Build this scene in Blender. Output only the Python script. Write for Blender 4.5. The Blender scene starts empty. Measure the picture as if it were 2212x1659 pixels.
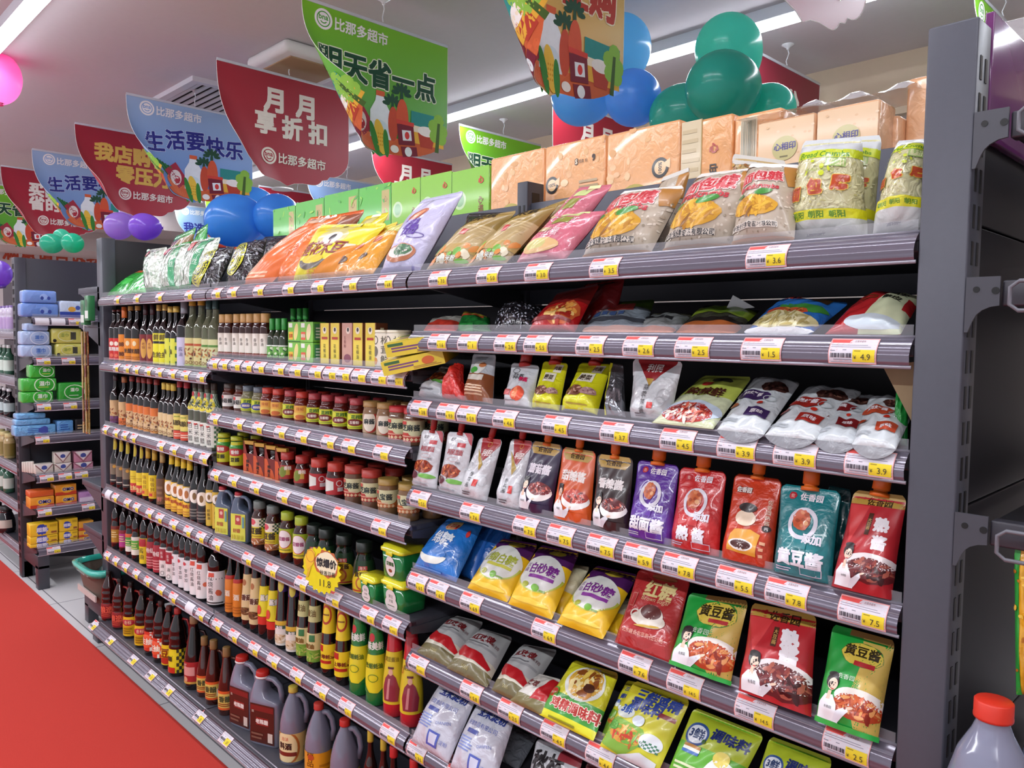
import bpy, bmesh, math, random
import numpy as np
from mathutils import Vector, Matrix
from mathutils.geometry import tessellate_polygon
random.seed(7)
PI = math.pi
S = bpy.context.scene
COL = S.collection
# ---------------------------------------------------------------- camera
F = 1700.4                                    # focal length in pixels of the 2212 x 1659 frame
CAM = Vector((4.0061, -1.1979, 1.5147))
pitch, roll, yaw = -0.06181, 0.01335, -0.79733
fw = Vector((math.sin(yaw), math.cos(yaw), 0)); rt = Vector((math.cos(yaw), -math.sin(yaw), 0)); up = Vector((0, 0, 1))
FW = fw*math.cos(pitch)+up*math.sin(pitch); up = up*math.cos(pitch)-fw*math.sin(pitch)
RT = rt*math.cos(roll)+up*math.sin(roll); UP = up*math.cos(roll)-rt*math.sin(roll)
cd = bpy.data.cameras.new('camera'); cd.sensor_width = 36; cd.lens = F*36/2212; cd.clip_start = .02
cam = bpy.data.objects.new('camera', cd); COL.objects.link(cam)
cam.matrix_world = Matrix(((RT.x, UP.x, -FW.x, CAM.x), (RT.y, UP.y, -FW.y, CAM.y), (RT.z, UP.z, -FW.z, CAM.z), (0, 0, 0, 1)))
S.camera = cam
# ---------------------------------------------------------------- world, exposure
W = bpy.data.worlds.new('world'); S.world = W; W.use_nodes = True
W.node_tree.nodes['Background'].inputs[0].default_value = (.93, .92, 1, 1)
W.node_tree.nodes['Background'].inputs[1].default_value = .68
S.view_settings.view_transform = 'Standard'; S.view_settings.look = 'None'
S.view_settings.exposure = 0.0; S.view_settings.gamma = 1; S.view_settings.use_curve_mapping = False
S.cycles.max_bounces = 6; S.cycles.diffuse_bounces = 3; S.cycles.glossy_bounces = 3; S.cycles.transmission_bounces = 5; S.cycles.transparent_max_bounces = 8
S.cycles.caustics_reflective = False; S.cycles.caustics_refractive = False
CEIL = 2.8
LED_Y = (1.73, -.36, -2.45, 3.75)
def area_light(name, x, y, z, sx, sy, power, col=(.95, .97, 1)):
    l = bpy.data.lights.new(name, 'AREA'); l.shape = 'RECTANGLE'; l.size = sx; l.size_y = sy; l.energy = power; l.color = col
    o = bpy.data.objects.new(name, l); COL.objects.link(o); o.location = (x, y, z); return o
for yy, p in ((1.73, 60), (-.36, 45), (-2.45, 180)):      # tubes of the ceiling's light lines; unseen last one boosted to fill shelf fronts
    area_light('tube_light', .2, yy, CEIL-.075, 11.5, .05, p)
# ---------------------------------------------------------------- helpers
def at(px, py, X=None, Y=None, Z=None):       # the point a pixel's sight line meets on a plane of the place
    d = FW+RT*((px-1106)/F)-UP*((py-829.5)/F)
    t = (X-CAM.x)/d.x if X is not None else (Y-CAM.y)/d.y if Y is not None else (Z-CAM.z)/d.z
    return CAM+d*t
def x_at(px, Y, Z):                           # X on the line (Y, Z) seen at pixel column px
    n = RT-FW*((px-1106)/F); return CAM.x-(n.y*(Y-CAM.y)+n.z*(Z-CAM.z))/n.x
def y_at(px, X, Z):
    n = RT-FW*((px-1106)/F); return CAM.y-(n.x*(X-CAM.x)+n.z*(Z-CAM.z))/n.y
def z_at(py, X, Y):
    n = UP+FW*((py-829.5)/F); return CAM.z-(n.x*(X-CAM.x)+n.y*(Y-CAM.y))/n.z
def lin(h):
    h = h.lstrip('#')
    if len(h) == 3: h = ''.join(c*2 for c in h)
    return tuple(((v/12.92) if v <= .04045 else ((v+.055)/1.055)**2.4) for v in (int(h[i:i+2], 16)/255 for i in (0, 2, 4)))
MATS = {}
KIND = {  # roughness, metallic, coat, bump strength, bump scale, noise tint, specular
 'film': (.24, 0, .45, .42, 30, .10, .5), 'matte': (.55, 0, 0, .08, 40, .06, .4), 'paper': (.65, 0, 0, .05, 60, .06, .3), 'print': (.32, 0, .2, 0, 1, .03, .5),
 'gloss': (.12, 0, .4, 0, 1, .02, .5), 'glass': (.05, 0, .6, 0, 1, .05, .6), 'foil': (.24, .85, 0, .55, 30, .1, .5), 'metal': (.42, .1, 0, .03, 90, .05, .5),
 'wall': (.8, 0, 0, .02, 30, .03, .3), 'strip': (.22, .35, .3, 0, 1, .03, .6), 'latex': (.22, 0, .3, 0, 1, .03, .5), 'cap': (.4, 0, 0, .06, 120, .05, .5), 'crinkle': (.18, 0, .5, .8, 45, .25, .6), 'gran': (.4, 0, .4, .5, 220, .8, .5)}
def M(h, kind='print'):
    k = (h, kind)
    if k in MATS: return MATS[k]
    m = bpy.data.materials.new(kind+'_'+h.lstrip('#')); m.use_nodes = True; nt = m.node_tree; b = nt.nodes['Principled BSDF']
    ro, me, co, bs, sc, tint, sp = KIND[kind]
    c = lin(h); b.inputs['Base Color'].default_value = (*c, 1); b.inputs['Roughness'].default_value = ro; b.inputs['Metallic'].default_value = me
    b.inputs['Coat Weight'].default_value = co; b.inputs['Coat Roughness'].default_value = .08; b.inputs['Specular IOR Level'].default_value = sp
    tc = nt.nodes.new('ShaderNodeTexCoord'); nz = nt.nodes.new('ShaderNodeTexNoise'); nz.inputs['Scale'].default_value = sc if bs else 25; nz.inputs['Detail'].default_value = 3
    nt.links.new(tc.outputs['Object'], nz.inputs['Vector'])
    mx = nt.nodes.new('ShaderNodeMix'); mx.data_type = 'RGBA'; nt.links.new(nz.outputs['Fac'], mx.inputs[0])
    mx.inputs[6].default_value = (*[v*(1-tint) for v in c], 1); mx.inputs[7].default_value = (*[min(1, v*(1+tint)+tint*.02) for v in c], 1)
    nt.links.new(mx.outputs[2], b.inputs['Base Color'])
    if bs:
        bp = nt.nodes.new('ShaderNodeBump'); bp.inputs['Strength'].default_value = bs; bp.inputs['Distance'].default_value = .012 if kind in ('film', 'foil', 'crinkle') else .002
        if kind in ('film', 'foil', 'crinkle'): nz.inputs['Distortion'].default_value = .8
        nt.links.new(nz.outputs['Fac'], bp.inputs['Height']); nt.links.new(bp.outputs['Normal'], b.inputs['Normal'])
    if kind == 'latex':
        tl = nt.nodes.new('ShaderNodeBsdfTranslucent'); tl.inputs[0].default_value = (*[min(1, v*1.25+.02) for v in c], 1); ms = nt.nodes.new('ShaderNodeMixShader'); ms.inputs[0].default_value = .5
        nt.links.new(b.outputs[0], ms.inputs[1]); nt.links.new(tl.outputs[0], ms.inputs[2]); nt.links.new(ms.outputs[0], nt.nodes['Material Output'].inputs[0])
    MATS[k] = m; return m
def emit(h, s):
    k = (h, s)
    if k not in MATS:
        m = bpy.data.materials.new('lamp_'+h.lstrip('#')); m.use_nodes = True; nt = m.node_tree; b = nt.nodes['Principled BSDF']
        b.inputs['Base Color'].default_value = (*lin(h), 1); b.inputs['Emission Color'].default_value = (*lin(h), 1); b.inputs['Emission Strength'].default_value = s; MATS[k] = m
    return MATS[k]
def clear(h, a, rough=.08):                    # clear plastic: part see-through, part glossy
    k = (h, a, 'clear')
    if k not in MATS:
        m = bpy.data.materials.new('clear_'+h.lstrip('#')); m.use_nodes = True; nt = m.node_tree; b = nt.nodes['Principled BSDF']; out = nt.nodes['Material Output']
        b.inputs['Base Color'].default_value = (*lin(h), 1); b.inputs['Roughness'].default_value = rough; b.inputs['Coat Weight'].default_value = .5
        t = nt.nodes.new('ShaderNodeBsdfTransparent'); mx = nt.nodes.new('ShaderNodeMixShader'); mx.inputs[0].default_value = a
        nt.links.new(t.outputs[0], mx.inputs[1]); nt.links.new(b.outputs[0], mx.inputs[2]); nt.links.new(mx.outputs[0], out.inputs[0]); MATS[k] = m
    return MATS[k]
# ---- printed artwork: flat shapes in face units (x 0..1, y 0..1, lengths in face widths), later laid on a surface
TXT = {}
def text_mesh(s, b):
    k = (s, b)
    if k not in TXT:
        c = bpy.data.curves.new('lettering', 'FONT'); c.body = s; c.size = 1; c.resolution_u = 2; c.offset = min(b, .008); c.align_x = 'LEFT'
        o = bpy.data.objects.new('lettering', c); m = bpy.data.meshes.new_from_object(o)
        v = np.array([x.co[:2] for x in m.vertices]) if len(m.vertices) else np.zeros((1, 2))
        m.calc_loop_triangles(); t = [tuple(x.vertices) for x in m.loop_triangles]
        lo, hi = v.min(0), v.max(0); v = v-(lo+hi)/2; TXT[k] = (v, t, hi-lo)
        bpy.data.objects.remove(o); bpy.data.curves.remove(c); bpy.data.meshes.remove(m)
    return TXT[k]
class Pr:
    def __init__(s): s.L = []
    def P(s, pts, c): s.L.append(('p', pts, c)); return s
    def R(s, x0, y0, x1, y1, c): return s.P([(x0, y0), (x1, y0), (x1, y1), (x0, y1)], c)
    def E(s, cx, cy, rx, ry, c, ring=0, rot=0, n=24, a0=0, a1=2*PI, wob=0): s.L.append(('e', cx, cy, rx, ry, c, ring, rot, n, a0, a1, wob)); return s
    def T(s, t, cx, cy, h, c, rot=0, b=0, sx=1, out=None, vert=0, ob=.05):
        if vert:
            for i, ch in enumerate(t): s.T(ch, cx+vert*i*h*.25, ('o', cy, -(i-(len(t)-1)/2)*h*1.06), h, c, rot, b, sx, out)
            return s
        if out: s.L.append(('t', t, cx, cy, h, out, rot, b+ob, sx))
        s.L.append(('t', t, cx, cy, h, c, rot, b, sx)); return s
    def lines(s, x0, y0, x1, y1, n, c, fill=.5):
        for i in range(n):
            y = y0+(y1-y0)*i/n; s.R(x0, y, x1-(x1-x0)*.25*random.random(), y+(y1-y0)/n*fill, c)
        return s
    def bars(s, x0, y0, x1, y1, n, c):
        for i in range(n):
            x = x0+(x1-x0)*i/n; s.R(x, y0, x+(x1-x0)/n*random.choice((.35, .5, .75)), y1, c)
        return s
    def food(s, cx, cy, rx, ry, base, specks, n=24, sz=.18, seed=1, rot=0):
        r = random.Random(seed); s.E(cx, cy, rx, ry, base, wob=.06, rot=rot)
        for i in range(n):
            a, d = r.random()*2*PI, r.random()**.5*.8; q = sz*(.5+r.random())
            dx, dy = d*rx*math.cos(a), d*ry*math.sin(a); dx, dy = dx*math.cos(rot)-dy*math.sin(rot), dx*math.sin(rot)+dy*math.cos(rot)
            s.L.append(('e', ('o', cx, dx), ('o', cy, dy), rx*q, ry*q*.7, r.choice(specks), 0, r.random()*3, 7, 0, 2*PI, .2))
        return s
    def woman(s, x, y, k, shirt='#eef0f4', flip=1):   # printed portrait: dark bob hair, white chef jacket, open hand
        s.P([(x-.17*k, y), (x+.2*k, y), (x+.16*k, y+.16*k), (x+.07*k, y+.24*k), (x-.06*k, y+.24*k), (x-.15*k, y+.15*k)], shirt)
        s.P([(x+.12*k, y+.01*k), (x+.2*k, y+.01*k), (x+.36*k, y+.13*k), (x+.33*k, y+.17*k), (x+.16*k, y+.1*k)], '#e2e5ec')
        s.E(x+.37*k, y+.165*k, .05*k, .02*k, '#f0cdb4', rot=.4)
        s.P([(x-.035*k, y+.19*k), (x+.045*k, y+.19*k), (x+.03*k, y+.28*k), (x-.02*k, y+.28*k)], '#efc8b0')
        s.E(x+.005*k, y+.385*k, .105*k, .13*k, '#211a1c'); s.E(x+.02*k, y+.35*k, .075*k, .1*k, '#f2d0ba'); s.E(x+.0*k, y+.45*k, .09*k, .05*k, '#211a1c')
        s.E(x+.03*k, y+.3*k, .025*k, .01*k, '#c8403c'); s.E(x-.005*k, y+.365*k, .012*k, .007*k, '#222'); s.E(x+.05*k, y+.365*k, .012*k, .007*k, '#222')
        s.T('OMC' if 0 else '佐香园', x+.03*k, y+.12*k, .045*k, '#2a2a30'); return s
    def polys(s, asp, maxe=.06):               # -> list of (verts, tris, colour) in width units, y up to asp
        out = []
        def yy(v): return v[1]*asp+v[2] if isinstance(v, tuple) else v*asp
        def xx(v): return v[1]+v[2] if isinstance(v, tuple) else v
        for l in s.L:
            if l[0] == 'p':
                v = np.array([(xx(p[0]), yy(p[1])) for p in l[1]]); c = l[2]
                t = [(0, i, i+1) for i in range(1, len(v)-1)] if len(v) <= 4 else [tuple(q) for q in tessellate_polygon([[Vector((a, b, 0)) for a, b in v]])]
            elif l[0] == 'e':
                _, cx, cy, rx, ry, c, ring, rot, n, a0, a1, wob = l; r = random.Random(int(rx*9999)+n)
                a = np.linspace(a0, a1, n+1); k = np.array([1+wob*(r.random()-.5)*2 for _ in a]); k[-1] = k[0] if a1-a0 > 6 else k[-1]
                ox, oy = rx*np.cos(a)*k, ry*np.sin(a)*k; R = np.array([[math.cos(rot), math.sin(rot)], [-math.sin(rot), math.cos(rot)]])
                o = np.stack([ox, oy], 1)@R; ctr = np.array([xx(cx), yy(cy)])
                if ring:
                    i_ = np.stack([ox*(1-ring/rx), oy*(1-ring/ry)], 1)@R
                    v = np.concatenate([o, i_])+ctr; m = n+1; t = []
                    for q in range(n): t += [(q, q+1, m+q), (m+q, q+1, m+q+1)]
                else:
                    v = np.concatenate([[[0, 0]], o*.5, o])+ctr; m = n+1; t = []
                    for q in range(n): t += [(0, 1+q, 2+q), (1+q, 1+m+q, 2+q), (2+q, 1+m+q, 2+m+q)]
            else:
                _, tx, cx, cy, h, c, rot, b, sx = l; v, t, sz = text_mesh(tx, b)
                v = v*h*np.array([sx, 1]); R = np.array([[math.cos(rot), math.sin(rot)], [-math.sin(rot), math.cos(rot)]]); v = v@R+np.array([xx(cx), yy(cy)])
            if l[0] == 't' and l[7] > .011:     # bold: shifted copies, each its own layer
                d = l[7]*.75*l[4]; ws = [(d, d), (-d, d), (d, -d), (-d, -d)]+([(0, 1.3*d), (0, -1.3*d), (1.3*d, 0), (-1.3*d, 0)] if l[7] > .055 else [])
            else: ws = [(0, 0)]
            v0, t0 = v, t
            for w_ in ws: out.append(split(v0+np.array(w_), t0, asp, maxe)+(c,))
        return out
def split(v, t, asp, maxe):
            v = [tuple(p) for p in np.clip(v, [0, 0], [1, asp])]; tr = list(t)
            for _ in range(5):                 # split long edges so the print follows curved faces
                mid = {}; nt_ = []
                def mp(i, j):
                    k = (i, j) if i < j else (j, i)
                    if k not in mid:
                        v.append(((v[i][0]+v[j][0])/2, (v[i][1]+v[j][1])/2)); mid[k] = len(v)-1
                    return mid[k]
                def lg(i, j): return (v[i][0]-v[j][0])**2+(v[i][1]-v[j][1])**2 > maxe*maxe
                ch = False
                for a, b_, c_ in tr:
                    e = (lg(a, b_), lg(b_, c_), lg(c_, a)); n_ = sum(e)
                    if n_ == 0: nt_.append((a, b_, c_)); continue
                    ch = True
                    while not (e[0] if n_ == 1 else (e[0] and e[1]) if n_ == 2 else True): a, b_, c_ = b_, c_, a; e = (e[1], e[2], e[0])
                    if n_ == 1: m = mp(a, b_); nt_ += [(a, m, c_), (m, b_, c_)]
                    elif n_ == 2: m = mp(a, b_); q = mp(b_, c_); nt_ += [(m, b_, q), (a, m, q), (a, q, c_)]
                    else: m = mp(a, b_); q = mp(b_, c_); w = mp(c_, a); nt_ += [(a, m, w), (m, b_, q), (w, q, c_), (m, q, w)]
                tr = nt_
                if not ch: break
            return v, tr
# ---- mesh builder
class MB:
    def __init__(s): s.v = []; s.f = []; s.m = []; s.mats = []; s.sm = []
    def mi(s, m):
        if m not in s.mats: s.mats.append(m)
        return s.mats.index(m)
    def add(s, vs, fs, m, smooth=False):
        o = len(s.v); s.v += [tuple(p) for p in vs]; k = s.mi(m)
        for f in fs: s.f.append(tuple(i+o for i in f)); s.m.append(k); s.sm.append(smooth)
    def box(s, x0, x1, y0, y1, z0, z1, m, bev=0, seg=2, rot=None):
        if not bev:
            vs = [(x, y, z) for z in (z0, z1) for y in (y0, y1) for x in (x0, x1)]
            fs = [(0, 2, 3, 1), (4, 5, 7, 6), (0, 1, 5, 4), (2, 6, 7, 3), (0, 4, 6, 2), (1, 3, 7, 5)]
        else:
            b = bmesh.new(); bmesh.ops.create_cube(b, size=1)
            for v in b.verts: v.co = Vector(((x0+x1)/2+v.co.x*(x1-x0), (y0+y1)/2+v.co.y*(y1-y0), (z0+z1)/2+v.co.z*(z1-z0)))
            bmesh.ops.bevel(b, geom=b.edges[:], offset=bev, segments=seg, affect='EDGES', profile=.5)
            b.verts.index_update(); vs = [v.co.copy() for v in b.verts]; fs = [tuple(v.index for v in f.verts) for f in b.faces]; b.free()
        if rot: vs = [rot@Vector(v) for v in vs]
        s.add(vs, fs, m, bool(bev)); return s
    def lathe(s, prof, m, n=24, c=(0, 0, 0), a0=0, a1=2*PI, smooth=True):
        full = a1-a0 > 6.2; k = n if full else n+1; vs = []; fs = []
        for r, z in prof:
            for i in range(k):
                a = a0+(a1-a0)*i/n; vs.append((c[0]+r*math.sin(a), c[1]-r*math.cos(a), c[2]+z))
        for j in range(len(prof)-1):
            for i in range(n):
                i2 = (i+1) % k; fs.append((j*k+i, j*k+i2, (j+1)*k+i2, (j+1)*k+i))
        if full:
            if prof[0][0] > 1e-5: fs.append(tuple(range(k-1, -1, -1)))
            if prof[-1][0] > 1e-5: fs.append(tuple((len(prof)-1)*k+i for i in range(k)))
        s.add(vs, fs, m, smooth); return s
    def loft(s, secs, m, n=24, caps=True, smooth=True):   # secs: (cx, cy, hx, hy, z, squareness)
        vs = []; fs = []
        for cx, cy, hx, hy, z, q in secs:
            for i in range(n):
                a = 2*PI*(i+.5)/n; ca, sa = math.cos(a), math.sin(a); e = 2/q
                vs.append((cx+hx*math.copysign(abs(ca)**e, ca), cy+hy*math.copysign(abs(sa)**e, sa), z))
        for j in range(len(secs)-1):
            for i in range(n): fs.append((j*n+i, j*n+(i+1) % n, (j+1)*n+(i+1) % n, (j+1)*n+i))
        if caps: fs += [tuple(range(n-1, -1, -1)), tuple((len(secs)-1)*n+i for i in range(n))]
        s.add(vs, fs, m, smooth); return s
    def tube(s, pts, r, m, n=10, flat=1):
        pts = [Vector(p) for p in pts]; vs = []; fs = []; k = len(pts)
        ref = Vector((0, 1, 0)) if max(abs((pts[-1]-pts[0]).normalized().y), abs((pts[k//2]-pts[0]).normalized().y)) < .8 else Vector((1, 0, 0))
        for i, p in enumerate(pts):
            d = (pts[min(i+1, k-1)]-pts[max(i-1, 0)]).normalized(); u = d.cross(ref).normalized(); w = d.cross(u)
            rr = r[i] if isinstance(r, (list, tuple)) else r
            for j in range(n):
                a = 2*PI*j/n; vs.append(p+u*rr*math.cos(a)+w*rr*flat*math.sin(a))
        for i in range(k-1):
            for j in range(n): fs.append((i*n+j, i*n+(j+1) % n, (i+1)*n+(j+1) % n, (i+1)*n+j))
        fs += [tuple(range(n-1, -1, -1)), tuple((k-1)*n+j for j in range(n))]
        s.add(vs, fs, m, True); return s
    def prism(s, pts, y0, y1, m, ax='y'):      # outline in x,z pushed along y
        n = len(pts); g = (lambda a, b, c: (a, c, b)) if ax == 'y' else (lambda a, b, c: (c, a, b)) if ax == 'x' else (lambda a, b, c: (a, b, c))
        vs = [g(a, b, y0) for a, b in pts]+[g(a, b, y1) for a, b in pts]
        fs = [(i, (i+1) % n, n+(i+1) % n, n+i) for i in range(n)]
        t = [tuple(q) for q in tessellate_polygon([[Vector((a, b, 0)) for a, b in pts]])]
        s.add(vs, fs+t+[tuple(n+i for i in q) for q in t], m); return s
    def art(s, pr, asp, fn, maxe=.06, kind='print', eps=.00035, step=.00014):
        ps = pr.polys(asp, maxe); step = min(step, .002/len(ps))
        for i, (v, t, c) in enumerate(ps):
            vs = []
            for u, w in v:
                p, n = fn(u, w/asp); vs.append(p+n*(eps+step*i))
            s.add(vs, t, c if not isinstance(c, str) else M(c, kind), True)
        return s
    def mesh(s, name):
        m = bpy.data.meshes.new(name); m.from_pydata(s.v, [], s.f); 
        for k in s.mats: m.materials.append(k)
        m.polygons.foreach_set('material_index', s.m); m.polygons.foreach_set('use_smooth', s.sm); m.update(); return m
    def fix(s, name):                          # mesh with its face normals made consistent
        m = s.mesh(name); b = bmesh.new(); b.from_mesh(m); bmesh.ops.recalc_face_normals(b, faces=b.faces[:]); b.to_mesh(m); b.free(); return m
def obj(name, mesh, parent=None, loc=None, rot=None):
    o = bpy.data.objects.new(name, mesh); COL.objects.link(o)
    if parent: o.parent = parent
    if loc is not None: o.location = loc
    if rot is not None: o.rotation_euler = rot if isinstance(rot, (tuple, list)) else (0, 0, rot)
    return o
def tag(o, label, cat, group=None):
    o['label'] = label; o['category'] = cat
    if group: o['group'] = group
    return o
def thing(name, label, cat, loc=(0, 0, 0), rot=0, group=None):
    return tag(obj(name, None, None, loc, rot), label, cat, group)
def struct(name, mesh, loc=None):
    o = obj(name, mesh, None, loc); o['kind'] = 'structure'; return o
def copy_tree(o, parent=None):
    c = o.copy(); COL.objects.link(c); c.parent = parent
    for ch in o.children: copy_tree(ch, c)
    return c
ORD = ['first', 'second', 'third', 'fourth', 'fifth', 'sixth', 'seventh', 'eighth', 'ninth', 'tenth', 'eleventh', 'twelfth', 'thirteenth']
NUM = {2: 'two', 3: 'three', 4: 'four', 5: 'five', 6: 'six', 7: 'seven', 8: 'eight', 9: 'nine', 10: 'ten', 11: 'eleven', 12: 'twelve', 13: 'thirteen'}
def order(i, n, side='left'):
    return '' if n == 1 else (('left' if i == 0 else 'right') if n == 2 else ORD[i]+'-from-'+side)+' of '+NUM[n]+', '
SHELF = {'T1': 'left bay top shelf', 'T2': 'middle bay top shelf', 'T3': 'right bay top shelf', 'B1': 'left bay base shelf', 'B2': 'middle bay base shelf', 'B3': 'right bay base shelf'}
for b, nm, k in (('L', 'left', 4), ('M', 'middle', 5), ('R', 'right', 6)):
    for i in range(k): SHELF[b+str(i+1)] = nm+' bay '+ORD[i+1]+' shelf'
# ---------------------------------------------------------------- the setting
GREY = M('#42434b', 'metal'); GREYL = M('#4a4c56', 'metal'); DARK = M('#26252d', 'metal')
def floor_mat():
    m = bpy.data.materials.new('floor_tiles'); m.use_nodes = True; nt = m.node_tree; b = nt.nodes['Principled BSDF']; b.inputs['Roughness'].default_value = .25
    tc = nt.nodes.new('ShaderNodeTexCoord'); br = nt.nodes.new('ShaderNodeTexBrick'); br.offset = 0; br.inputs['Scale'].default_value = 1
    br.inputs['Brick Width'].default_value = .8; br.inputs['Row Height'].default_value = .8; br.inputs['Mortar Size'].default_value = .003
    br.inputs['Color1'].default_value = (*lin('#d4d2d4'), 1); br.inputs['Color2'].default_value = (*lin('#cfcdd0'), 1); br.inputs['Mortar'].default_value = (*lin('#77747a'), 1)
    nt.links.new(tc.outputs['Object'], br.inputs['Vector']); nt.links.new(br.outputs['Color'], b.inputs['Base Color']); return m
def noise_mat(name, a, b_, scale, rough):
    m = bpy.data.materials.new(name); m.use_nodes = True; nt = m.node_tree; b = nt.nodes['Principled BSDF']; b.inputs['Roughness'].default_value = rough
    tc = nt.nodes.new('ShaderNodeTexCoord'); nz = nt.nodes.new('ShaderNodeTexNoise'); nz.inputs['Scale'].default_value = scale; nz.inputs['Detail'].default_value = 4
    mx = nt.nodes.new('ShaderNodeMix'); mx.data_type = 'RGBA'; mx.inputs[6].default_value = (*lin(a), 1); mx.inputs[7].default_value = (*lin(b_), 1)
    nt.links.new(tc.outputs['Object'], nz.inputs['Vector']); nt.links.new(nz.outputs['Fac'], mx.inputs[0]); nt.links.new(mx.outputs[2], b.inputs['Base Color']); return m
X0, X1, Y0, Y1 = -6.2, 5.6, -4.2, 4.1
struct('floor', MB().box(X0, X1, Y0, Y1, -.06, 0, floor_mat()).mesh('floor'), None)
struct('ceiling', MB().box(X0, X1, Y0, Y1, CEIL, CEIL+.08, M('#d3cccf', 'wall')).mesh('ceiling'))
struct('wall_left', MB().box(X0-.08, X0, Y0, Y1, -.06, CEIL+.08, M('#d9cfd0', 'wall')).mesh('wall'))
struct('wall_right', MB().box(X1, X1+.08, Y0, Y1, -.06, CEIL+.08, M('#b9b2b0', 'wall')).mesh('wall'))  # added out of view to block world light from the right end rack
struct('wall_back', MB().box(X0, X1, Y1, Y1+.08, -.06, CEIL+.08, M('#d6cdc6', 'wall')).mesh('wall'))
SOF = MB().box(X0, X1, 2.55, 2.6, CEIL-.27, CEIL, M('#cdb9a0', 'wall')).box(X0, X1, 2.6, Y1, CEIL-.27, CEIL-.2, M('#d2c3bc', 'wall'))
struct('trim_1', SOF.mesh('soffit'))
SOF2 = MB().box(X0, -4.4, .3, 2.55, CEIL-.25, CEIL, M('#c9bbb8', 'wall')).box(X0, -5.2, .3, 2.55, CEIL-.45, CEIL-.25, M('#cfc0ba', 'wall'))
struct('trim_2', SOF2.mesh('soffit'))
cp = MB().box(X0, X1, -1.9, -.045, 0, .006, noise_mat('carpet_red', '#b3261f', '#c63a2c', 300, .95)); tag(obj('carpet_runner', cp.mesh('carpet')), 'red carpet runner laid on the aisle floor along the shelving', 'carpet')
# light lines in the ceiling: housing, glowing tube
LW = emit('#eef4ff', 17)
for i, (yy, nm) in enumerate(((1.73, 'long glowing ceiling light line behind the hanging banners and balloons'), (-.36, 'glowing ceiling light line above the carpet at top left corner'), (-2.45, 'ceiling light line over the far side of the carpeted aisle'))):
    t = thing('ceiling_light', nm, 'light', (-.3, yy, CEIL), 0)
    obj('housing', MB().box(-5.8, 5.8, -.035, .035, -.045, 0, M('#e6e8ee', 'wall')).mesh('housing'), t)
    obj('tube', MB().box(-5.8, 5.8, -.024, .024, -.07, -.045, LW, .008).mesh('tube'), t)
# vent and square panel lamp on the ceiling, downlights in the soffit
v0 = at(455, 215, Z=CEIL); t = thing('ceiling_vent', 'white slatted air vent in the ceiling behind the red and blue banners', 'vent', (v0.x, v0.y, CEIL))
vb = MB()
for a, b_, c, d in ((-.34, .34, -.24, -.2), (-.34, .34, .2, .24), (-.34, -.3, -.2, .2), (.3, .34, -.2, .2)): vb.box(a, b_, c, d, -.025, 0, M('#d9dadf', 'wall'))
obj('frame', vb.mesh('frame'), t); obj('backing', MB().box(-.3, .3, -.2, .2, -.004, 0, M('#3c3a3e', 'wall')).mesh('backing'), t)
sl = MB()
for i in range(9): sl.box(-.3, .3, -.19+i*.045, -.168+i*.045, -.02, -.012, M('#cdced4', 'wall'))
obj('slats', sl.mesh('slats'), t)
c4 = [at(x, y, Z=CEIL-.05) for x, y in ((595, 143), (648, 124), (712, 150), (660, 178))]; cc = sum(c4, Vector())/4
t = thing('ceiling_panel', 'square white ceiling unit with tan centre plate behind the green banner', 'ceiling unit', (cc.x, cc.y, CEIL))
obj('casing', MB().box(-.19, .19, -.19, .19, -.055, 0, M('#e4e2df', 'wall'), .02).mesh('casing'), t)
obj('plate', MB().box(-.14, .14, -.14, .14, -.06, -.05, M('#a98b6a', 'wall'), .004).mesh('plate'), t)
for i, (px, py) in enumerate(((610, 407), (500, 405), (415, 434), (345, 452), (215, 484))):
    q = at(px, py, Z=CEIL-.47 if i in (3, 4) else CEIL-.272)
    if i in (1, 2): q = at(px, py, Z=CEIL-.27)
    if q.y > Y1-.2 or q.x < X0+.2: q = Vector((max(q.x, X0+.3), min(q.y, Y1-.3), CEIL-.27))
    t = thing('downlight', 'small round downlight glowing in the far soffit, '+order(i, 5, 'right')[:-2], 'light', (q.x, q.y, q.z-.002), 0, 'downlights in the far soffit')
    obj('ring', MB().lathe([(.075, 0), (.075, -.008), (.06, -.008)], M('#eee', 'wall'), 20).mesh('ring'), t); obj('lens', MB().lathe([(0.0, -.003), (.06, -.004)], emit('#fff4ea', 3), 20).mesh('lens'), t)
wp = Pr().T('不满意请告诉我们', .5, .5, .1, '#c4533a', b=.03)
wb = MB().art(wp, .2, lambda u, w: (Vector((0, (u-.5)*1.7, (w-.5)*.34)), Vector((1, 0, 0))), maxe=1, kind='paper', eps=.002)
o = tag(obj('wall_lettering', wb.mesh('lettering')), 'orange red characters on the far white wall above the small rack', 'sign'); wq = at(115, 552, X=X0); o.location = (X0, wq.y, wq.z)
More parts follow.
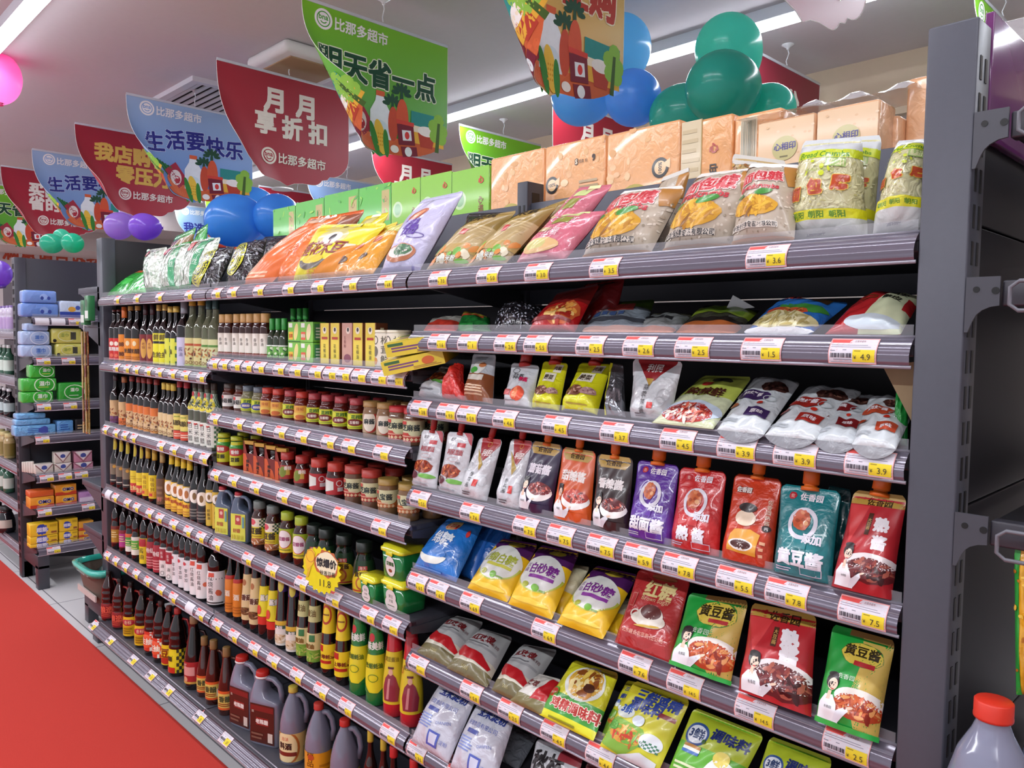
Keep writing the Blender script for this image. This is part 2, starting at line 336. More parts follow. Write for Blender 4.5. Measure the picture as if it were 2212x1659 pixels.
# ---------------------------------------------------------------- shelving
ROWZ = dict(T1=1.627, T2=1.627, T3=1.627, L1=1.324, L2=1.025, L3=.724, L4=.425, M1=1.378, M2=1.179, M3=.977, M4=.724, M5=.425,
            R1=1.476, R2=1.309, R3=1.081, R4=.867, R5=.655, R6=.425, B1=.085, B2=.085, B3=.085)
BAYX = dict(L=0., M=1.2, R=2.4, T1=0., T2=1.2, T3=2.4, B1=0., B2=1.2, B3=2.4)
def bay(r): return BAYX[r] if r in BAYX else BAYX[r[0]]
BACKY = .43
def deck(r): return ROWZ[r]+(.03 if r[0] == 'B' else .045)
STRIP = M('#6f6a78', 'strip'); STRIPL = M('#a5a2ae', 'strip'); LIP = clear('#d9dae2', .13, .2)
def strip_pt(v, base=False, k=.00032):                   # section of the ticket strip: v 0 bottom, 1 top -> (y, z), normal
    rg = k*math.sin(v*4.5*2*PI)
    if base: return (-.06+.042*v+rg*.6, .034*v-rg*.7), (-.63, .78)
    b = math.sin(PI*v); return (.016*v*v-.007*b+rg, .044*v), Vector((-1, .25+(v-.5)*.8)).normalized()
def make_strip(w, base=False):
    mb = MB(); n = 48; pts = [strip_pt(i/n, base)[0] for i in range(n+1)]
    vs = []; fs = []
    for y, z in pts: vs += [(.004, y, z), (w-.004, y, z)]
    for i in range(n): fs.append((2*i, 2*i+1, 2*i+3, 2*i+2))
    mb.add(vs, fs, STRIP, True)
    y0, z0 = pts[0]; y1, z1 = pts[-1]          # rolled edges along the bottom and top
    mb.tube([(.002, y0, z0), (w-.002, y0, z0)], .0028, STRIPL, 8); mb.tube([(.002, y1, z1), (w-.002, y1, z1)], .0025, STRIPL, 8)
    ym, zm = strip_pt(.72, base)[0]; mb.tube([(.004, ym-.0002, zm), (w-.004, ym-.0002, zm)], .0012, STRIPL, 6)
    mb.box(.004, w-.004, y1-.002, y1+.02, max(0.0, z1-.012), z1-.003, STRIP)
    return mb.mesh('price_strip')
def make_lip(w):
    mb = MB(); mb.box(.006, w-.006, .0155, .0165, .042, .062, LIP); return mb.mesh('clear_lip')
def bracket_mesh(d, x):
    pts = [(.02, .012), (d, -.05), (d, .03), (.02, .03)]
    mb = MB().prism([(y, z) for y, z in pts], x, x+.004, GREY, 'x')
    return mb.mesh('bracket')
SH = {}
def shelf(label, w, d, z, loc, rot=0, base=False, group='shelves of the long sauce gondola'):
    k = (w, d, base)
    if k not in SH:
        dz = .034 if base else .045
        dk = MB().box(.004, w-.004, .018 if not base else -.03, d, dz-.03 if not base else .012, dz, M('#3d3d46', 'metal'), .003)
        SH[k] = (dk.mesh('deck'), make_strip(w, base), None if base else make_lip(w), bracket_mesh(d-.004, .0), bracket_mesh(d-.004, w-.004))
    dk, st, lp, b0, b1 = SH[k]
    t = thing('gondola_shelf', label, 'shelf', (loc[0], loc[1], z), rot, group)
    obj('deck', dk, t); obj('price_strip', st, t)
    if lp: obj('clear_lip', lp, t)
    if not base: obj('bracket', b0, t); obj('bracket', b1, t)
    return t
for r in ROWZ:
    if r == 'T1': nm = 'short top shelf holding vermicelli and seaweed bags, left bay'
    elif r == 'T2': nm = 'top shelf holding orange and yellow bags, middle bay'
    elif r == 'T3': nm = 'top shelf holding breadcrumb and noodle bags, right bay'
    else: nm = 'grey metal shelf with clear price strip, '+SHELF[r]
    shelf(nm, 1.2, .40, ROWZ[r], (bay(r)+.0, 0), 0, r[0] == 'B')
# back panels, uprights, end panels, feet
for i, (nm) in enumerate(('left', 'middle', 'right')):
    t = thing('back_panel', 'dark back panel of shelving in '+nm+' bay behind the goods', 'panel', (1.2*i, BACKY-.012, 0), 0, 'back panels of the gondola')
    for j, (a, b_) in enumerate(((.1, .5), (.503, .9), (.903, 1.3), (1.303, 1.6), (1.603, 1.89))):
        obj('panel_board', MB().box(.012, 1.188, 0, .012, a, b_, M('#2a2931' if j < 4 else '#4b4d58', 'metal'), .002).mesh('panel_board'), t)
def upright(name, label, x, y, h=1.95):
    t = thing(name, label, 'post', (x, y, 0), 0, 'uprights of the long gondola')
    ub = MB().box(-.02, .02, 0, .07, 0, h, M('#3c3d47', 'metal'), .003); obj('post', ub.mesh('post'), t)
    sb = MB()
    for k in range(int((h-.2)/.05)):
        for sx in (-.009, .009): sb.box(sx-.0035, sx+.0035, -.0012, .0, .15+k*.05, .183+k*.05, M('#0b0b0e', 'metal'))
    sb.box(.0195, .0212, .02, .05, h-.06, h-.03, M('#0b0b0e', 'metal')); obj('slots', sb.mesh('slots'), t); return t
upright('slotted_upright', 'slotted upright poking up between orange tissue packs and pink bags', 2.4, BACKY-.03)
upright('slotted_upright', 'slotted upright between left and middle bays', 1.2, BACKY-.03, 1.9)
def end_frame(name, label, x0, x1, side):
    t = thing(name, label, 'end panel', ((x0+x1)/2, .0 if side > 0 else .03, 0), 0, 'end frames of the gondola'); hx = (x1-x0)/2
    obj('front_post', MB().box(-hx, hx, 0, .06, 0, 1.95, GREYL, .003).mesh('front_post'), t)
    obj('rear_post', MB().box(-hx, hx, .80, .86, 0, 1.95, GREYL, .003).mesh('rear_post'), t)
    for j, (a, b_) in enumerate(((.12, .45), (.453, .86), (.863, 1.27), (1.273, 1.68), (1.683, 1.945))):
        obj('panel_board', MB().box(-hx+.012, hx-.012, .06, .8, a, b_, M('#1d1c23', 'metal'), .002).mesh('panel_board'), t)
    sb = MB(); s = hx if side > 0 else -hx
    for k in range(36):
        for yy in (.018, .04): sb.box(s-.001, s+.001, yy-.004, yy+.004, .12+k*.05, .152+k*.05, M('#0b0b0e', 'metal'))
    obj('slots', sb.mesh('slots'), t)
    obj('foot', MB().box(-hx, hx, -.05, .0, 0, .085, GREY, .003).mesh('foot'), t)
    if side < 0: obj('end_leg', MB().box(-.34, -hx, .0, .05, .085, .16, GREY, .003).box(-.34, -.28, .0, .05, 0, .1, GREY, .003).mesh('end_leg'), t)
    return t
end_frame('gondola_end_frame', 'broad grey end post at right edge of the sauce shelving', 3.6005, 3.664, 1)
end_frame('gondola_end_frame', 'narrow grey end post at left end of the sauce shelving', -.12, -.04, -1)
# ---------------------------------------------------------------- price tags
TW, TH = .072, .037
def tag_art():
    p = Pr().R(.0, .0, 1, 1, '#e9a6a4').R(.018, .035, .982, .965, '#dcd6df').R(.02, .83, .45, .96, '#ec5b57').T('比那多超市', .62, .895, .045, '#8a4a50')
    p.lines(.04, .66, .92, .8, 2, '#9b97a4', .35).R(.04, .5, .14, .54, '#8f8b98').R(.3, .54, .38, .57, '#8f8b98')
    p.bars(.05, .24, .5, .42, 17, '#3a3742').R(.12, .15, .5, .19, '#9b97a4').R(.06, .06, .5, .09, '#b3aebb')
    return p.R(.52, .08, .97, .56, '#e9d335').R(.55, .49, .68, .53, '#a08a2a')
def on_strip(base, w=TW, h=TH):
    vs = (.06, .9)
    def fn(u, v):
        (y, z), n = strip_pt(vs[0]+(vs[1]-vs[0])*v, base, 0); return Vector(((u-.5)*w, y, z)), Vector((0, n[0], n[1]))
    return fn
TAGM = {}
def tag_mesh(base):
    k = ('card', base)
    if k not in TAGM:
        random.seed(3); mb = MB().art(tag_art(), TH/TW, on_strip(base), .09, 'paper', .0015, .00004); TAGM[k] = mb.mesh('price_tag')
    return TAGM[k]
def price_mesh(s, base):
    k = (s, base)
    if k not in TAGM: TAGM[k] = MB().art(Pr().T('¥', .575, .26, .1, '#4a4433').T(s, .79, .28, .17 if len(s) < 4 else .125, '#4a4433'), TH/TW, on_strip(base), .2, 'paper', .0036).mesh('price_text')
    return TAGM[k]
BLANK = None
def tags(row, items):
    base = row[0] == 'B'; n = len(items); seen = {}
    for px, s in items: seen[s] = seen.get(s, 0)+1
    for i, (px, s) in enumerate(items):
        x = x_at(px, -.035 if base else .0, ROWZ[row]+.02)
        pos = ('leftmost' if i == 0 else 'rightmost' if i == n-1 else ORD[i]+' from left' if i < 13 else 'late')
        if s == '': lb = 'blank white price card in the strip, '+pos+' on '+SHELF[row]
        elif seen[s] == 1: lb = 'price tag reading '+s+' on '+SHELF[row]
        else: lb = 'price tag reading '+s+', '+pos+' on '+SHELF[row]
        if s == '':
            global BLANK
            if BLANK is None: BLANK = MB().art(Pr().R(0, 0, 1, 1, '#dddbe2'), TH/TW, on_strip(False), .1, 'paper', .0012).mesh('blank_card')
            tag(obj('blank_price_card', BLANK, None, (x, 0, ROWZ[row])), lb, 'price tag', 'price tags in the shelf strips'); continue
        o = tag(obj('price_tag', tag_mesh(base), None, (x, 0, ROWZ[row])), lb, 'price tag', 'price tags in the shelf strips')
        obj('price_text', price_mesh(s, base), o)
def seq(pxs, *ps): return [(p, ps[i % len(ps)]) for i, p in enumerate(pxs)]
tags('T1', seq((254, 296, 345, 409), '9.9', '8.8', '6.5', '7.5'))
tags('T2', seq((469, 503, 560, 625, 689, 758, 834), '6.5', '5.8', '9.8', '7.0', '7.2', '3.8', '6.8'))
tags('T3', [(949, '7.0'), (1055, '5.0'), (1162, '3.0'), (1307, '3.5'), (1657, '3.6')])
tags('L1', seq((252, 275, 295, 321, 345, 373, 401, 435), '6.8', '9.8', '8.5', '7.5', '5.5', '12', '9.9', '6.5'))
tags('M1', seq((463, 484, 511, 536, 562, 604, 640, 683, 714, 743, 777, 821, 857), '15', '12.8', '11', '13.5', '16', '8.8', '9.5', '8.5', '9.8', '7.8', '10.5', '10.1', '11.5'))
tags('R1', [(947, '1.6'), (1013, '1'), (1094, '2.6'), (1160, '5.5'), (1276, '2.5'), (1381, '2.6'), (1497, '2.5'), (1646, '1.5'), (1843, '4.9')])
tags('L2', seq((228, 251, 270, 289, 348, 376, 411, 441), '4.5', '6.2', '5.8', '7.9', '6.9', '8.2', '3.5', '5.2'))
tags('M2', seq((464, 516, 558, 606, 653, 710, 755, 825), '12', '9.5', '13', '8.8', '11', '13.8', '10.8', '13.2'))
tags('R2', [(908, '3.8'), (966, '9.9'), (1011, '5.9'), (1091, '4.6'), (1201, '4.5'), (1330, '3.7'), (1464, '4.5'), (1592, '3.9'), (1718, '3.9'), (1878, '3.9')])
tags('L3', seq((234, 249, 275, 295, 323, 345, 375, 406, 434), '', '16', '8.9', '12', '7.5', '9.5', '13', '11', '14'))
tags('M3', seq((466, 504, 552, 612, 666, 735, 821), '8', '9', '10', '11', '11.5', '10.1', '10.8'))
tags('R3', [(907, '5.5'), (1018, '7.6'), (1135, '7.5'), (1211, '7.5'), (1299, '7.5'), (1380, '5.9'), (1467, '7.8'), (1589, '5.5'), (1699, '7.8'), (1863, '7.5')])
tags('L4', seq((232, 250, 271, 294, 319, 347, 374, 410, 433), '5', '7', '8', '9', '6', '10', '11', '', '12'))
tags('M4', seq((469, 535, 587, 651, 721, 796, 845), '9', '10', '8', '11.8', '10.1', '13', '13.2'))
tags('R4', [(902, '6.5'), (945, '6.5'), (1018, '6.9'), (1177, '6.9'), (1371, '7.6'), (1479, '14.5'), (1631, '14.5'), (1828, '2.5')])
tags('M5', seq((469, 505, 549, 590, 641, 693, 748, 840), '6', '7', '9', '8', '10.8', '12', '11', '14.9'))
tags('R5', [(903, '10.5'), (1018, '5.8'), (1102, '2.5'), (1197, '4.5'), (1297, '4.6')])
tags('R6', [(900, '3.5'), (985, '3.9')])
tags('B1', seq((206, 243, 292, 331, 369), '9', '8', '7', '12', '11'))
tags('B2', seq((436, 493), '15', '13'))
# ---------------------------------------------------------------- builders for goods
def front_face(w, d, h): return lambda u, v: (Vector((-w/2+u*w, -d/2, v*h)), Vector((0, -1, 0)))
def side_face(w, d, h): return lambda u, v: (Vector((w/2, -d/2+u*d, v*h)), Vector((1, 0, 0)))
def top_face(w, d, h): return lambda u, v: (Vector((-w/2+u*w, -d/2+v*d, h)), Vector((0, 0, 1)))
def carton(w, d, h, c, front=None, side=None, top=None, kind='print', bev=.002, back=None):
    mb = MB().box(-w/2, w/2, -d/2, d/2, 0, h, M(c, kind), bev)
    if front: mb.art(front, h/w, front_face(w, d, h), 1)
    if side: mb.art(side, h/d, side_face(w, d, h), 1)
    if top: mb.art(top, d/w, top_face(w, d, h), 1)
    return mb.mesh('carton')
PROF = {
 'soy': [(0, 0), (.9, 0), (1, .015), (1, .54), (.97, .59), (.82, .65), (.55, .71), (.42, .76), (.38, .82), (.37, .93)],
 'slim': [(0, 0), (.9, 0), (1, .015), (1, .5), (.9, .57), (.6, .66), (.42, .74), (.36, .84), (.36, .93)],
 'long': [(0, 0), (.9, 0), (1, .015), (1, .6), (.96, .64), (.7, .7), (.46, .75), (.42, .95)],
 'jar': [(0, 0), (.9, 0), (1, .03), (1, .66), (.97, .7), (.82, .76), (.76, .79), (.78, .84)],
 'squat': [(0, 0), (.88, 0), (1, .05), (1, .3), (1, .6), (.94, .68), (.8, .74), (.78, .82)],
 'fat': [(0, 0), (.8, 0), (.97, .06), (1, .25), (.93, .5), (.74, .68), (.62, .76), (.66, .82)],
 'cone': [(0, 0), (.9, 0), (1, .02), (1, .36), (.93, .46), (.72, .62), (.5, .78), (.38, .86), (.36, .93)],
 'wave': [(0, 0), (.9, 0), (1, .02), (1, .32), (.9, .38), (.98, .44), (.9, .5), (.98, .56), (.88, .62), (.9, .68), (.72, .76), (.5, .85), (.36, .9), (.34, .94)],
 'oyster': [(0, 0), (.9, 0), (1, .015), (1, .34), (.93, .42), (.8, .56), (.68, .72), (.6, .84), (.52, .9), (.4, .93)],
 'pet': [(0, 0), (.9, 0), (1, .015), (1, .5), (.93, .56), (.88, .62), (.93, .7), (.85, .8), (.6, .88), (.4, .92)]}
def rad(prof, z):
    for (r0, z0), (r1, z1) in zip(prof, prof[1:]):
        if z1 > z0 and z0 <= z <= z1: return r0+(r1-r0)*(z-z0)/(z1-z0)
    return prof[-1][0]
def bottle_parts(prof, R, H, glass, labels=(), cap=None, kind='glass', ribs=True):
    """mesh parts of a bottle: body, label sleeves (z0, z1, colour, artwork, arc), cap (z0, z1, r, colour)"""
    pf = PROF[prof] if isinstance(prof, str) else prof; sm = []
    for (r0, z0), (r1, z1) in zip(pf, pf[1:]):
        for i in range(3): t = i/3; t2 = t; sm.append((r0+(r1-r0)*t2, z0+(z1-z0)*t))
    sm.append(pf[-1]); out = [('glass_body', MB().lathe([(r*R, z*H) for r, z in sm], glass if not isinstance(glass, str) else M(glass, kind), 22).mesh('glass_body'))]
    for z0, z1, c, pr, arc in labels:
        mb = MB(); rr = lambda z: rad(pf, z)*R+.0007
        mb.lathe([(rr(z0+(z1-z0)*i/6), (z0+(z1-z0)*i/6)*H) for i in range(7)], M(c, 'print'), 28, a0=-arc, a1=arc)
        if pr:
            w = PI*R; h = (z1-z0)*H
            def fn(u, v):
                a = (u-.5)*PI; z = z0+(z1-z0)*v; r = rr(z); return Vector((r*math.sin(a), -r*math.cos(a), z*H)), Vector((math.sin(a), -math.cos(a), 0))
            mb.art(pr, h/w, fn, .07)
        out.append(('label', mb.mesh('label')))
    if cap:
        z0, z1, r, c = cap; r *= R; mb = MB().lathe([(r, z0*H), (r*1.02, (z0+(z1-z0)*.12)*H), (r, (z0+(z1-z0)*.2)*H), (r, (z1-.006)*H), (r*.93, z1*H), (0, z1*H)], M(c, 'cap'), 20)
        out.append(('cap', mb.mesh('cap')))
    return out
def place_parts(name, parts, label, cat, loc, rot=0, group=None, scale=None):
    t = thing(name, label, cat, loc, rot, group)
    if scale: t.scale = (scale,)*3
    for n, m in parts: obj(n, m, t)
    return t
def row_of(row, name, parts, desc, cat, spots, Y=.05, rot=.45, group=None, jit=.12, back=0):
    """a run of alike goods standing on one shelf: spots are pixel columns of their bases; back: rows standing behind"""
    r = random.Random(len(desc)*7+len(spots)); n = len(spots); proto = None
    for i, px in enumerate(spots):
        rx = r.uniform(-jit, jit); x = x_at(px, Y, deck(row))
        lb = desc+', '+order(i, n)+SHELF[row]
        if proto is None: proto = o = place_parts(name, parts, lb, cat, (x, Y, deck(row)+.0005), rot+rx, group or desc+'s on the '+SHELF[row])
        else: o = copy_tree(proto); o.location = (x, Y, deck(row)+.0005); o.rotation_euler.z = rot+rx; o['label'] = lb
    if row in ('M2', 'M3') and cat == 'jar':
        for i, px in enumerate(spots):
            x = x_at(px, Y, deck(row)); o = copy_tree(proto); o.location = (x+.02, Y+.065, deck(row)+.0005); o.rotation_euler.z = rot+r.uniform(-.3, .3); o['label'] = 'second-row '+desc+', '+order(i, n)+SHELF[row]; o['group'] = 'second-row '+o['group']
    return proto
def pouch(row, bl, br, tl, tr, c, pr, name, label, cat='pouch', yb=.035, yt=.075, th=.022, prof='stand', kind='film', side=None, spout=None, z=None, top=None, wav=.0, back=.55, skewb=0, round_=.07, gus=None, nx=26, ny=32, group=None, hole=0):
    """a soft pack: the four corners of its front are given by where they are seen"""
    dz = (deck(row) if row else 0)+.002 if z is None else z
    def bp(p, y): 
        if isinstance(p, tuple): return at(p[0], p[1], Y=y)
        return Vector((x_at(p, y, dz), y, dz))
    BL, BR = bp(bl, yb), bp(br, yb+skewb); TL, TR = at(*tl, Y=yt), at(*tr, Y=yt+skewb)
    og = (BL+BR)/2; BL, BR, TL, TR = BL-og, BR-og, TL-og, TR-og
    n0 = ((BR-BL)+(TR-TL)).cross((TL-BL)+(TR-BR)).normalized()
    w = ((BR-BL).length+(TR-TL).length)/2; h = ((TL-BL).length+(TR-BR).length)/2; rs = random.Random(int(abs(tl[0])*10)+len(label)); ph = [rs.random()*6 for _ in range(6)]
    def prf(s, t):
        e = max(0, 1-abs(2*s-1)**3.2)
        if prof == 'stand': return e**.7*(min(1, max(0, .93-t)/.72))**.75*min(1, .55+t*3)
        if prof == 'flat': return (e**.8)*(max(0, 4*t*(1-t))**.35)
        return (max(0, 4*s*(1-s))**.55)*(max(0, 4*t*(.94-t)/.94**2 if t < .94 else 0)**.5)
    def base(s, t):
        k = 1-((.17 if prof == 'stand' and spout else .10)*max(0, (t-.93)/.07)**2.2 if round_ else 0)-(.03*math.sin(PI*t) if prof == 'stand' else 0)
        s2 = .5+(s-.5)*k; q = (BL*(1-s2)+BR*s2)*(1-t)+(TL*(1-s2)+TR*s2)*t
        return q+n0*wav*(math.sin(5*s+ph[0]+3*t)*t+.6*math.sin(9*s+ph[1]))
    def wr(s, t): return .0022*math.sin(11*s+5*t+ph[2])*math.sin(7*t-4*s+ph[3])+.0012*math.sin(23*s-9*t+ph[4])*math.sin(17*t+ph[5])
    def front(s, t): p = prf(s, t); return base(s, t)+n0*(th*p+wr(s, t)*min(1, p*1.5)+.0004)
    def rear(s, t): p = prf(s, t); return base(s, t)-n0*(th*back*p+.0004)
    mb = MB(); vs = []; fs = []
    for f in (front, rear):
        for j in range(ny+1):
            for i in range(nx+1): vs.append(f(i/nx, j/ny))
    k = nx+1; o = k*(ny+1)
    for j in range(ny):
        for i in range(nx): fs.append((j*k+i, j*k+i+1, (j+1)*k+i+1, (j+1)*k+i))
    nf = len(fs); bk = [(o+b, o+a, o+d, o+c_) for a, b, c_, d in fs]
    rim = [(0+i+1, 0+i, o+i, o+i+1) for i in range(nx)]+[(ny*k+i, ny*k+i+1, o+ny*k+i+1, o+ny*k+i) for i in range(nx)]
    rim += [(j*k, (j+1)*k, o+(j+1)*k, o+j*k) for j in range(ny)]+[((j+1)*k+nx, j*k+nx, o+j*k+nx, o+(j+1)*k+nx) for j in range(ny)]
    mb.add(vs, fs+bk+rim, M(c, kind) if isinstance(c, str) else c, True)
    if side: 
        ms = mb.mi(M(side, kind if kind != 'clearbag' else 'film'))
        for q in range(nf, len(mb.f)): mb.m[q] = ms
    def fn(u, v):
        e = .004; p = front(u, v); du = front(min(1, u+e), v)-front(max(0, u-e), v); dv = front(u, min(1, v+e))-front(u, max(0, v-e)); n = du.cross(dv)
        return p, (n.normalized() if n.length > 1e-12 else n0)
    if pr:
        random.seed(int(tl[0])); mb.art(pr, h/w, fn, .055, 'print' if kind != 'crinkle' else 'film', .0006, .00012)
    if gus:
        gv = [front(i/20, 0)+n0*.0006 for i in range(21)]+[base(i/20, 0)-Vector((0, .004, .017))*(4*(i/20)*(1-i/20))**.8-n0*.0 for i in range(21)]
        mb.add(gv, [(i, i+1, 22+i, 21+i) for i in range(20)], M(gus, 'film'), True)
    o_ = tag(obj(name, mb.mesh(name), None, og), label, cat, group)
    if spout:
        r = spout[1] if isinstance(spout, tuple) else .0132; sc = spout[0] if isinstance(spout, tuple) else spout; u = ((TL+TR)/2-(BL+BR)/2).normalized(); b0 = (TL+TR)/2
        q = u.rotation_difference(Vector((0, 0, 1))).inverted().to_matrix()
        s1 = MB().lathe([(r*1.15, -.006), (r*1.15, 0), (r*.8, .001), (r*.8, .004), (r, .005), (r, .03), (r*.9, .033), (0, .033)], M(sc, 'cap'), 18)
        s1.v = [tuple(q@Vector(v)+b0) for v in s1.v]; obj('spout_cap', s1.mesh('spout_cap'), o_)
    return o_
# ---------------------------------------------------------------- hanging banners
BW, BH = .67, .5
def grad(a, b, z0, z1, kind='paper'):
    k = (a, b, z0)
    if k not in MATS:
        m = bpy.data.materials.new('print_'+a.lstrip('#')); m.use_nodes = True; nt = m.node_tree; p = nt.nodes['Principled BSDF']; p.inputs['Roughness'].default_value = .4
        tc = nt.nodes.new('ShaderNodeTexCoord'); sx = nt.nodes.new('ShaderNodeSeparateXYZ'); mr = nt.nodes.new('ShaderNodeMapRange'); mr.inputs[1].default_value = z0; mr.inputs[2].default_value = z1
        mx = nt.nodes.new('ShaderNodeMix'); mx.data_type = 'RGBA'; mx.inputs[6].default_value = (*lin(a), 1); mx.inputs[7].default_value = (*lin(b), 1)
        nt.links.new(tc.outputs['Object'], sx.inputs[0]); nt.links.new(sx.outputs['Z'], mr.inputs[0]); nt.links.new(mr.outputs[0], mx.inputs[0]); nt.links.new(mx.outputs[2], p.inputs['Base Color']); MATS[k] = m
    return MATS[k]
def arc(cx, cy, r, a0, a1, n=6): return [(cx+r*math.cos(a0+(a1-a0)*i/n), cy+r*1.34*math.sin(a0+(a1-a0)*i/n)) for i in range(n+1)]
RB = [(1, 1), (1, .36)]+arc(.84, .36, .16, 0, -PI/2, 7)[1:]+[(.835, .14), (.82, .115)]+arc(.70, .165, .09, -.3, -PI/2, 5)[1:]+[(.62, .043), (.555, .03), (.5, .0)]
OUTL = RB+[(1-x, y) for x, y in reversed(RB[:-1])]
def logo(p, x, y, k, c='#f4f0f0'):
    p.E(x, y, .055*k, .055*k, c).E(x, y, .042*k, .042*k, '#00000000' if 0 else p.bg).E(x, y, .036*k, .036*k, c)
    p.T('bna', x, ('o', y, .012*k), .042*k, p.bg, b=.02).E(x, ('o', y, -.004*k), .022*k, .02*k, p.bg, ring=.006*k, a0=-2.7, a1=-.45, n=8)
    return p.T('比那多超市', x+.245*k, y-.005, .072*k, c, b=.02)
def groceries(p, dx=0, k=1):
    X = lambda v: .5+(v-.5)*k+dx
    p.E(.55, .1, .28, .05, '#d9683c').E(.4, .16, .13, .07, '#e0744a', rot=-.5).E(.76, .14, .2, .06, '#cf6238', rot=.25)
    for i in range(6): p.P([(.2+.022*i, .4-.012*i), (.215+.022*i, .41-.012*i), (.36+.018*i, .18), (.335+.018*i, .17)], '#2f7d45' if i % 2 else '#1f5f38')
    p.P([(.27, .3), (.36, .4), (.46, .22), (.38, .13)], '#a83246').E(.36, .24, .045, .06, '#f0e6e0').E(.37, .22, .026, .03, '#b8293c')
    p.P([(.47, .46), (.53, .46), (.535, .42), (.575, .34), (.575, .14), (.43, .14), (.43, .34), (.465, .42)], '#e9f1f6').R(.47, .46, .53, .5, '#d8643e').E(.5, .2, .06, .06, '#d3e6ee')
    for cx, cy in ((.585, .42), (.65, .52)):
        for a in range(7): p.E(cx+.045*math.cos(a*.52), cy+.05*math.sin(a*.52), .028, .013, '#26503a', rot=a*.52, n=8)
        p.E(cx, cy-.04 if cy < .5 else cy-.03, .012, .05, '#26503a', n=8)
    p.E(.59, .27, .036, .1, '#c94f36').E(.655, .32, .045, .12, '#d65a3a')
    p.R(.72, .3, .97, .41, '#2f8f8a').R(.72, .25, .97, .3, '#f2e3c8').R(.72, .16, .97, .25, '#e8b13e')
    p.P([(.79, .14), (.88, .14), (.9, .25), (.77, .25)], '#b8402f').E(.835, .27, .066, .03, '#f5efe9')
    for a, b in ((.89, .33), (.93, .38), (.96, .3), (.9, .25), (.95, .24)): p.E(a, b, .042, .04, '#8fc24a', n=10)
    p.P([(.9, .12), (.93, .12), (.94, .36), (.92, .36)], '#46622a')
    p.E(.5, .15, .035, .1, '#efc648', rot=.25).E(.46, .13, .02, .1, '#3c8a3a', rot=.3).E(.54, .11, .02, .08, '#3c8a3a', rot=.1)
    for q in range(12): p.E(.485+.014*(q % 3), .09+.028*(q//3), .005, .006, '#d9a126', n=6)
    p.P([(.63, .12), (.75, .14), (.735, .3), (.615, .28)], '#7a1f33').R(.612, .285, .74, .315, '#d6453a').P([(.66, .16), (.725, .172), (.718, .25), (.652, .24)], '#e9eef2').E(.69, .205, .017, .022, '#d63a3a')
    return p.P([(.66, .03), (.77, .06), (.76, .13), (.645, .11)], '#7a1f33').E(.7, .08, .026, .028, '#e9eef2').E(.6, .08, .03, .022, '#f3efe9')
def banner_art(kind):
    p = Pr()
    p.bg = {'green': '#4ea53a', 'blue': '#86aedd', 'red': '#a8283a', 'gold': '#a8283a', 'buy': '#a8283a', 'orange': '#d9b35a', 'plain': '#8e2a3c', 'blue2': '#86aedd', 'jifen': '#8e2a3c'}[kind]
    if kind == 'green': logo(p, .13, .9, 1); p.T('明天省一点', .5, .62, .165, '#1d4b34', b=.035, out='#e9efd6', ob=.03); groceries(p)
    if kind == 'blue':
        logo(p, .15, .9, 1)
        for i, ch in enumerate('生活要快乐'): p.T(ch, .2+.16*i, .58+.035*math.sin(i*1.1)+.02*i, .155, '#2b2f86', rot=.12-.03*i, b=.03, out='#c9d8ee', ob=.025)
        groceries(p)
    if kind == 'blue2': logo(p, .15, .9, 1); p.T('我选比那多', .5, .6, .155, '#2b2f86', b=.03); groceries(p)
    if kind == 'red': p.T('月', .4, .76, .17, '#eee6dc', b=.05).T('月', .64, .76, .17, '#eee6dc', b=.05).T('享', .34, .55, .16, '#eee6dc', b=.05).T('折', .54, .54, .16, '#eee6dc', b=.05).T('扣', .74, .54, .16, '#eee6dc', b=.05); logo(p, .36, .25, 1.05, '#eee6dc')
    if kind == 'gold': p.T('我店购物', .47, .73, .16, '#e0b95c', b=.05).T('零压力', .56, .5, .16, '#e0b95c', b=.05); logo(p, .4, .27, 1, '#eee6dc')
    if kind == 'buy': p.T('买的是', .5, .72, .16, '#eee6dc', b=.05).T('省的是', .5, .52, .16, '#eee6dc', b=.05); logo(p, .4, .27, 1, '#eee6dc')
    if kind == 'orange': p.T('钱任性购', .54, .68, .2, '#b5392c', b=.04, out='#f0e2c0', ob=.03); groceries(p)
    if kind == 'jifen': p.T('积分', .52, .72, .18, '#eee6dc', b=.05).T('当钱花', .52, .5, .16, '#eee6dc', b=.05)
    if kind == 'plain': logo(p, .36, .25, 1.05, '#eee6dc')
    return p
BCOL = {'green': ('#35963e', '#7cc128'), 'blue': ('#5b8fd6', '#9db8da'), 'blue2': ('#5b8fd6', '#9db8da'), 'red': ('#a52338', '#a92a3a'), 'gold': ('#b02436', '#a22436'), 'buy': ('#b02436', '#a22436'), 'orange': ('#e0aa48', '#cfae5e'), 'plain': ('#862a44', '#862a44'), 'jifen': ('#7e2236', '#8a2638')}
BART = {}
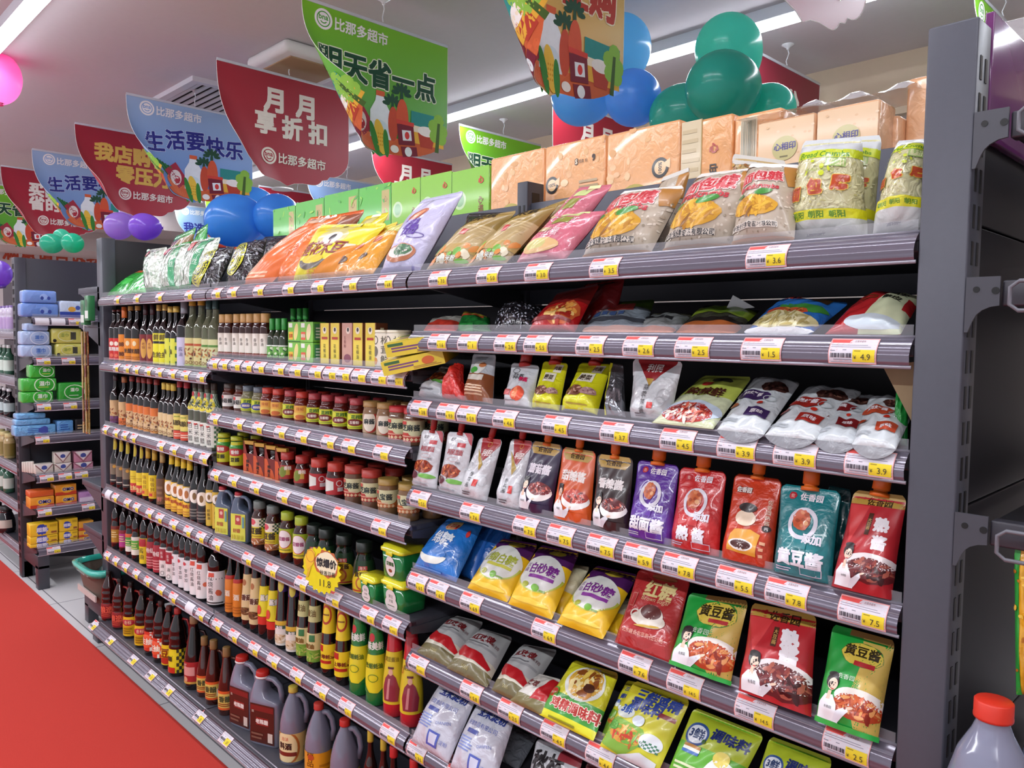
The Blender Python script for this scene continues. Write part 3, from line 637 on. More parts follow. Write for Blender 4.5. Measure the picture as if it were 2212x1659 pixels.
def banner(kind, x, y, label, R=.1, group='banners hanging in a row over the sauce shelving', z=2.7):
    k = (kind, R)
    if k not in BART:
        ly, lz = .5*BW, -BH; q = math.hypot(ly, lz); nv = Vector((0, lz/q, -ly/q))   # the lower left part rolls forward past the corner-to-tip line
        def bend(u, v):
            p = Vector((0, u*BW, (v-1)*BH)); d = p.dot(nv)
            if d <= 0: return p, Vector((1, 0, 0))
            th = d/R; return p-nv*d+nv*(R*math.sin(th))+Vector((R*(1-math.cos(th)), 0, 0)), Vector((math.cos(th), 0, 0))-nv*math.sin(th)
        pf = Pr().P(OUTL, 0).polys(BH/BW, .024)[0]; mb = MB(); g = grad(*BCOL[kind], -.5, 0)
        vs = [bend(a, b/(BH/BW))[0] for a, b in pf[0]]; mb.add(vs, pf[1], g, True)
        a = banner_art(kind); mb.art(a, BH/BW, bend, .024, 'paper', .0009, .0002)
        def back(u, v): p, n = bend(1-u, v); return p, -n
        mb.art(a, BH/BW, back, .04, 'paper', .0014, .0002)
        edge = []
        for i in range(len(OUTL)):
            (a0, b0), (a1, b1) = OUTL[i], OUTL[(i+1) % len(OUTL)]; q = max(2, int(math.hypot(a1-a0, b1-b0)/.05)); edge += [bend(a0+(a1-a0)*j/q, b0+(b1-b0)*j/q)[0] for j in range(q)]
        hk = MB(); ym = BW*.52
        hk.lathe([(.028, .1), (.027, .096), (.012, .088), (.006, .084), (.006, .078)], M('#e8e8ea', 'gloss'), 14, (0, ym, 0)); hk.tube([(0, ym, .08), (.006, ym, .06), (0, ym, .045), (-.006, ym, .03), (0, ym, .012)], .0022, M('#dfe0e4', 'gloss'), 6)
        rl = MB().box(-.003, .003, 0, BW, -.004, .008, M('#c9ccd4', 'gloss'), .001)
        BART[k] = (mb.mesh('banner_sheet'), rl.mesh('top_rail'), hk.mesh('hook'), MB().tube(edge+edge[:1], .0011, M('#e6e4e2', 'paper'), 5).mesh('edge_trim'))
    s, r_, h, e = BART[k]; t = thing('hanging_banner', label, 'banner', (x, y, z), 0, group)
    obj('banner_sheet', s, t); obj('top_rail', r_, t); obj('hook', h, t); obj('edge_trim', e, t); return t
B2 = 'banners hanging in a second row farther back'
banner('green', 1.42, .26, 'green hanging banner with dark lettering and groceries, nearest green one', .085)
banner('red', .58, .32, 'red hanging banner with large white characters in two lines', .16)
banner('blue', -.25, .22, 'light blue hanging banner with navy lettering between two red ones', .11)
banner('gold', -1.07, .21, 'red hanging banner with golden characters behind the blue banner', .11)
banner('blue', -2.01, .21, 'small light blue banner with navy lettering at far left', .11)
banner('buy', -2.79, .19, 'red banner with white characters near left edge over the small rack', .11)
banner('green', -3.7, .17, 'green banner cut off by left edge of the photo', .11)
q = at(1187, 207, Z=2.2); banner('orange', q.x, q.y-.335, 'orange hanging banner with red lettering and groceries above blue balloons', .085)
q = at(1733, 48, Z=2.2); banner('plain', q.x, q.y-.335, 'maroon banner with only its curled tip showing at top', 1.5)
for (px, py), kd, lb in (((992, 270), 'green', 'green banner behind the green and orange tissue packs'), ((803, 320), 'red', 'red banner with white characters rising behind green tissue packs'), ((668, 375), 'blue', 'pale blue banner behind green tissue packs, below the red banner'),
                         ((560, 402), 'buy', 'dark red banner behind the blue balloon cluster'), ((443, 425), 'green', 'slim green banner strip left of the blue balloons'), ((362, 440), 'blue2', 'pale blue banner above the vermicelli bags')):
    q = at(px, py, Z=2.7); banner(kd, max(q.x, -5.6), min(q.y, 1.85) if q.x > -3 else 1.75, lb, .1, B2, 2.7)
q = at(1250, 232, Z=2.7); banner('red', q.x, 1.75, 'red banner mostly hidden by the right blue balloons', 1.5, B2)
q = at(1760, 178, Z=2.7); banner('jifen', q.x, 2.5-BW-.06, 'maroon banner with white characters right of the green balloons', .3, B2)
q = at(2105, -22, Z=2.7); banner('green', q.x, q.y, 'green banner above the end post at top right corner', .12, B2)
# ---------------------------------------------------------------- balloons
def balloon(px, py, rp, Y, c, label, group, tip=None, sq=1.06):
    p = at(px, py, Y=Y); r = rp/F*((p-CAM).dot(FW)); t = thing('balloon', label, 'balloon', p, 0, group)
    ax = Vector(tip) if tip else Vector((.2, .1, -1)); ax.normalize(); pr = []
    for i in range(21):
        a = PI*i/20; pr.append((r*math.sin(a)*(1-.06*(1+math.cos(a))/2), -r*sq*math.cos(a)*(1.1 if math.cos(a) > 0 else 1)))
    q = Vector((0, 0, -1)).rotation_difference(ax).to_matrix(); mb = MB().lathe(pr, M(c, 'latex'), 32); mb.v = [tuple(q@Vector(v)) for v in mb.v]; obj('balloon_skin', mb.mesh('balloon_skin'), t)
    k = MB().lathe([(0, -r*sq*1.17), (.012, -r*sq*1.17), (.005, -r*sq*1.12), (.014, -r*sq*1.08)], M(c, 'latex'), 12); k.v = [tuple(q@Vector(v)) for v in k.v]; obj('knot', k.mesh('knot'), t); return t
g = 'green balloons in a bunch above the tissue packs'
balloon(1574, 110, 73, 1.02, '#66dccb', 'topmost pale green balloon of the green bunch', g, (0, .5, -1))
balloon(1562, 190, 80, .8, '#3cb8a8', 'large dark green balloon in front of the green bunch', g, (.0, 1, .1))
balloon(1472, 248, 66, .98, '#48bcae', 'lower left green balloon tucked beside the front one', g, (1, .3, .3))
balloon(1660, 236, 56, .98, '#50ccbc', 'lower right green balloon peeking over the tissue packs', g, (-1, .3, .3))
g = 'bright blue balloons in a bunch under the orange banner'
balloon(1368, 212, 62, .95, '#6aaeff', 'round blue balloon in front of the right blue bunch', g, (-.3, 1, .1))
balloon(1340, 105, 68, 1.25, '#86ccff', 'tall blue balloon behind the orange banner', g, (-.3, .3, -1))
balloon(1258, 208, 64, .98, '#78bcff', 'blue balloon below the tip of the orange banner', g, (1, .4, .1))
g = 'dark blue balloons in a bunch above the seaweed bags'
balloon(505, 476, 58, .62, '#58a8f6', 'largest blue balloon above the black seaweed bags', g, (.6, 1, .2))
balloon(552, 460, 52, .95, '#62b0fa', 'blue balloon at the back of the left blue bunch', g, (0, .6, -1))
balloon(600, 470, 52, .78, '#56a4f2', 'blue balloon beside the leftmost green tissue pack', g, (-.6, .8, 0))
g = 'lilac balloons in a bunch above the left end post'
balloon(312, 490, 30, .3, '#a06fe0', 'front lilac balloon with darker centre above left end post', g, (.3, 1, 0))
balloon(257, 488, 30, .4, '#b392e0', 'pale lilac balloon left of its darker twin', g, (1, .5, .2))
balloon(285, 462, 26, .55, '#c3a6ea', 'lilac balloon at the back of the small lilac bunch', g, (0, .5, -1))
g = 'mint balloons in a bunch above the small rack'
balloon(111, 526, 22, -.1, '#3cc0a0', 'mint green balloon, left one of the small mint bunch', g, (1, 1, 0))
balloon(157, 525, 22, -.1, '#35c4a2', 'mint green balloon, right one of the small mint bunch', g, (-1, 1, 0))
balloon(134, 512, 17, .0, '#5ad2b4', 'mint green balloon at the back of the mint bunch', g, (0, 1, -1))
balloon(-10, 165, 52, -.3, '#d9609a', 'pink balloon cut off by left edge of the photo', 'single balloons at the left edge')
balloon(-2, 590, 26, -.6, '#8a5fd0', 'violet balloon beside the left run of shelving', 'single balloons at the left edge')
# ---------------------------------------------------------------- tissue packs on the far side's top shelf
shelf('top shelf of the far side carrying tissue packs, left part', 1.2, .36, 1.66, (1.2, BACKY+.43), PI, group='shelves on the far side of the gondola')
shelf('top shelf of the far side carrying tissue packs, middle part', 1.2, .36, 1.66, (2.4, BACKY+.43), PI, group='shelves on the far side of the gondola')
shelf('top shelf of the far side carrying tissue packs, right part', 1.2, .36, 1.66, (3.6, BACKY+.43), PI, group='shelves on the far side of the gondola')
def pack(px0, px1, pt, c, front, label, Y=.50, d=.11, group='soft tissue packs on the far side', side=None, top=None, kind='film', zb=1.706, name='tissue_pack', bev=.008, cat='tissue pack'):
    z = at((px0+px1)/2, pt, Y=Y).z; x0, x1 = at(px0, pt, Y=Y).x, at(px1, pt, Y=Y).x; w, h = abs(x1-x0)-.002, z-zb
    m = carton(w, d, h, c, front(h/w) if callable(front) else front, side, top, kind, bev); return tag(obj(name, m, None, ((x0+x1)/2, Y+d/2, zb)), label, cat, group)
def gpk(v):
    def f(a):
        p = Pr(); r = random.Random(v)
        p.R(0, 0, 1, 1, '#5cc043' if v < 4 else '#8ccb3c')
        if v < 4: p.E(.42, .3, .4, .5, '#a4d63a').E(.55, .42, .2, .2, '#b4dc4a').R(.72, .62, .95, .93, '#c2ae6a').T('心', .84, .84, .12, '#7a4a2a').T('印', .84, .7, .12, '#7a4a2a').T('心', .66, .28, .16, '#5a2a1a', b=.03)
        else:
            p.E(.22, .72, .17, .17, '#c9e4b0').E(.22, .72, .12, .12, '#8fbf8a').T('绿茶', .42, .5, .15, '#2f8a3c', b=.02, vert=0).T('心相印', .8, .62, .14, '#8a4a2a', rot=-PI/2, b=.02)
            p.T('心', .8, .88, .14, '#d8442e', b=.05)
        for i in range(26): p.E(r.random(), r.random(), .03+.06*r.random(), .02, r.choice(('#6cc04c', '#9ad84a', '#4fae44')), rot=r.random()*3, n=8) if v < 4 else None
        return p
    return f
gd = ('leftmost light green tissue pack beside the blue balloons', 'second green tissue pack behind the orange snack bags', 'third green tissue pack with tan corner stamp', 'fourth green tissue pack, last with a tan corner stamp', 'lime tissue pack with round seal, left of three', 'lime tissue pack with round seal, middle of three', 'lime tissue pack with round seal beside the orange packs')
for i, (a, b, t_) in enumerate(((590, 638, 448), (639, 700, 433), (701, 775, 415), (776, 845, 400), (846, 908, 389), (909, 976, 376), (977, 1057, 364))):
    pack(a, b, t_, '#58bb42' if i < 4 else '#86c83a', gpk(i), gd[i], group='green tissue packs on the far side')
def opk(v):
    def f(a):
        p = Pr(); r = random.Random(v+40)
        for i in range(30): p.E(r.random(), r.random(), .02+.05*r.random(), .02+.03*r.random(), r.choice(('#efbc84', '#f2c894', '#e9b077')), n=9)
        cx, cy = ((.72, .62), (.14, .68), (.76, .68))[v]
        p.E(cx, cy, .11, .11, '#2c2a2c').E(cx, cy, .075, .075, '#efc694').P([(cx+.02, ('o', cy, .03)), (cx+.13, ('o', cy, .09)), (cx+.13, ('o', cy, -.02))], '#efc694').T('100%', cx, cy, .06, '#2c2a2c', rot=PI/2 if v != 1 else .1, b=.02)
        p.E((.42, .5, .42)[v], .42, .26, .26 if v != 1 else .16, '#bfae52')
        if v == 1: p.T('S', .55, .83, .08, '#f0dcc0', b=.04, out='#3a3434', ob=.12).T('超柔 包', .66, .83, .045, '#4a4038').T('9', .83, .84, .11, '#3a3434', b=.03).T('心相印', .52, .46, .1, '#3a3430', b=.02).lines(.6, .62, .95, .7, 2, '#b39468')
        else: p.T('心相印', .42, .42, .12, '#f6eedd', rot=PI/2, b=.08).T('心相印', .42, .42, .12, '#3a3430', rot=PI/2, b=.01)
        return p
    return f
for i, (a, b, t_) in enumerate(((1059, 1175, 330), (1177, 1308, 303), (1310, 1470, 273))):
    pack(a, b, t_, '#f0b27c', opk(i), ('orange bulk tissue pack with round black seal, left of three', 'orange bulk tissue pack with large numeral nine', 'orange bulk tissue pack with round black seal beside embossed pack')[i], group='orange bulk tissue packs on the far side', d=.16)
pack(1473, 1584, 254, '#eaa96e', lambda a: Pr().R(0, 0, .4, 1, '#dcc9a4').lines(.02, .02, .38, .98, 14, '#cdb78e', .4).R(.4, 0, .42, 1, '#b9a066').T('心', .66, .78, .18, '#b43a30', b=.04).T('相印', .66, .6, .17, '#3a3430', rot=PI/2, b=.03).T('茶语纸', .62, .22, .11, '#4a3a2a', vert=.01), 'tall orange tissue pack with embossed clear window', group='orange bulk tissue packs on the far side', d=.14)
pack(1586, 1690, 240, '#eeae78', lambda a: Pr().R(.15, .05, .5, .97, '#e6d2b2').bars(.17, .52, .48, .95, 9, '#8f8a72').bars(.17, .08, .48, .48, 11, '#7f8a72'), 'orange tissue pack turned to show its striped barcode end', d=.13, group='orange bulk tissue packs on the far side')
def small(a):
    p = Pr(); r = random.Random(5)
    p.R(.02, .04, .98, .96, '#f0cba2')
    for i in range(16): p.E(r.random(), .1+.8*r.random(), .03, .02, r.choice(('#e9bd90', '#f4d6b4')), n=8)
    return p.E(.5, .52, .22, .2, '#c7bb7c').T('心相印', .5, .55, .13, '#4a4286', b=.03).lines(.42, .38, .58, .43, 1, '#7a7048').E(.83, .36, .08, .05, '#d8c4a4', ring=.008)
pack(1637, 1762, 252, '#eebb90', small, 'small orange tissue pack, left one of the facing pair', Y=.455, d=.09, group='small tissue packs laid on the far shelf', zb=1.86)
pack(1764, 1902, 224, '#eebb90', small, 'small orange tissue pack, right one of the facing pair', Y=.455, d=.09, group='small tissue packs laid on the far shelf', zb=1.86)
pack(1900, 1945, 250, '#ecb68a', None, 'orange tissue pack behind the facing pair near the end post', Y=.53, d=.1, group='small tissue packs laid on the far shelf')
pack(1958, 2010, 165, '#f0b98c', lambda a: Pr().R(0, .48, 1, .5, '#d79c6c'), 'stacked orange tissue pack beside the end post', Y=.56, d=.12, group='small tissue packs laid on the far shelf')
for i, (px, py, w_, Y, lb) in enumerate(((1700, 243, .2, .44, 'loose white plastic wrap lying on the left facing tissue pack'), (1850, 207, .22, .47, 'crumpled white netted wrap lying on the right facing tissue pack'))):
    q = at(px, py, Y=.5); r = random.Random(i); vs = [(q.x-w_/2+w_*a/16, Y+.13*b/8, q.z-.012+(.012+.018*i)*math.sin(b/8*PI)*(.6+.4*math.sin(a*.9+i))+r.uniform(-.0015, .0015)) for b in range(9) for a in range(17)]
    mb = MB(); mb.add(vs, [(b*17+a, b*17+a+1, b*17+a+18, b*17+a+17) for b in range(8) for a in range(16)], clear('#ececf0', .6, .25), True)
    tag(obj('plastic_wrap', mb.mesh('plastic_wrap')), lb, 'wrapping', 'loose wraps on the tissue packs')

pack(2150, 2230, 40, '#e6e4e6', None, 'white wrapped tissue pack above the purple header board', Y=.98, d=.2, group='tissue packs right of the end post', zb=1.9)
pack(2172, 2240, 142, '#e9b08a', None, 'orange tissue pack just above the purple header board', Y=.9, d=.06, group='tissue packs right of the end post', zb=1.8)
# ---------------------------------------------------------------- small rack beyond the cross aisle and the run behind it
EX = -1.47                                     # its back panel; shelves reach towards +X
t = thing('small_rack_frame', 'dark end rack with soaps and wipes beyond the cross aisle', 'rack', (EX, 0, 0))
obj('back_board', MB().box(-.01, .01, 0, .86, .1, 1.94, M('#33343d', 'metal'), .002).mesh('back_board'), t)
obj('front_post', MB().box(-.035, .03, -.03, .03, 0, 1.94, GREY, .003).mesh('front_post'), t); obj('rear_post', MB().box(-.035, .03, .83, .89, 0, 1.94, GREY, .003).mesh('rear_post'), t)
sb = MB()
for k in range(36):
    for xx in (-.012, .012): sb.box(xx-.004, xx+.004, -.032, -.029, .12+k*.05, .15+k*.05, M('#0b0b0e', 'metal'))
obj('slots', sb.mesh('slots'), t)
obj('foot', MB().box(.03, .36, -.02, .04, .12, .2, GREY, .003).box(.3, .36, -.02, .04, 0, .14, GREY, .003).box(-.035, .03, -.02, .04, 0, .1, GREY, .003).mesh('foot'), t)
EF = EX+.36                                    # front of the rack's shelves
ez = [at(120, y, X=EF).z-.02 for y in (695, 781, 879, 949, 1032, 1105)]+[.2]
for i, z in enumerate(ez):
    shelf('shelf of the small soap rack, '+ORD[i]+' from top', .9, .33, z, (EF, -.02), PI/2, group='shelves of the small soap rack')
def tag_e(px, s, i, lb):
    z = ez[i]; y = y_at(px, EF, z+.02); o = tag(obj('price_tag', tag_mesh(False), None, (EF, y, z), PI/2), lb, 'price tag', 'price tags on the small rack')
    obj('price_text', price_mesh(s, False), o)
def blank_e(px, i, lb): tag(obj('blank_price_card', BLANK, None, (EF, y_at(px, EF, ez[i]+.02), ez[i]), PI/2), lb, 'price tag', 'price tags on the small rack')
blank_e(91, 0, 'blank white card under the blue tissue packs, left one'); blank_e(126, 0, 'blank white card under the blue tissue packs, right one')
for px, s, i, lb in ((163, '5.5', 0, 'price tag under the white blue pack on the small rack'), (94, '9.9', 1, 'price tag under the pale blue wipes'), (148, '8.9', 1, 'price tag under the pale yellow wipes'), (95, '6', 2, 'price tag under the green wipes pile'), (152, '7', 2, 'price tag under the large green wipes pack'), (92, '4', 3, 'price tag under the sky blue bags'),
                     (101, '3.5', 4, 'price tag under the white soap cartons, left'), (141, '3.5', 4, 'price tag under the white soap cartons, right'), (176, '3.8', 4, 'price tag under the pink soap cartons'), (97, '5', 5, 'price tag under the orange soap bars'), (191, '4', 5, 'price tag under the lilac soap carton'), (116, '4.5', 6, 'price tag under the yellow soap cartons')):
    tag_e(px, s, i, lb)
def ecart(px0, px1, pyt, i, c, pr, label, name, cat, group, zb=None, d=.1, X=None, kind='print', bev=.003):
    X = EF-.03 if X is None else X; z0 = ez[i]+.046 if zb is None else zb; z1 = z_at(pyt, X, y_at((px0+px1)/2, X, z0)); y0, y1 = y_at(px0, X, z0), y_at(px1, X, z0); w, h = abs(y1-y0)-.003, max(.02, z1-z0-.001)
    tag(obj(name, carton(w, d, h, c, pr, None, None, kind, bev), None, (X-d/2, (y0+y1)/2, z0), PI/2), label, cat, group); return z0+h+.002
def wipe(c, w='#eef2f8', t='#3a66b0'): return Pr().E(.62, .5, .33, .27, w, ring=.03, n=16).T('湿巾', .62, .55, .16, t, b=.03).lines(.48, .3, .78, .36, 1, t)
z = ecart(46, 128, 655, 0, '#6f95dc', Pr().E(.6, .5, .12, .1, '#8fb0ea').E(.55, .4, .05, .06, '#3c4fa0').E(.75, .4, .05, .06, '#3c4fa0'), 'blue film pack under the top pack on the small rack', 'tissue_pack', 'tissue pack', 'blue packs on the small rack', kind='film', bev=.012)
ecart(50, 124, 627, 0, '#7ba0e4', Pr().E(.6, .5, .12, .1, '#9cbaf0').E(.55, .4, .05, .06, '#3c4fa0').E(.75, .4, .05, .06, '#3c4fa0'), 'blue film pack topmost on the small rack', 'tissue_pack', 'tissue pack', 'blue packs on the small rack', zb=z, kind='film', bev=.012)
ecart(129, 182, 650, 0, '#c6d8ee', Pr().R(0, 0, 1, .35, '#3a4fa8').E(.5, .5, .16, .12, '#e4b04a').E(.75, .6, .1, .1, '#4a62b8'), 'white and blue pack beside the plain blue packs', 'tissue_pack', 'tissue pack', 'blue packs on the small rack', kind='film', bev=.01)
for k, (a, b_, ty) in enumerate(((46, 114, 745), (46, 109, 715), (55, 106, 698))):
    z = ecart(a, b_, ty, 1, '#a9c0e6', wipe('', '#d8e4f6', '#4a78c8') if k < 2 else None, 'pale blue wipes pack, '+('bottom', 'middle', 'top')[k]+' of its pile', 'wipes_pack', 'wipes', 'pale blue wipes on the small rack', zb=None if k == 0 else z, kind='film', bev=.01)
for k, (a, b_, ty) in enumerate(((120, 180, 742), (111, 178, 709))):
    z = ecart(a, b_, ty, 1, '#d6d36a', Pr().E(.5, .5, .3, .2, '#e9edc4', ring=.02, n=16).T('湿巾', .42, .55, .14, '#5a8a3a').R(.62, .25, .8, .75, '#4a4a40').E(.1, .18, .06, .06, '#2a2a28'), 'pale yellow wipes pack with black panda-like print, '+('lower', 'upper')[k]+' one', 'wipes_pack', 'wipes', 'pale yellow wipes on the small rack', zb=None if k == 0 else z, kind='film', bev=.01)
for k, (a, b_, ty) in enumerate(((47, 117, 846), (47, 124, 817), (65, 121, 788))):
    z = ecart(a, b_, ty, 2, '#3fb63c', Pr().E(.64, .5, .3, .25, '#d9f0d2', ring=.03, n=16).T('湿巾', .64, .6, .16, '#e9f6e4', b=.03).lines(.46, .3, .84, .38, 1, '#d8e060'), 'green wipes pack, '+('bottom', 'middle', 'top')[k]+' of its pile', 'wipes_pack', 'wipes', 'green wipes on the small rack', zb=None if k == 0 else z, kind='film', bev=.01)
ecart(126, 190, 826, 2, '#35a53a', Pr().E(.55, .5, .36, .28, '#d9f0d2', ring=.03, n=16).T('湿巾', .55, .62, .15, '#e9f6e4', b=.03).lines(.36, .3, .78, .38, 1, '#cfe8c8'), 'large green wipes pack right of the green pile', 'wipes_pack', 'wipes', 'green wipes on the small rack', kind='film', bev=.01)
for k, (a, b_, ty) in enumerate(((32, 122, 918), (34, 110, 905), (36, 100, 893))):
    z = ecart(a, b_, ty, 3, '#6fb0e4', Pr().lines(.3, .3, .9, .8, 3, '#3c5fb0', .4).E(.7, .5, .12, .1, '#4a58b0', n=9, wob=.2) if k == 0 else None, 'sky blue soft bag, '+('bottom', 'middle', 'top')[k]+' of a sagging pile', 'detergent_bag', 'bag', 'sky blue bags on the small rack', zb=None if k == 0 else z, kind='crinkle', bev=.008)
ecart(123, 160, 908, 3, '#5f9fdc', Pr().lines(.2, .3, .8, .8, 3, '#2c4fa0', .4), 'sky blue bag leaning at right of the sagging pile', 'detergent_bag', 'bag', 'sky blue bags on the small rack', kind='crinkle', bev=.008)
ecart(163, 184, 905, 3, '#2a2a2e', Pr().lines(.2, .3, .8, .7, 2, '#c9b48a', .4), 'black carton beside the sky blue bags', 'carton', 'box', 'single packs on the small rack')
def soap(c): return Pr().P([(0, 1), (.5, .1), (1, 1), (1, .86), (.5, 0), (0, .86)], '#8a5a62').P([(.05, 1), (.95, 1), (.5, .2)], '#eceae8').E(.5, .62, .17, .13, '#4a57a0', wob=.1)
for (a, b_, ty, zz, c, lb) in ((76, 116, 1002, 0, '#d6cfc4', 'white soap carton at front of the leftmost soap row'), (118, 156, 1000, 0, '#d6cfc4', 'white soap carton, lower one of the middle stack'), (160, 202, 998, 0, '#c88ca4', 'pink soap carton, lower one of the right stack')):
    zt = ecart(a, b_, ty, 4, c, soap(c), lb, 'soap_carton', 'soap box', 'soap cartons on the small rack', d=.06)
    if a > 100: ecart(a, b_-2, ty-24, 4, c, soap(c), lb.replace('lower', 'upper'), 'soap_carton', 'soap box', 'soap cartons on the small rack', zb=zt, d=.06)
for k in range(5): ecart(48+5*k, 75, 997, 4, '#d9d2c8', None, 'white soap carton seen edge on, '+ORD[k]+' from left in leftmost soap row', 'soap_carton', 'soap box', 'soap cartons on the small rack', X=EF-.16+.022*k, d=.02)
def omo(): return Pr().R(0, 0, 1, .3, '#c9442c').E(.55, .55, .3, .2, '#f3b63a').T('OMO', .6, .55, .22, '#3a3a8a', b=.04, out='#f6ead0')
zt = ecart(65, 118, 1073, 5, '#e89a30', omo(), 'orange soap bar pack at left, lower one', 'soap_bar_pack', 'soap', 'orange soap packs on the small rack'); ecart(64, 117, 1060, 5, '#d9622c', None, 'orange red soap wrapper lying on the left soap bar pack', 'soap_bar_pack', 'soap', 'orange soap packs on the small rack', zb=zt)
zt = ecart(121, 167, 1069, 5, '#e89a30', omo(), 'orange soap bar pack at right, lower one', 'soap_bar_pack', 'soap', 'orange soap packs on the small rack'); ecart(119, 166, 1046, 5, '#e89a30', omo(), 'orange soap bar pack at right, upper one', 'soap_bar_pack', 'soap', 'orange soap packs on the small rack', zb=zt)
ecart(170, 204, 1062, 5, '#b88ac0', Pr().R(.05, .1, .95, .5, '#e4d4ea').T('125', .6, .7, .16, '#5a3a70'), 'lilac soap carton right of the orange packs', 'soap_carton', 'soap box', 'single packs on the small rack')
def ysoap(): return Pr().E(.42, .5, .22, .2, '#3a4ab0', wob=.15).T('超能', .42, .5, .2, '#e8e4f4', b=.04).R(.7, .65, .95, .85, '#c8a020').R(.75, .12, .95, .28, '#9a5a30')
for col, (a, b_) in enumerate(((65, 126), (128, 169))):
    zt = None
    for k, ty in enumerate((1180, 1157, 1130) if col == 0 else (1172, 1147, 1120)): zt = ecart(a, b_, ty, 6, '#efc52c', ysoap(), 'yellow soap carton, '+('bottom', 'middle', 'top')[k]+' of the '+('left', 'right')[col]+' stack', 'soap_carton', 'soap box', 'yellow soap cartons on the small rack', zb=zt, d=.08)
zt = None
for k, ty in enumerate((1170, 1145, 1125)): zt = ecart(170, 203, ty, 6, '#dfa03a', omo(), 'tan orange soap carton in rightmost stack, '+('bottom', 'middle', 'top')[k]+' one', 'soap_carton', 'soap box', 'tan soap cartons on the small rack', zb=zt, d=.08)
# the run of shelving behind the small rack (only its right end shows at the photo's left edge)
t = thing('far_run_panel', 'dark back panel of the shelving run at left edge', 'panel', (-2.75, BACKY, 0)); obj('panel_board', MB().box(-1.2, 1.2, -.01, .01, .1, 1.9, M('#2a2931', 'metal')).mesh('panel_board'), t)
fz = [at(15, y, Y=0).z-.03 for y in (705, 800, 900, 1000)]+[.5, .085]
fz = sorted({round(z, 3) for z in (1.45, 1.16, .88, .6, .36, .09)}, reverse=True)
for i, z in enumerate(fz): shelf('shelf of the run at the left edge, '+ORD[i]+' from top', 1.2, .4, z, (-2.72, 0), 0, group='shelves of the run at the left edge')
FB = dict(a=bottle_parts('pet', .032, .17, '#c9c2d6', [(.1, .55, '#b49ac8', None, 2.2)], (.9, 1, .42, '#8a72b0'), 'gloss'), b=bottle_parts('soy', .034, .2, '#3f6a55', [(.15, .5, '#cfe0d4', None, 2)], (.9, 1, .42, '#e4e4e4'), 'gloss'),
          c=bottle_parts('soy', .036, .19, '#15151c', [(.2, .5, '#b8cfd0', None, 2)], (.9, 1, .45, '#e4e4e8')), d=bottle_parts('jar', .036, .17, '#c2ae7a', [(.1, .6, '#8a7a3a', None, 2)], (.84, 1, .8, '#d8c98a'), 'gloss'), e=bottle_parts('fat', .055, .18, '#1a1a20', [(.2, .5, '#c8c0b4', None, 1.6)], (.84, 1, .65, '#2a2a2a')))
for i, (k, c, px) in enumerate((('a', 'lilac bottle', (3, 11, 19, 26)), ('b', 'green bottle', (3, 12, 21)), ('c', 'black bottle with pale label', (2, 12, 22)), ('d', 'tan jar', (2, 12, 22)), ('b', 'dark green bottle', (2, 11, 20)), ('e', 'large dark jar', (0, 22)))):
    pr = None
    for j, p in enumerate(px):
        x = x_at(p, .06, fz[i]+.05); lb = c+' on the left-edge run, '+order(j, len(px))+ORD[i]+' shelf'
        loc = (max(-2.68, min(-1.56, x)), .06 if i < 5 else .04, fz[i]+(.0455 if i < 6 else .034))
        loc = (loc[0], loc[1], fz[i]+.046)
        o = place_parts('far_bottle', FB[k], lb, 'bottle', loc, .4, 'goods on the run at the left edge')
# ---------------------------------------------------------------- left end rack (faces away to the left): shelves, hanging sachets, basket
for i, (py, nm) in enumerate(((634, 'top'), (708, 'second'), (1057, 'third'), (1157, 'fourth'))):
    z = at(185, py, X=-.25, ).z if 0 else z_at(py, -.25, .02)
    t = thing('end_shelf', 'shelf on the outer side of the left end post, '+nm+' one', 'shelf', (-.09, .03, z), 0, 'shelves on the outer side of the left end post')
    obj('deck', MB().box(-.33, 0, 0, .84, 0, .03, GREYL, .002).mesh('deck'), t); obj('bracket', MB().prism([(-.3, -.0), (0, -.09), (0, .0)], .0, .004, GREYL).mesh('bracket'), t)
t = thing('hanging_sachet_strip', 'long golden strip of hanging sachets beside the left end post', 'sachet strip', (-.16, -.01, z_at(716, -.16, -.01)))
for k in range(9):
    b = MB(); r = random.Random(k)
    for q in range(4): b.box(-.045+.022*q, -.025+.022*q, -.012+.006*(q % 2), -.008+.006*(q % 2), -.055*(k+1), -.055*k, M(('#b89a5a', '#d9c27a', '#8a4a3a', '#c9b06a')[r.randrange(4)], 'foil'))
    obj('sachet', b.mesh('sachet'), t)
obj('hook', MB().tube([(0, .02, .02), (0, -.01, .03), (0, -.01, 0)], .003, M('#d8d8d8', 'metal')).mesh('hook'), t)
for k in range(2): tag(obj('hanging_pack', carton(.06, .03, .12, '#2f7d4a', Pr().R(.1, .1, .9, .4, '#e4ece4').E(.5, .7, .3, .3, '#1f5a34')), None, (-.2+.065*k, .0, z_at(702, -.2, 0)+.02*k)), ('green pack hanging beside the left end post, left one', 'green pack hanging beside the left end post, right one')[k], 'pack', 'green packs beside the left end post')
t = thing('storage_basket', 'teal rimmed plastic basket on the low leg beside the left end post', 'basket', (-.24, .16, .165))
def bsk(k0, k1, z0, z1, mb, c): mb.loft([(0, 0, .15*k0, .16*k0, z0, 5), (0, 0, .17*k1, .18*k1, z1, 5)], c, 28, False)
b = MB(); bsk(.95, 1, 0, .15, b, M('#6d5f55', 'paper')); b.loft([(0, 0, .14, .15, .004, 5), (0, 0, .0, .0, .004, 5)], M('#6d5f55'), 28, False); obj('wall', b.mesh('wall'), t)
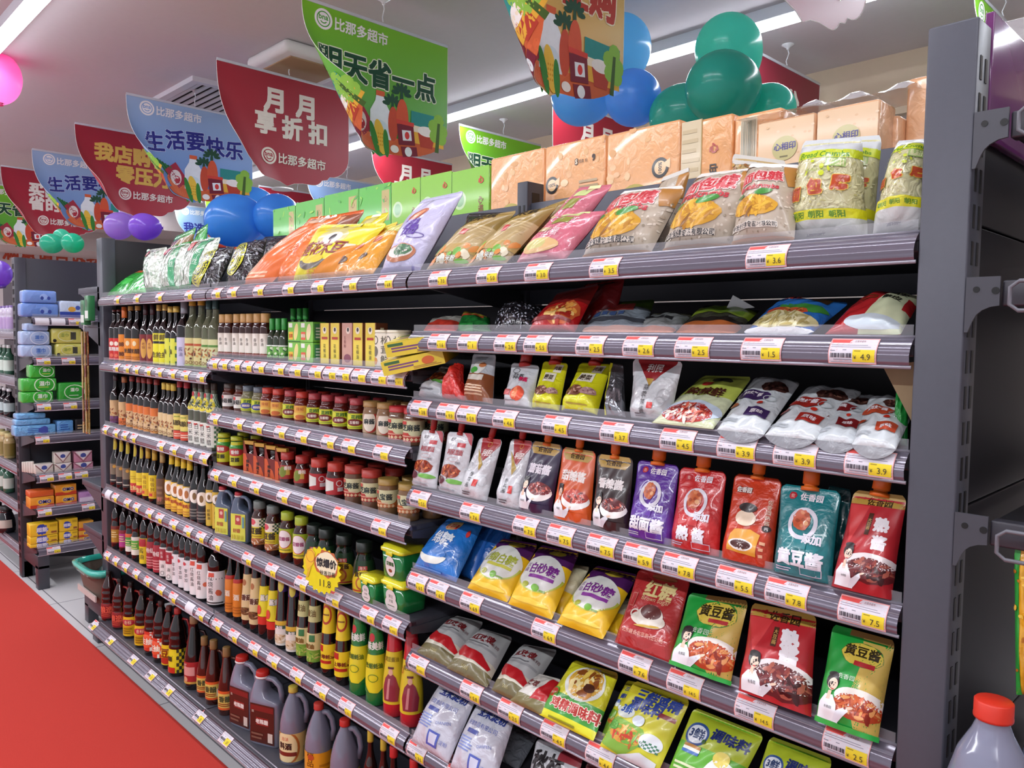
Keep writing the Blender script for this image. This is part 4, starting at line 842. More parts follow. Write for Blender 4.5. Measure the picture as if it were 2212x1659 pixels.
b = MB().loft([(0, 0, .17, .18, .15, 5), (0, 0, .19, .2, .145, 5), (0, 0, .195, .205, .17, 5), (0, 0, .17, .18, .178, 5), (0, 0, .165, .175, .15, 5)], M('#35b09e', 'gloss'), 28, False); obj('rim', b.mesh('rim'), t)
obj('label_strip', MB().box(-.14, .14, -.172, -.165, .02, .05, M('#cfc6c0', 'paper')).mesh('label_strip'), t)
tag(obj('dark_bag', MB().loft([(0, 0, .1, .1, 0, 2.4), (0, 0, .13, .13, .06, 2.4), (0, 0, .07, .07, .11, 2)], M('#1b1a20', 'film')).fix('dark_bag'), None, (-.24, .16, .22)), 'black plastic bag inside the teal rimmed basket', 'bag')
# ---------------------------------------------------------------- right end rack: brackets, rails, header, jug, snack bag
t = thing('header_board', 'purple header board above the right end rack', 'panel', (3.653, .065, 1.80)); obj('board', MB().box(0, .012, 0, .74, 0, .175, M('#6a3568', 'gloss'), .002).mesh('board'), t)
for i, py in enumerate((238, 598, 1110)):
    z = z_at(py, 3.68, 0); t = thing('end_bracket_shelf', ('upper', 'middle', 'lower')[i]+' steel shelf bracket and rail on the right end post', 'bracket', (3.664, .0, z-.075), 0, 'brackets on the right end post')
    pts = [(0, .075), (.041, .075), (.041, .036)]+[(.041-.032*math.sin(a), .036-.026*(1-math.cos(a))) for a in (.35, .7, 1.0, 1.3)]+[(.004, 0), (0, 0)]
    obj('bracket_plate', MB().prism(pts, .0, .004, GREY).mesh('bracket_plate'), t)
    for xx, zz, rr in ((.013, .058, .0042), (.036, .056, .0048)): obj('bolt_hole', MB().prism([(xx+rr*math.cos(a*PI/8), zz+rr*math.sin(a*PI/8)) for a in range(16)], -.0008, .0002, M('#060608', 'metal')).mesh('bolt_hole'), t)
    obj('rail', MB().box(.042, .3, .006, .03, .035, .07, M('#33323a', 'metal'), .003).mesh('rail'), t)
    obj('deck', MB().box(.042, .36, .04, .84, .04, .066, M('#1b1a20', 'metal')).mesh('deck'), t)
    obj('guard_loop', MB().tube([(.2, -.03, .066), (.07, -.03, .066), (.06, -.03, .058), (.06, -.03, .036), (.07, -.03, .028), (.2, -.03, .028)], .0028, M('#6a6a72', 'metal')).mesh('guard_loop'), t)
# ================================================================ goods: bottles and jars of the left and middle bays
DK = '#0c0608'; BR = '#200b07'
def vtext(t, h, c, x=.5, y=.5, **k): return lambda p: p.T(t, x, y, h, c, vert=.001, **k)
def art(*fs):
    p = Pr()
    for f in fs: f(p)
    return p
def T(*a, **k): return lambda p: p.T(*a, **k)
def E(*a, **k): return lambda p: p.E(*a, **k)
def R(*a, **k): return lambda p: p.R(*a, **k)
def LN(*a, **k): return lambda p: p.lines(*a, **k)
def FD(*a, **k): return lambda p: p.food(*a, **k)
def DOTS(n, cs, s=.03, seed=1, y0=.05, y1=.95):
    def f(p):
        r = random.Random(seed)
        for i in range(n): p.E(r.random(), y0+(y1-y0)*r.random(), s*(.5+r.random()), s*(.4+.6*r.random()), r.choice(cs), rot=r.random()*3, n=8)
    return f
def CHECK(x0, y0, x1, y1, nx, ny, c):
    def f(p):
        for i in range(nx):
            for j in range(ny):
                if (i+j) % 2 == 0: p.R(x0+(x1-x0)*i/nx, y0+(y1-y0)*j/ny, x0+(x1-x0)*(i+1)/nx, y0+(y1-y0)*(j+1)/ny, c)
    return f
KR = dict(L1=.82, L2=.8, L3=.78, L4=.76, B1=.64, B2=.58, M1=.62, M2=.58, M3=.57, M4=.58, M5=.6)
KH = dict(L1=.93, L2=.88, L3=.9, L4=.96, B1=1.0, B2=.88, M1=.9, M2=.75, M3=.72, M4=.98, M5=.98)
def bt(row, prof, R_, H, glass, labels, cap, desc, spots, cat='bottle', Y=.055, kind='glass', rot=.66, name=None, extra=(), **k):
    R_, H = R_*KR[row], H*KH[row]; extra = [handle(R_, H, *e) if isinstance(e, tuple) and not isinstance(e[0], str) else e for e in extra]
    ps = bottle_parts(prof, R_, H, glass, labels, cap, kind)+list(extra); return row_of(row, name or ('sauce_bottle' if cat == 'bottle' else 'sauce_jar'), ps, desc, cat, spots, Y, rot, **k)
PAT = ['#8a4a2a', '#b5713a', '#5a2a1a', '#caa05a']
def pat(c, n=26): return lambda p: (DOTS(n, PAT, .07, 3, .25, .72)(p), [p.E(.25+.17*i, .13, .07, .07, '#7a3a20', ring=.02, n=12) for i in range(4)])
# --- left bay, second shelf
bt('L1', 'long', .033, .262, DK, [(.03, .44, '#c9231f', art(E(.5, .75, .12, .12, '#e8e0d0'), T('黑糯', .5, .5, .22, '#f0e6e0', b=.03), E(.5, .2, .1, .1, '#e06a50')), 2.4)], (.86, .985, .42, '#6a2a22'), 'dark bottle with red label', (250, 260))
bt('L1', 'long', .033, .27, DK, [(.03, .5, '#e0861c', art(T('88', .5, .62, .3, '#5a2a10', b=.03), T('88', .5, .25, .3, '#5a2a10', b=.03)), 2.4)], (.8, 1, .46, '#d9702a'), 'orange-capped bottle with orange label', (271,))
bt('L1', 'soy', .036, .272, DK, [(.03, .43, '#e58f22', art(E(.5, .78, .1, .12, '#e9d9b0'), T('米醋', .5, .45, .24, '#4a2a10', b=.03), LN(.2, .1, .8, .25, 2, '#b5651a')), 2.4)], (.92, 1, .42, '#c9a256'), 'gold-capped bottle with orange label', (285, 300))
bt('L1', 'slim', .033, .275, DK, [(.03, .5, '#7a1f24', art(E(.5, .5, .16, .5, '#d9a44a'), T('老抽', .5, .6, .16, '#7a1f24', vert=.001), R(.86, .1, 1, .45, '#e9e4e0')), 2.4)], (.83, 1, .4, '#3a1a20'), 'dark-capped bottle with maroon gold label', (317, 332))
bt('L1', 'soy', .033, .272, DK, [(.03, .36, '#e6df2a', art(T('生抽', .5, .45, .28, '#5a4a10', b=.03)), 2.4), (.4, .53, '#e6df2a', art(T('鲜', .5, .5, .3, '#6a5a10', b=.04)), 2.4)], (.9, 1, .42, '#cfae5a'), 'gold-capped bottle with yellow label', (346, 359))
bt('L1', 'slim', .031, .262, DK, [(.03, .47, '#d9dc4a', art(CHECK(.55, 0, 1, 1, 4, 7, '#3d6a3a'), T('味', .28, .5, .26, '#4a4a10', b=.03)), 2.4)], (.9, 1, .5, '#d2b04a'), 'yellow green checked bottle', (371, 383))
bt('L1', 'long', .036, .28, DK, [(.03, .46, '#c9c4e0', art(T('酱油', .5, .5, .2, '#4a4a7a', vert=.001), E(.8, .8, .1, .1, '#8a4a6a')), 2.4)], (.82, 1, .47, '#8f939c'), 'silver-capped bottle with lilac label', (400,))
OIL = clear('#6d7358', .66, .05)
bt('L1', 'soy', .037, .29, OIL, [(.04, .44, '#d2c98a', art(R(0, .72, 1, .8, '#b5502a'), pat(0), R(0, 0, 1, .05, '#8fae4a')), 2.4)], (.9, 1, .46, '#cfa53a'), 'clear bottle with gold cap and beige label', (418, 437))
bt('L1', 'soy', .036, .282, OIL, [(.04, .44, '#cfd09a', art(R(0, .72, 1, .8, '#5a8a3a'), pat(0), R(0, 0, 1, .05, '#8fae4a')), 2.4)], (.86, 1, .42, '#2c4a4a'), 'clear bottle with teal cap and beige label', (454, 468))
# --- left bay, third shelf
bt('L2', 'soy', .034, .262, DK, [(.04, .5, '#c9a878', art(R(0, 0, 1, .3, '#6a3a6a'), pat(0)), 2.4)], (.9, 1, .42, '#3a1c24'), 'vinegar bottle with purple-footed label', (252,))
bt('L2', 'soy', .034, .262, DK, [(.04, .5, '#d2ae7a', art(R(0, 0, 1, .3, '#d9702e'), pat(0)), 2.4)], (.88, 1, .46, '#9a5a2e'), 'vinegar bottle with orange-footed label', (271,))
bt('L2', 'soy', .036, .27, DK, [(.04, .49, '#d8b888', art(R(0, .68, 1, 1, '#d8742e'), R(0, 0, 1, .1, '#d8944a'), pat(0)), 2.4)], (.9, 1, .44, '#8a2e28'), 'vinegar bottle with orange beige label', (288, 303, 314, 326, 341))
bt('L2', 'soy', .033, .26, DK, [(.06, .46, '#dcc592', art(pat(0), R(.8, .1, 1, .35, '#efe9e0')), 2.4)], (.87, 1, .42, '#d6bb4a'), 'yellow-capped vinegar bottle with beige label', (357, 367, 377))
bt('L2', 'soy', .034, .275, DK, [(.2, .47, '#dfd06a', art(T('陈酿醋', .5, .45, .26, '#4a3a10', b=.03), LN(.3, .8, .7, .9, 1, '#8aa03a')), 2.4), (.05, .19, '#d2472e', art(LN(.3, .3, .9, .8, 2, '#efc8b0')), 2.4)], (.9, 1, .46, '#b0303a'), 'red-capped vinegar bottle with yellow red label', (391, 406))
WV = clear('#5b604e', .85, .05)
bt('L2', 'soy', .036, .285, WV, [(.05, .4, '#e4e6dc', art(T('白米醋', .42, .5, .26, '#2a2a2a', vert=.001), CHECK(.66, 0, 1, 1, 4, 10, '#4a7a5a'), T('特产', .4, .88, .1, '#c93a30', b=.05)), 2.5), (.56, .84, '#dfe5d8', art(CHECK(.6, 0, 1, 1, 6, 8, '#4d8060'), E(.42, .4, .3, .28, '#e6d83a'), T('米', .42, .4, .34, '#2a3a20', b=.05), E(.42, .88, .13, .1, '#c93a40')), 2.5)], (.9, 1, .4, '#4a4038'), 'white rice vinegar bottle with yellow disc', (424, 436, 450, 464), cat='bottle')
# --- left bay, fourth shelf
bt('L3', 'slim', .034, .275, '#0d0709', [(.1, .46, '#7b6c57', art(R(0, 0, 1, .42, '#1c1216'), E(.6, .85, .09, .09, '#d9a43a'), LN(.3, .1, .7, .2, 1, '#cfc6b4')), 2.4), (.72, .94, '#35224a', art(E(.55, .45, .3, .36, '#c5b52f')), 2.4)], (.94, 1, .38, '#35224a'), 'purple-necked bottle with yellow drop and brown label', (252, 265, 279))
bt('L3', 'slim', .034, .275, '#0d0709', [(.08, .47, '#e8d128', art(R(0, 0, 1, .42, '#c8322a'), T('生抽', .5, .2, .26, '#f0d88a', b=.03), LN(.2, .6, .8, .8, 2, '#c8a81a')), 2.4), (.72, .94, '#35224a', art(E(.5, .45, .26, .36, '#c5b52f')), 2.4)], (.94, 1, .38, '#35224a'), 'purple-necked bottle with yellow red label', (296, 309))
bt('L3', 'slim', .034, .28, '#0d0709', [(.1, .5, '#eed61f', art(T('味极鲜', .5, .6, .24, '#9a6a10', vert=.001), R(.2, .05, .8, .3, '#e0a41a'), R(.3, .1, .5, .22, '#c8322a')), 2.4)], (.74, .99, .42, '#c9a63c'), 'gold-necked bottle with bright yellow label', (322, 336))
bt('L3', 'slim', .034, .275, '#1a0f0a', [(.06, .5, '#6d4a2f', art(LN(.3, .2, .7, .8, 3, '#8d6a48'), T('鲜', .5, .2, .26, '#e07a6a')), 2.4)], (.76, .99, .42, '#b59c62'), 'bottle with plain brown label', (353,))
DROP = art(E(.62, .72, .42, .36, '#1f3a24'), E(.56, .74, .34, .32, '#f4f0e2'), E(.52, .74, .1, .18, '#b9763a'), T('鲜鸡汁', .5, .34, .18, '#b5481f', b=.03), LN(.15, .05, .85, .22, 2, '#c88a1f'))
bt('L3', 'slim', .036, .288, '#0a0a0a', [(.06, .52, '#ecc02f', DROP, 2.5), (.76, .9, '#e3c52c', None, 2.4)], (.9, 1, .37, '#d9c22a'), 'yellow-necked bottle with white drop label', (373, 386, 399, 412), Y=.05)
bt('L3', 'slim', .036, .295, '#0a0a0a', [(.06, .52, '#16161a', art(E(.6, .74, .36, .34, '#3a4a40'), E(.54, .75, .3, .3, '#f4f0e2'), E(.52, .75, .09, .16, '#8a6a3a'), LN(.2, .1, .8, .4, 3, '#77736a')), 2.5)], (.84, 1, .37, '#0c0c0c'), 'all black bottle with white drop label', (427, 443), Y=.05)
bt('M4', 'slim', .036, .295, '#0a0a0a', [(.05, .52, '#d3b234', art(E(.6, .78, .38, .32, '#2a3a24'), E(.56, .8, .32, .28, '#f4f0e2'), E(.54, .8, .09, .15, '#8a6a3a'), T('鲜酱油', .5, .32, .2, '#3a2f14', vert=.001)), 2.5)], (.84, 1, .37, '#0c0c0c'), 'black-capped bottle with golden drop label', (458, 472), Y=.05)
# --- left bay, fifth shelf
for px, c1, c2, d in ((254, '#b58a2a', '#7a2a1c', 'mustard'), (271, '#b53a8a', '#8a1f30', 'magenta'), (285, '#3fa044', '#d86a3a', 'white and green'), (298, '#5cb84a', '#e8e8e0', 'light green')):
    bt('L4', 'pet', .034, .225, DK, [(.14, .52, c1, art(R(0, .8, 1, 1, c2), R(0, 0, 1, .3 if 'green' in d else .06, '#e9ebe0' if 'green' in d else c2), LN(.3, .35, .7, .75, 3, '#e8dca0', .35)), 2.4)], (.92, 1, .42, '#1a1218'), 'dark bottle with '+d+' label', (px,))
bt('L4', 'pet', .036, .235, DK, [(.06, .56, '#ead32a', art(R(.1, .68, .7, .98, '#b52a34'), T('酱油', .45, .4, .3, '#3a3a20', vert=.001)), 2.4)], (.92, 1, .42, '#7a2a28'), 'dark bottle with yellow and red label', (316,))
bt('L4', 'pet', .036, .24, DK, [(.05, .56, '#a52434', art(T('特级', .5, .68, .26, '#e9d6d0', b=.03), LN(.15, .1, .85, .5, 4, '#d98a8a')), 2.4)], (.8, 1, .44, '#8a2028'), 'red-capped bottle with crimson label', (332, 346), )
bt('L4', 'pet', .036, .25, DK, [(.05, .56, '#e6e3e0', art(R(.2, .55, .62, .95, '#a52434'), T('酱油', .41, .75, .16, '#f0e0dc', vert=.001), T('油', .45, .36, .2, '#3a3a3a'), E(.45, .12, .1, .1, '#5a5a5a', ring=.02), R(.85, 0, 1, 1, '#7a2a30')), 2.4)], (.82, 1, .44, '#8a2028'), 'red-capped bottle with white red label', (360, 374))
bt('L4', 'pet', .036, .25, DK, [(.05, .56, '#e8e8ea', art(T('零添加', .4, .5, .2, '#2f3338', vert=.001), E(.3, .88, .12, .08, '#c93a44'), R(.7, .72, 1, .95, '#4a8a5a')), 2.4)], (.8, 1, .42, '#1f5a3c'), 'green-capped bottle with white label', (388, 401, 413))
bt('L4', 'pet', .038, .262, DK, [(.05, .6, '#ecebea', art(T('红烧酱油', .42, .52, .2, '#3a2f30', vert=.001), R(.3, .84, .56, .96, '#d8503a'), E(.7, .4, .1, .1, '#d86a4a'), R(.92, 0, 1, 1, '#d2b43a')), 2.5)], (.78, .96, .4, '#8a2a24'), 'brown-capped bottle with white red-seal label', (427, 441))
bt('L4', 'pet', .05, .23, DK, [(.05, .62, '#ecebea', art(T('红烧酱油', .4, .52, .2, '#3a2f30', vert=.001), R(.3, .84, .52, .96, '#d8503a'), E(.66, .36, .1, .1, '#d86a4a', n=12, wob=.2), R(.9, 0, 1, 1, '#d2b43a'), LN(.2, .04, .8, .12, 1, '#4a4a4a')), 2.6)], (.8, .97, .32, '#7a2a24'), 'large bottle with broad white label', (470,), Y=.07)
# --- base shelf, left bay: handled bottles
def handle(R_, H, z0, z1, out, r, c): return ('handle', MB().tube([(R_*.5, 0, z1*H), (R_*out*.8, 0, z1*H-.004), (R_*out, 0, (z1*.7+z0*.3)*H), (R_*out, 0, (z0*.8+z1*.2)*H), (R_*.85, 0, z0*H)], r, M(c, 'glass'), 10).mesh('handle'))
def hb(row, prof, R_, H, g, labels, cap, desc, spots, hc='#8a2420', Y=.03, rot=.75, hz=(.46, .84), **k): return bt(row, prof, R_, H, g, labels, cap, desc, spots, Y=Y, rot=rot, extra=[(hz[0], hz[1], 1.25, .0055, hc)], name='handled_bottle', **k)
hb('B1', 'wave', .056, .235, '#2a0808', [(.06, .36, '#8a1f22', art(T('酿造', .5, .6, .3, '#e0604a', b=.03), LN(.2, .15, .8, .4, 2, '#c8503f')), 2.5)], (.93, 1, .36, '#1a0c0c'), 'handled bottle with dark red label', (237, 261))
hb('B1', 'wave', .056, .255, '#180607', [(.06, .4, '#e2b921', art(E(.5, .72, .3, .13, '#b5243a'), T('金标', .5, .72, .16, '#f0d8b0'), R(.3, .1, .7, .5, '#c79a14'), LN(.3, .12, .7, .48, 3, '#8a6a10')), 2.5)], (.93, 1, .36, '#1a0c0c'), 'handled bottle with yellow label', (285, 310))
hb('B1', 'wave', .056, .26, '#120506', [(.1, .42, '#d8402c', art(CHECK(.5, 0, 1, 1, 6, 5, '#e9ece0'), CHECK(.5, 0, 1, 1, 6, 5, '#3f7a4a') if 0 else E(.35, .5, .3, .26, '#e85a34'), T('生抽', .35, .5, .26, '#f4ead8', b=.04)), 2.6)], (.93, 1, .36, '#2a1010'), 'handled bottle with red and checked label', (331, 350), )
hb('B1', 'wave', .05, .26, '#120506', [(.08, .4, '#e5c41f', art(T('豆', .45, .6, .4, '#8a3a10', b=.03), E(.5, .22, .34, .13, '#b8321f')), 2.6)], (.92, 1, .38, '#5a2018'), 'handled bottle with small yellow label', (367,))
hb('B1', 'wave', .058, .275, '#120506', [(.07, .42, '#e8d92a', art(CHECK(.55, 0, .88, 1, 4, 7, '#2a3a2a'), CHECK(.55, 0, .88, 1, 4, 7, '#2a3a2a'), R(0, 0, .5, .24, '#c8321f'), R(.2, .5, .4, .7, '#3a3a1a')), 2.6)], (.92, 1, .38, '#a02a24'), 'handled bottle with yellow label and check', (386,), hc='#8a1c20')
hb('B1', 'cone', .06, .285, '#0e0607', [(.1, .4, '#a62a2c', art(R(.2, .38, .62, .78, '#d99a94'), E(.3, .2, .09, .09, '#d8a07a'), R(0, 0, 1, .1, '#c9a24a'), T('红', .3, .85, .14, '#e8d0c0'), R(.75, .3, .9, .5, '#e0dcd8')), 2.6)], (.9, 1, .42, '#8a6a48'), 'dark bottle with large red label', (421,), hz=(.5, .8), hc='#1a0a0a')
AMB = '#3a120a'
for px, k, d, r_ in ((443, .262, 'leftmost', .05), (463, .275, 'middle', .054), (491, .282, 'rightmost', .054)):
    hb('B2', 'cone', r_, k, AMB, [(.1, .38, '#d9602a', art(R(.12, .12, .88, .86, '#d8c060'), T('香醋', .5, .58, .24, '#3a4a2a', b=.03), LN(.2, .2, .8, .4, 2, '#8a3a1a'), R(.75, .2, .86, .6, '#e9e4d8')), 1.5)], (.86, 1, .46, '#8a6a3e'), d+' amber bottle with square orange label', (px,), hc='#4a2418', hz=(.52, .84))
# grey jugs on the base shelf
def jug_square(w, d, h, body, cap, lab, pr, hole=True):
    hx, hy = w/2, d/2
    b = MB().loft([(0, 0, hx*.93, hy*.93, 0, 5), (0, 0, hx, hy, .008, 5), (0, 0, hx, hy, h*.6, 5), (-hx*.02, 0, hx*.97, hy*.97, h*.64, 4.5), (-hx*.34, 0, hx*.64, hy*.9, h*.67, 4), (-hx*.5, 0, hx*.44, hy*.78, h*.74, 3.2), (-hx*.47, 0, hx*.38, hy*.66, h*.84, 2.6), (-hx*.42, 0, hx*.34, hx*.32, h*.9, 2), (-hx*.42, 0, hx*.28, hx*.28, h*.94, 2)], M(body, 'gloss'), 28)
    hd = MB().tube([(-hx*.5, 0, h*.86), (-hx*.1, 0, h*.905), (hx*.35, 0, h*.9), (hx*.74, 0, h*.83), (hx*.86, 0, h*.73), (hx*.87, 0, h*.6)], h*.038, M(body, 'gloss'), 12, 1.2)
    lb = MB().art(Pr().R(.1, 0, .9, 1, lab), .56*h/w, lambda u, v: (Vector((-hx+u*w, -hy-.0005, h*.05+v*h*.54)), Vector((0, -1, 0))), .2); 
    if pr: lb.art(pr, .56*h/w, lambda u, v: (Vector((-hx+u*w, -hy-.001, h*.05+v*h*.54)), Vector((0, -1, 0))), .2)
    r = hx*.36; c = MB().lathe([(r, h*.935), (r*1.05, h*.94), (r, h*.955), (r, h*.985), (r*.9, h), (0, h)], M(cap, 'cap'), 20, (-hx*.42, 0, 0))
    ring = MB().lathe([(r*1.1, h*.91), (r*1.12, h*.925), (r*1.02, h*.935)], M('#e8e4e4', 'gloss'), 20, (-hx*.42, 0, 0))
    return [('jug_body', b.fix('jug_body')), ('handle', hd.mesh('handle')), ('label', lb.mesh('label')), ('cap', c.mesh('cap')), ('collar', ring.mesh('collar'))]
JG = '#787a8c'
row_of('B2', 'vinegar_jug', jug_square(.125, .072, .247, JG, '#c22a22', '#4a2018', art(R(.12, .82, .88, .96, '#7a2420'), R(.3, .46, .72, .66, '#8a2a24'), T('老陈醋', .5, .56, .14, '#efe4dc', b=.03), T('醋', .2, .8, .08, '#d9c8b8'), R(.7, .06, .86, .3, '#cfc4b8'), LN(.15, .1, .6, .3, 2, '#7a5a4a'))), 'square grey jug with red cap', 'jug', (535, 582), .045, .35)
def jug_round(R_, H, body, cap, lab, pr):
    pf = [(0, 0), (.92, 0), (1, .02), (1, .44), (.98, .5), (.93, .57), (.8, .68), (.56, .8), (.36, .88), (.31, .91), (.3, .95)]
    ps = bottle_parts(pf, R_, H, body, [(.05, .43, lab, pr, 2.6)], (.925, 1, .36, cap), 'gloss')
    return ps+[('handle', MB().tube([(R_*.2, 0, H*.89), (R_*.65, 0, H*.88), (R_*.98, 0, H*.8), (R_*1.1, 0, H*.67), (R_*.96, 0, H*.53)], .009, M(body, 'gloss'), 12).mesh('handle'))]
row_of('B2', 'cooking_wine_jug', jug_round(.043, .247, JG, '#c9b248', '#d8c07a', art(E(.42, .5, .36, .44, '#b5682f', ring=.05), E(.42, .5, .3, .38, '#e6d7a2'), T('料酒', .42, .56, .17, '#2a1a14', b=.04), R(.14, .22, .7, .36, '#7a2a1c'), T('古法', .42, .82, .1, '#c93a2a'), R(.86, .1, .97, .5, '#a89a70'))), 'grey handled jug with yellow cap and round emblem', 'jug', (634,), .05, .7)
row_of('B2', 'cooking_wine_jug', jug_round(.043, .247, JG, '#c03a30', '#e09a24', art(T('精品料酒', .38, .5, .2, '#4a1f10', vert=.001), LN(.6, .2, .9, .7, 3, '#b5741a'), E(.4, .86, .08, .07, '#b5502a'))), 'grey handled jug with red cap and orange label', 'jug', (689,), .05, .7)
row_of('B2', 'cooking_wine_jug', jug_round(.044, .25, JG, '#c42c24', '#e0d22a', art(T('白醋', .42, .7, .26, '#3a4a1a', b=.03))), 'grey handled jug with red cap and yellow label', 'jug', (745,), .05, .7)
bt('B2', 'slim', .036, .29, '#2a100a', [(.1, .5, '#8a3a1a', None, 2.4)], (.84, 1, .44, '#c9b23c'), 'amber bottle with tall yellow cap', (800, 828), Y=.07)
bt('B2', 'soy', .04, .29, '#14090a', [(.1, .5, '#a02a24', None, 2.4)], (.88, 1, .5, '#c42a2a'), 'dark bottle with red screw cap', (850, 893), Y=.06)
# --- middle bay, second shelf
SES = clear('#8a4a26', .85, .05)
bt('M1', 'jar', .0325, .17, '#35100c', [(.06, .56, '#e6e0d4', art(T('香油', .42, .62, .2, '#3a2a20', vert=.001), FD(.5, .04, .5, .1, '#7a2a1c', ['#a8502f'], 4)), 2.5)], (.8, 1, .8, '#c79a5c'), 'cork-capped sesame oil bottle with white label', (484, 497, 515, 530, 543, 559, 575), kind='gloss')
bt('M1', 'slim', .028, .151, '#34402f', [(.06, .36, '#6cae4a', art(DOTS(10, ['#dfe8c8', '#2f6a34'], .09, 5), R(0, .9, 1, 1, '#dfe4da')), 2.5)], (.72, 1, .55, '#2f9a3c'), 'green-capped small oil bottle', (589, 602, 615), kind='gloss')
bt('M1', 'slim', .028, .19, '#2f5a30', [(.06, .36, '#6cae4a', None, 2.5)], (.78, 1, .55, '#2f9a3c'), 'green-capped bottle behind the corn cartons', (634, 648, 661), kind='gloss', Y=.13)
corn = art(R(0, 0, 1, 1, '#77bf3e'), E(.66, .5, .16, .36, '#e5d68a', rot=-.25), R(.06, .72, .36, .94, '#e8eae0'), R(.06, .1, .42, .5, '#e6b62c'), T('玉米', .24, .3, .16, '#c2451f', b=.03), R(.0, 0, 1, .04, '#3f8a34'))
cn2 = art(R(0, 0, 1, 1, '#7cc244'), E(.66, .5, .17, .34, '#e9d9a8', rot=-.2), R(.06, .72, .36, .94, '#e8eae0'), R(.06, .1, .42, .5, '#dd5a3a'), T('鲜汤', .24, .3, .16, '#f0e6d0', b=.03))
def on(row, name, mesh, x, Y, lb, cat, group, rot=0, z=0): return tag(obj(name, mesh, None, (x, Y, deck(row)+.0005+z), rot), lb, cat, group)
for i, px in enumerate((634, 661)):
    x = x_at(px, .03, deck('M1'))
    for k in range(2): on('M1', 'soup_carton', carton(.075, .045, .061, '#63ad3c', (corn, cn2)[i], art(R(.1, .1, .9, .9, '#3f8a5a'), LN(.2, .2, .8, .8, 4, '#d2e4d4'))), x, .055, 'small green carton with corn picture, '+('lower', 'upper')[k]+(' left', ' right')[i]+' of the block', 'box', 'green corn cartons', 0, .0625*k)
yb = art(R(0, 0, 1, 1, '#e6d04a'), R(.0, 0, .06, 1, '#8a4a24'), R(.94, 0, 1, 1, '#8a4a24'), E(.5, .82, .2, .2, '#f0e6d0'), E(.5, .84, .1, .12, '#3a3030'), R(.2, .6, .8, .66, '#b53a2a'), T('花椒油', .5, .32, .26, '#3a3420', vert=.001))
pb = art(R(0, 0, 1, 1, '#c99a8a'), E(.6, .82, .2, .2, '#ecd8c8'), E(.6, .84, .1, .12, '#3a3030'), T('五香粉', .3, .55, .22, '#7a2a2a', vert=.001), E(.55, .16, .34, .24, '#8a4a5a'))
sd = art(R(0, 0, 1, 1, '#6a3a22'), [lambda p: [p.R(.35, .04+.1*i, .65, .09+.1*i, '#d9cfa8') for i in range(9)]][0])
for i, (px, a) in enumerate(((695, yb), (717, yb), (743, pb), (766, yb), (793, yb))):
    on('M1', 'spice_carton', carton(.05, .04, .12, '#d8c244' if a is yb else '#b98878', a, sd), x_at(px, .03, deck('M1')), .06, ('tall pinkish spice carton between the yellow ones' if a is pb else 'tall yellow spice carton with portrait oval, '+order((0, 1, 0, 2, 3)[i], 4)[:-2]), 'box', 'tall spice cartons', .03)
can = art(E(.2, .8, .12, .12, '#5a564e', ring=.03), E(.2, .45, .12, .14, '#6a665a'), E(.2, .15, .1, .1, '#c98a4a'), T('松茸鲜', .52, .5, .24, '#4a4638', vert=.001), T('调味料', .8, .55, .22, '#4a4638', vert=.001))
bt('M1', [(0, 0), (.96, 0), (1, .02), (1, .95)], .052, .112, '#dcd6c6', [(.04, .9, '#e2dccb', can, 2.5)], (.93, 1, 1.02, '#d2c8b2'), 'white seasoning can with dark characters', (836, 862), cat='can', kind='print', name='seasoning_can')
fb = art(R(0, 0, 1, 1, '#e3cf3a'), LN(.1, .3, .6, .7, 2, '#7a4a78', .6), E(.75, .5, .1, .06, '#d86a2a'), R(.05, .7, .3, .9, '#3a6a3a'), LN(.5, .1, .95, .3, 2, '#a87a2a'))
for i, (px, z_, rr) in enumerate(((868, .012, .0), (875, .055, .05))):
    m = carton(.17, .11, .036, '#e6cf35', fb, None, fb); o = tag(obj('flat_carton', m, None, (x_at(px, -.02, deck('M1')), .045, deck('M1')+z_), (.18, -.22+rr, .5)), ('flat yellow carton lying tilted over the shelf end, lower one', 'flat yellow carton lying tilted over the shelf end, upper one')[i], 'box', 'flat yellow cartons')
# --- middle bay, third shelf
def chili(c, oval, t): return art(R(0, 0, 1, 1, c), E(.3, .78, .12, .12, '#9ac23a', ring=.02), T('花椒粉', .62, .78, .15, '#3f7a2a', b=.03), E(.5, .42, .28, .12, oval), T(t, .5, .42, .11, '#f0e4d8', b=.03), LN(.15, .08, .85, .2, 1, '#9aa832'))
bt('M2', 'jar', .045, .136, '#54200f', [(.22, .62, '#e4e2dc', art(T('香菇酱', .45, .5, .2, '#3a3a3a', b=.03), R(.1, .7, .35, .95, '#c93a34')), 2.4)], (.84, 1, .8, '#3a2a22'), 'brown paste jar with white label', (497, 522), cat='jar')
bt('M2', 'squat', .045, .137, '#7d7a5a', [(.18, .58, '#d6dd2e', chili('#d6dd2e', '#3f4a9a', '胡椒粉'), 2.4)], (.82, 1, .76, '#5d6670'), 'spice jar with grey lid and yellow label', (538, 561), cat='jar', kind='gloss')
bt('M2', 'squat', .045, .139, '#6a1f14', [(.18, .6, '#d98c30', art(E(.5, .75, .3, .2, '#e9b04a'), T('辣椒', .5, .75, .15, '#b5361f'), R(.08, .08, .92, .5, '#e8c85a'), E(.5, .2, .2, .08, '#c8652a')), 2.4)], (.82, 1, .76, '#c23a2c'), 'spice jar with red lid and orange label', (580, 603, 654), cat='jar', kind='gloss')
bt('M2', 'squat', .045, .139, '#541812', [(.18, .6, '#dade32', chili('#dade32', '#7a2420', '五香粉'), 2.4)], (.82, 1, .76, '#a83a40'), 'spice jar with red lid and yellow label', (629, 681, 709, 738, 771), cat='jar', kind='gloss')
